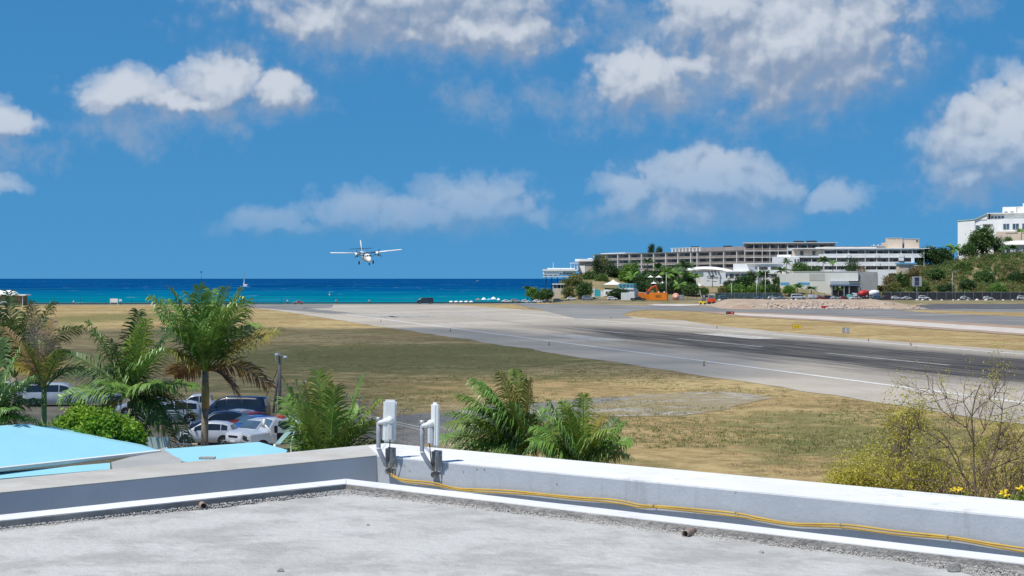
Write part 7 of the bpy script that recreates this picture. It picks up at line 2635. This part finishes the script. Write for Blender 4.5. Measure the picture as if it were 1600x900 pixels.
lp = thing('street_lamp', 'tall grey street lamp at the foot of the scrub hill', 'street lamp', g0(1488, 697))
lp.location.z = 1.2
MB().tube([(0, 0, -.3), (0, 0, P(0, 426, 697).z - 1.2)], [.16, .09], 8).build('pole', M['steel'], lp, True)
ztop = P(0, 425.5, 697).z - 1.2
MB().tube([(0, 0, ztop), (.6, 0, ztop + .5), (1.9, 0, ztop + .6)], .07, 6).build('arm', M['steel'], lp, True)
MB().box(1.5, 2.5, -.2, .2, ztop + .5, ztop + .68).build('lamp_head', M['steel'], lp, bevel=.05)
for px, yt, lab in ((1143, 443, 'slim pale lamp post behind the fence left of the casino trees'), (1196, 424, 'thin lamp post in front of the casino'), (1041, 427, 'thin pole among the palms above the orange container'), (1182, 436, 'thin lamp post between bright bushes')):
    q = thing('street_lamp', lab, 'street lamp', g0(px, 706))
    hz = P(0, yt, 706).z - q.location.z
    MB().tube([(0, 0, -.2), (0, 0, hz)], [.12, .08], 8).build('pole', M['offwhite'], q, True)
    MB().box(-.5, .5, -.15, .15, hz, hz + .22).build('lamp_head', M['offwhite'], q, bevel=.04)
bbd = thing('billboard', 'grey framed billboard with dark screen in front of the scrub hill', 'billboard', g0(1433, 706))
zb0, zb1 = P(0, 447.5, 706).z - bbd.location.z, P(0, 432, 706).z - bbd.location.z
MB().box(-2.1, 2.1, 0, .5, zb0, zb1).build('frame', pm('grey_billboard_case', (.36, .37, .38), rough=.6), bbd, bevel=.06)
MB().box(-1.1, .9, -.04, -.001, zb0 + .4, zb1 - .4).build('screen', pm('dark_screen', (.02, .03, .06), (.05, .07, .12), .5, .3), bbd)
MB().box(-1.1, .9, -.06, -.045, (zb0 + zb1) / 2 - .06, (zb0 + zb1) / 2 + .06).build('screen_bar', M['steel'], bbd)
MB().tube([(0, .25, -.3), (0, .25, zb0)], .16, 8).build('post', M['steel'], bbd)

# ------------------------------------------------------------------ the beach edge on the left
hut = thing('beach_hut', 'small beach hut with white roofs and a green side wall at the left edge', 'hut', G(12, 477.5))
def HW(x, y, dy=0): return P(x, y, hut.location.y + dy) - Vector(hut.location)
a, b_ = HW(-14, 460).x, HW(36, 460).x
zt = HW(0, 462).z
MB().box(a, b_, 0, 6, 0, zt).build('wall', pm('dull_green_board', (.16, .19, .12), (.22, .20, .14), .6, .8), hut)
MB().box(a - .5, b_ + 1.2, -1.0, 6.4, zt, zt + .45).build('flat_roof', M['white'], hut)
zr = HW(0, 453.6).z
MB().add([(a - .5, 1, zt + .5), (HW(22, 0).x, 1, zt + .5), (HW(22, 0).x, 7, zt + .5), (a - .5, 7, zt + .5), (a - .5, 4, zr), (HW(17, 0).x, 4, zr)], [(0, 1, 5, 4), (2, 3, 4, 5), (1, 2, 5), (3, 0, 4), (3, 2, 1, 0)]).build('pitched_roof', M['canvas'], hut)
MB().box(HW(28, 0).x, HW(32, 0).x, -.06, 0, .9, zt - .6).build('poster', pm('faded_red_poster', (.40, .16, .12), (.30, .24, .16), 1, .7), hut)
MB().tube([(b_, -.5, 0), (b_, -.5, zt)], .12, 6).build('post', M['white'], hut)
bc = car('suv', WHITE, 'white car parked in front of the beach hut', G(3, 478.2), R(8), 'vehicles at the beach', 'parked_car', 'car', False)

bs = thing('beach_sign_board', 'white board on two posts beside the beach fence', 'sign', G(178, 477.5))
s_ = bs.location.y / F
MB().box(-6.2 * s_, 6.2 * s_, 0, .1, 4.2 * s_, 11 * s_).build('board', M['canvas'], bs)
MB().box(-6.2 * s_, 6.2 * s_, -.02, -.001, 4.2 * s_, 5.0 * s_).build('lower_bar', M['steel'], bs)
for sx in (-5.6, 5.6):
    MB().tube([(sx * s_, .05, -.1), (sx * s_, .05, 11 * s_)], .09, 6).build('post', M['plastic_white'], bs)
bs2 = thing('small_notice', 'small pale notice on a post right of the white board', 'sign', G(188, 477))
MB().box(-2.2 * s_, 2.2 * s_, 0, .08, 6 * s_, 9.5 * s_).build('board', M['plastic_white'], bs2)
MB().tube([(0, .04, -.1), (0, .04, 7 * s_)], .08, 6).build('post', M['dark'], bs2)
fence('beach_fence', 'wire fence with dark posts along the beach road', [G(-200, 477.5), G(45, 477.3), G(245, 477), G(440, 475.9)], 3.0, 8.5, (.06, .45, .98), .06, None, None, False, 'dark', .02)
rail = thing('guard_rail', 'low dark guard rail running along the top of the beach', 'rail', G(-200, 476.4))
o0 = Vector(rail.location)
MB().tube([G(-200, 476.4) - o0 + Vector((0, 0, .55)), G(250, 476.2) - o0 + Vector((0, 0, .55)), G(440, 475.4) - o0 + Vector((0, 0, .55)), G(820, 474.4) - o0 + Vector((0, 0, .5))], .22, 6).build('beam', M['dark'], rail)
for k in range(26):
    p = G(-190 + k * 40, 476.3 - k * .075) - o0
    MB().tube([p + Vector((0, 0, -.2)), p + Vector((0, 0, .5))], .10, 5).build('post', M['dark'], rail)
mast = thing('light_mast', 'thin dark mast on the beach behind the tall palm', 'mast', G(314.5, 477))
MB().tube([(0, 0, -.2), (0, 0, P(0, 424, mast.location.y).z)], [.12, .05], 6).build('pole', M['dark'], mast)
MB().box(-.3, .3, -.1, .1, P(0, 426, mast.location.y).z, P(0, 424, mast.location.y).z).build('mast_head', M['dark'], mast)

t = car('van', (.03, .045, .06), 'dark van on the beach road beyond the runway end', G(664, 475.0) + Vector((0, 0, .1)), R(6), 'vehicles at the beach', 'parked_van', 'van', False); t.scale = (1.45, 1.3, 1.35)
t = car('sedan', (.30, .12, .11), 'dull red car on the beach road at the runway corner', G(466, 475.6) + Vector((0, 0, .1)), R(2), 'vehicles at the beach', 'parked_car', 'car', False); t.scale = (1.05, 1, 1)
for i, (px, kd, rgb, lb) in enumerate(((792, 'sedan', WHITE, 'white car left in the row of beach cars'), (806, 'suv', (.3, .32, .34), 'grey car in the row of beach cars'), (822, 'hatch', WHITE, 'white car in the middle of the beach cars'), (840, 'sedan', WHITE, 'white car right below the round beach tree'),
                                       (872, 'suv', (.05, .06, .08), 'black car below the beach bar'), (893, 'hatch', WHITE, 'white car below the cliff bushes'), (855, 'sedan', (.06, .07, .08), 'dark car left of the beach bar'), (918, 'van', (.2, .24, .28), 'grey blue van left of the teal panel'), (957, 'suv', WHITE, 'white car in front of the beach shop'))):
    q = G(px, 473.6); q.z = max(0, hill_h(q.x, q.y)) + .02 if px > 862 else .1
    t = car(kd, rgb, lb, q, R(175), 'vehicles at the beach', 'parked_car', 'car', False)
for k in range(5):
    g = G(705 + k * 7.8, 474.2)
    t = thing('covered_dinghy', 'white covered dinghy, %s in the row of five on the beach' % ['leftmost', 'second from left', 'middle one', 'second from right', 'rightmost'][k], 'boat', g + Vector((0, 0, .1)), 0, 'row of white dinghies')
    bm = bmesh.new(); bmesh.ops.create_uvsphere(bm, u_segments=14, v_segments=8, radius=1)
    for v in bm.verts: v.co = Vector((v.co.x * .98, v.co.y * 1.4, max(v.co.z, -.25) * .75 + .3))
    me = bpy.data.meshes.new('cover'); bm.to_mesh(me); bm.free(); me.materials.append(M['canvas'])
    obj('cover', me, t)
    MB().box(-.8, .8, -1.2, 1.2, 0, .3).build('hull', M['plastic_white'], t, bevel=.08)
for i, (px, w, h_, mt) in enumerate(((747, 8, 8, 'concrete_grey'), (756, 7, 9, 'canvas'), (764, 7, 8, 'blue_trim'), (771, 8, 10, 'canvas'), (779, 5, 8, 'canvas'))):
    g = G(px, 474.0)
    t = thing('beach_parasol', ['grey', 'white', 'blue', 'large white', 'rightmost small white'][i] + ' beach parasol right of the row of dinghies', 'parasol', g + Vector((0, 0, .08)), 0, 'beach parasols')
    s_ = g.y / F
    MB().lathe([(w * s_ * .58, h_ * s_ * .62), (w * s_ * .35, h_ * s_ * .85), (.05, h_ * s_)], seg=10).build('canopy', M[mt], t)
    MB().tube([(0, 0, -.1), (0, 0, h_ * s_ * .9)], .05, 5).build('pole', M['steel'], t)


# people at the runway end
def person(px, py, shirt, label, h=1.72, z=.1):
    g = G(px, py); g.z = z
    t = thing('person', label, 'person', g)
    js = {'pel': (0, 0, .95), 'chest': (0, 0, 1.32), 'neck': (0, 0, 1.48), 'head': (0, 0, 1.62), 'top': (0, 0, 1.74), 'ls': (-.19, 0, 1.40), 'le': (-.26, 0, 1.12), 'lh': (-.24, -.08, .86), 'rs': (.19, 0, 1.40), 're': (.27, 0, 1.12), 'rh': (.25, -.1, .87),
          'lk': (-.11, -.03, .50), 'lf': (-.12, 0, .06), 'lt': (-.12, -.16, .04), 'rk': (.12, .02, .50), 'rf': (.14, .05, .06), 'rt': (.15, -.10, .04), 'lp': (-.10, 0, .9), 'rp': (.10, 0, .9)}
    ed = [('pel', 'chest'), ('chest', 'neck'), ('neck', 'head'), ('head', 'top'), ('chest', 'ls'), ('ls', 'le'), ('le', 'lh'), ('chest', 'rs'), ('rs', 're'), ('re', 'rh'), ('pel', 'lp'), ('lp', 'lk'), ('lk', 'lf'), ('lf', 'lt'), ('pel', 'rp'), ('rp', 'rk'), ('rk', 'rf'), ('rf', 'rt')]
    rad = {'pel': .15, 'chest': .16, 'neck': .06, 'head': .10, 'top': .07, 'ls': .07, 'le': .05, 'lh': .045, 'rs': .07, 're': .05, 'rh': .045, 'lk': .07, 'lf': .05, 'lt': .04, 'rk': .07, 'rf': .05, 'rt': .04, 'lp': .10, 'rp': .10}
    ks = list(js); me = bpy.data.meshes.new('body')
    me.from_pydata([js[k] for k in ks], [(ks.index(a), ks.index(b_)) for a, b_ in ed], [])
    o = obj('body', me, t)
    sk = o.modifiers.new('skin', 'SKIN')
    for i, k in enumerate(ks):
        me.skin_vertices[0].data[i].radius = (rad[k], rad[k])
    me.skin_vertices[0].data[0].use_root = True
    sb = o.modifiers.new('sub', 'SUBSURF'); sb.levels = 1; sb.render_levels = 1
    me.materials.append(M['skin'])
    MB().lathe([(.185, .86), (.175, 1.0), (.20, 1.3), (.19, 1.42), (.10, 1.49)], seg=12).build('shirt', shirt, t, True)
    MB().lathe([(.20, .55), (.21, .75), (.19, .95)], seg=12).build('shorts', M['dark'], t, True)
    t.scale = (h / 1.74 * 1.15,) * 3


person(449, 475.9, M['cloth_w'], 'person in pale top standing on the beach road left of the red car')
person(525, 475.6, pm('pink_shirt', (.5, .3, .25), rough=.9), 'person in pinkish top on the beach road right of the red car')
person(577, 475.5, pm('tan_shirt', (.55, .45, .32), rough=.9), 'person in tan top on the beach road left of the dark van')
person(115, 477.3, M['cloth_w'], 'person walking behind the beach fence at the left')

# ------------------------------------------------------------------ boats
def catamaran():
    Y = 1500.0
    z = -3.2
    c = P(382.5, 447, Y)
    Y = (EYE - z) * F / (448.5 - HOR)
    c = P(382.5, 448.5, Y)
    t = thing('sailing_catamaran', 'white sailing catamaran with furled sails far out at sea', 'sailboat', (c.x, Y, z), R(10))
    s_ = Y / F
    for sd in (-1, 1):
        rings = []
        for x, w, zt in ((-7 * s_, .25, 2.6), (-5 * s_, 1.1, 2.4), (0, 1.3, 2.3), (6 * s_, 1.1, 2.4), (8 * s_, .2, 2.9)):
            rings.append([(x, sd * 5 - w, zt * s_ * .5), (x, sd * 5 + w, zt * s_ * .5), (x, sd * 5 + w * .5, -.2), (x, sd * 5 - w * .5, -.2)])
        recalc(loft(rings).build('hull', M['plastic_white'], t).data)
    MB().box(-4 * s_, 5 * s_, -4.5, 4.5, .9 * s_, 1.6 * s_).build('deck', M['plastic_white'], t, bevel=.2)
    MB().box(-2 * s_, 3 * s_, -3.5, 3.5, 1.6 * s_, 3.2 * s_).build('cabin', M['canvas'], t, bevel=.4)
    MB().tube([(-.5 * s_, 0, 1 * s_), (-.5 * s_, 0, 25 * s_)], [.35, .2], 6).build('mast', M['steel'], t)
    MB().add([(-.8 * s_, -.05, 3.6 * s_), (-.8 * s_, -.05, 17 * s_), (-2.6 * s_, -.1, 3.2 * s_), (-.8 * s_, .05, 3.6 * s_), (-.8 * s_, .05, 17 * s_), (-2.6 * s_, .1, 3.2 * s_)], [(0, 1, 2), (5, 4, 3), (0, 3, 4, 1), (1, 4, 5, 2), (2, 5, 3, 0)]).build('foresail', M['canvas'], t)
    MB().tube([(-.4 * s_, 0, 3.8 * s_), (4.5 * s_, 0, 3.9 * s_)], [.5, .3], 6).build('boom', M['canvas'], t)


catamaran()


def motorboat(px, py, w, label, mat='plastic_white'):
    z = -3.2
    Y = (EYE - z) * F / (py - HOR)
    t = thing('motorboat', label, 'boat', (P(px, py, Y).x, Y, z), R(15), 'small boats at sea')
    L_ = w / F * Y
    rings = []
    for x, hw, zt in ((-.5, .14, .20), (-.1, .16, .19), (.3, .12, .22), (.5, .01, .27)):
        rings.append([(x * L_, -hw * L_, zt * L_), (x * L_, hw * L_, zt * L_), (x * L_, hw * .5 * L_, -.02 * L_), (x * L_, -hw * .5 * L_, -.02 * L_)])
    recalc(loft(rings).build('hull', M[mat], t).data)
    MB().box(-.15 * L_, .15 * L_, -.1 * L_, .1 * L_, .18 * L_, .42 * L_).build('cabin', M['canvas'], t, bevel=.02 * L_)
    MB().box(-.14 * L_, .152 * L_, -.102 * L_, .102 * L_, .30 * L_, .38 * L_).build('window', M['glass'], t)


motorboat(746, 439.6, 4.5, 'tiny white boat near the horizon')
motorboat(79, 472.0, 4.5, 'small pale boat close to the beach behind the wire fence')
jt = thing('channel_buoy', 'small pale buoy with a topmark in the turquoise water', 'buoy', (0, 0, -3.2))
Yb = (EYE + 3.2) * F / (461.5 - HOR)
jt.location = (P(515, 461, Yb).x, Yb, -3.2)
MB().lathe([(.7, -.2), (.9, .4), (.35, .9), (.25, 2.4), (.5, 2.5), (.05, 3.2)], seg=12).build('buoy_body', pm('faded_buoy_paint', (.55, .50, .35), (.3, .3, .28), 1, .7), jt)
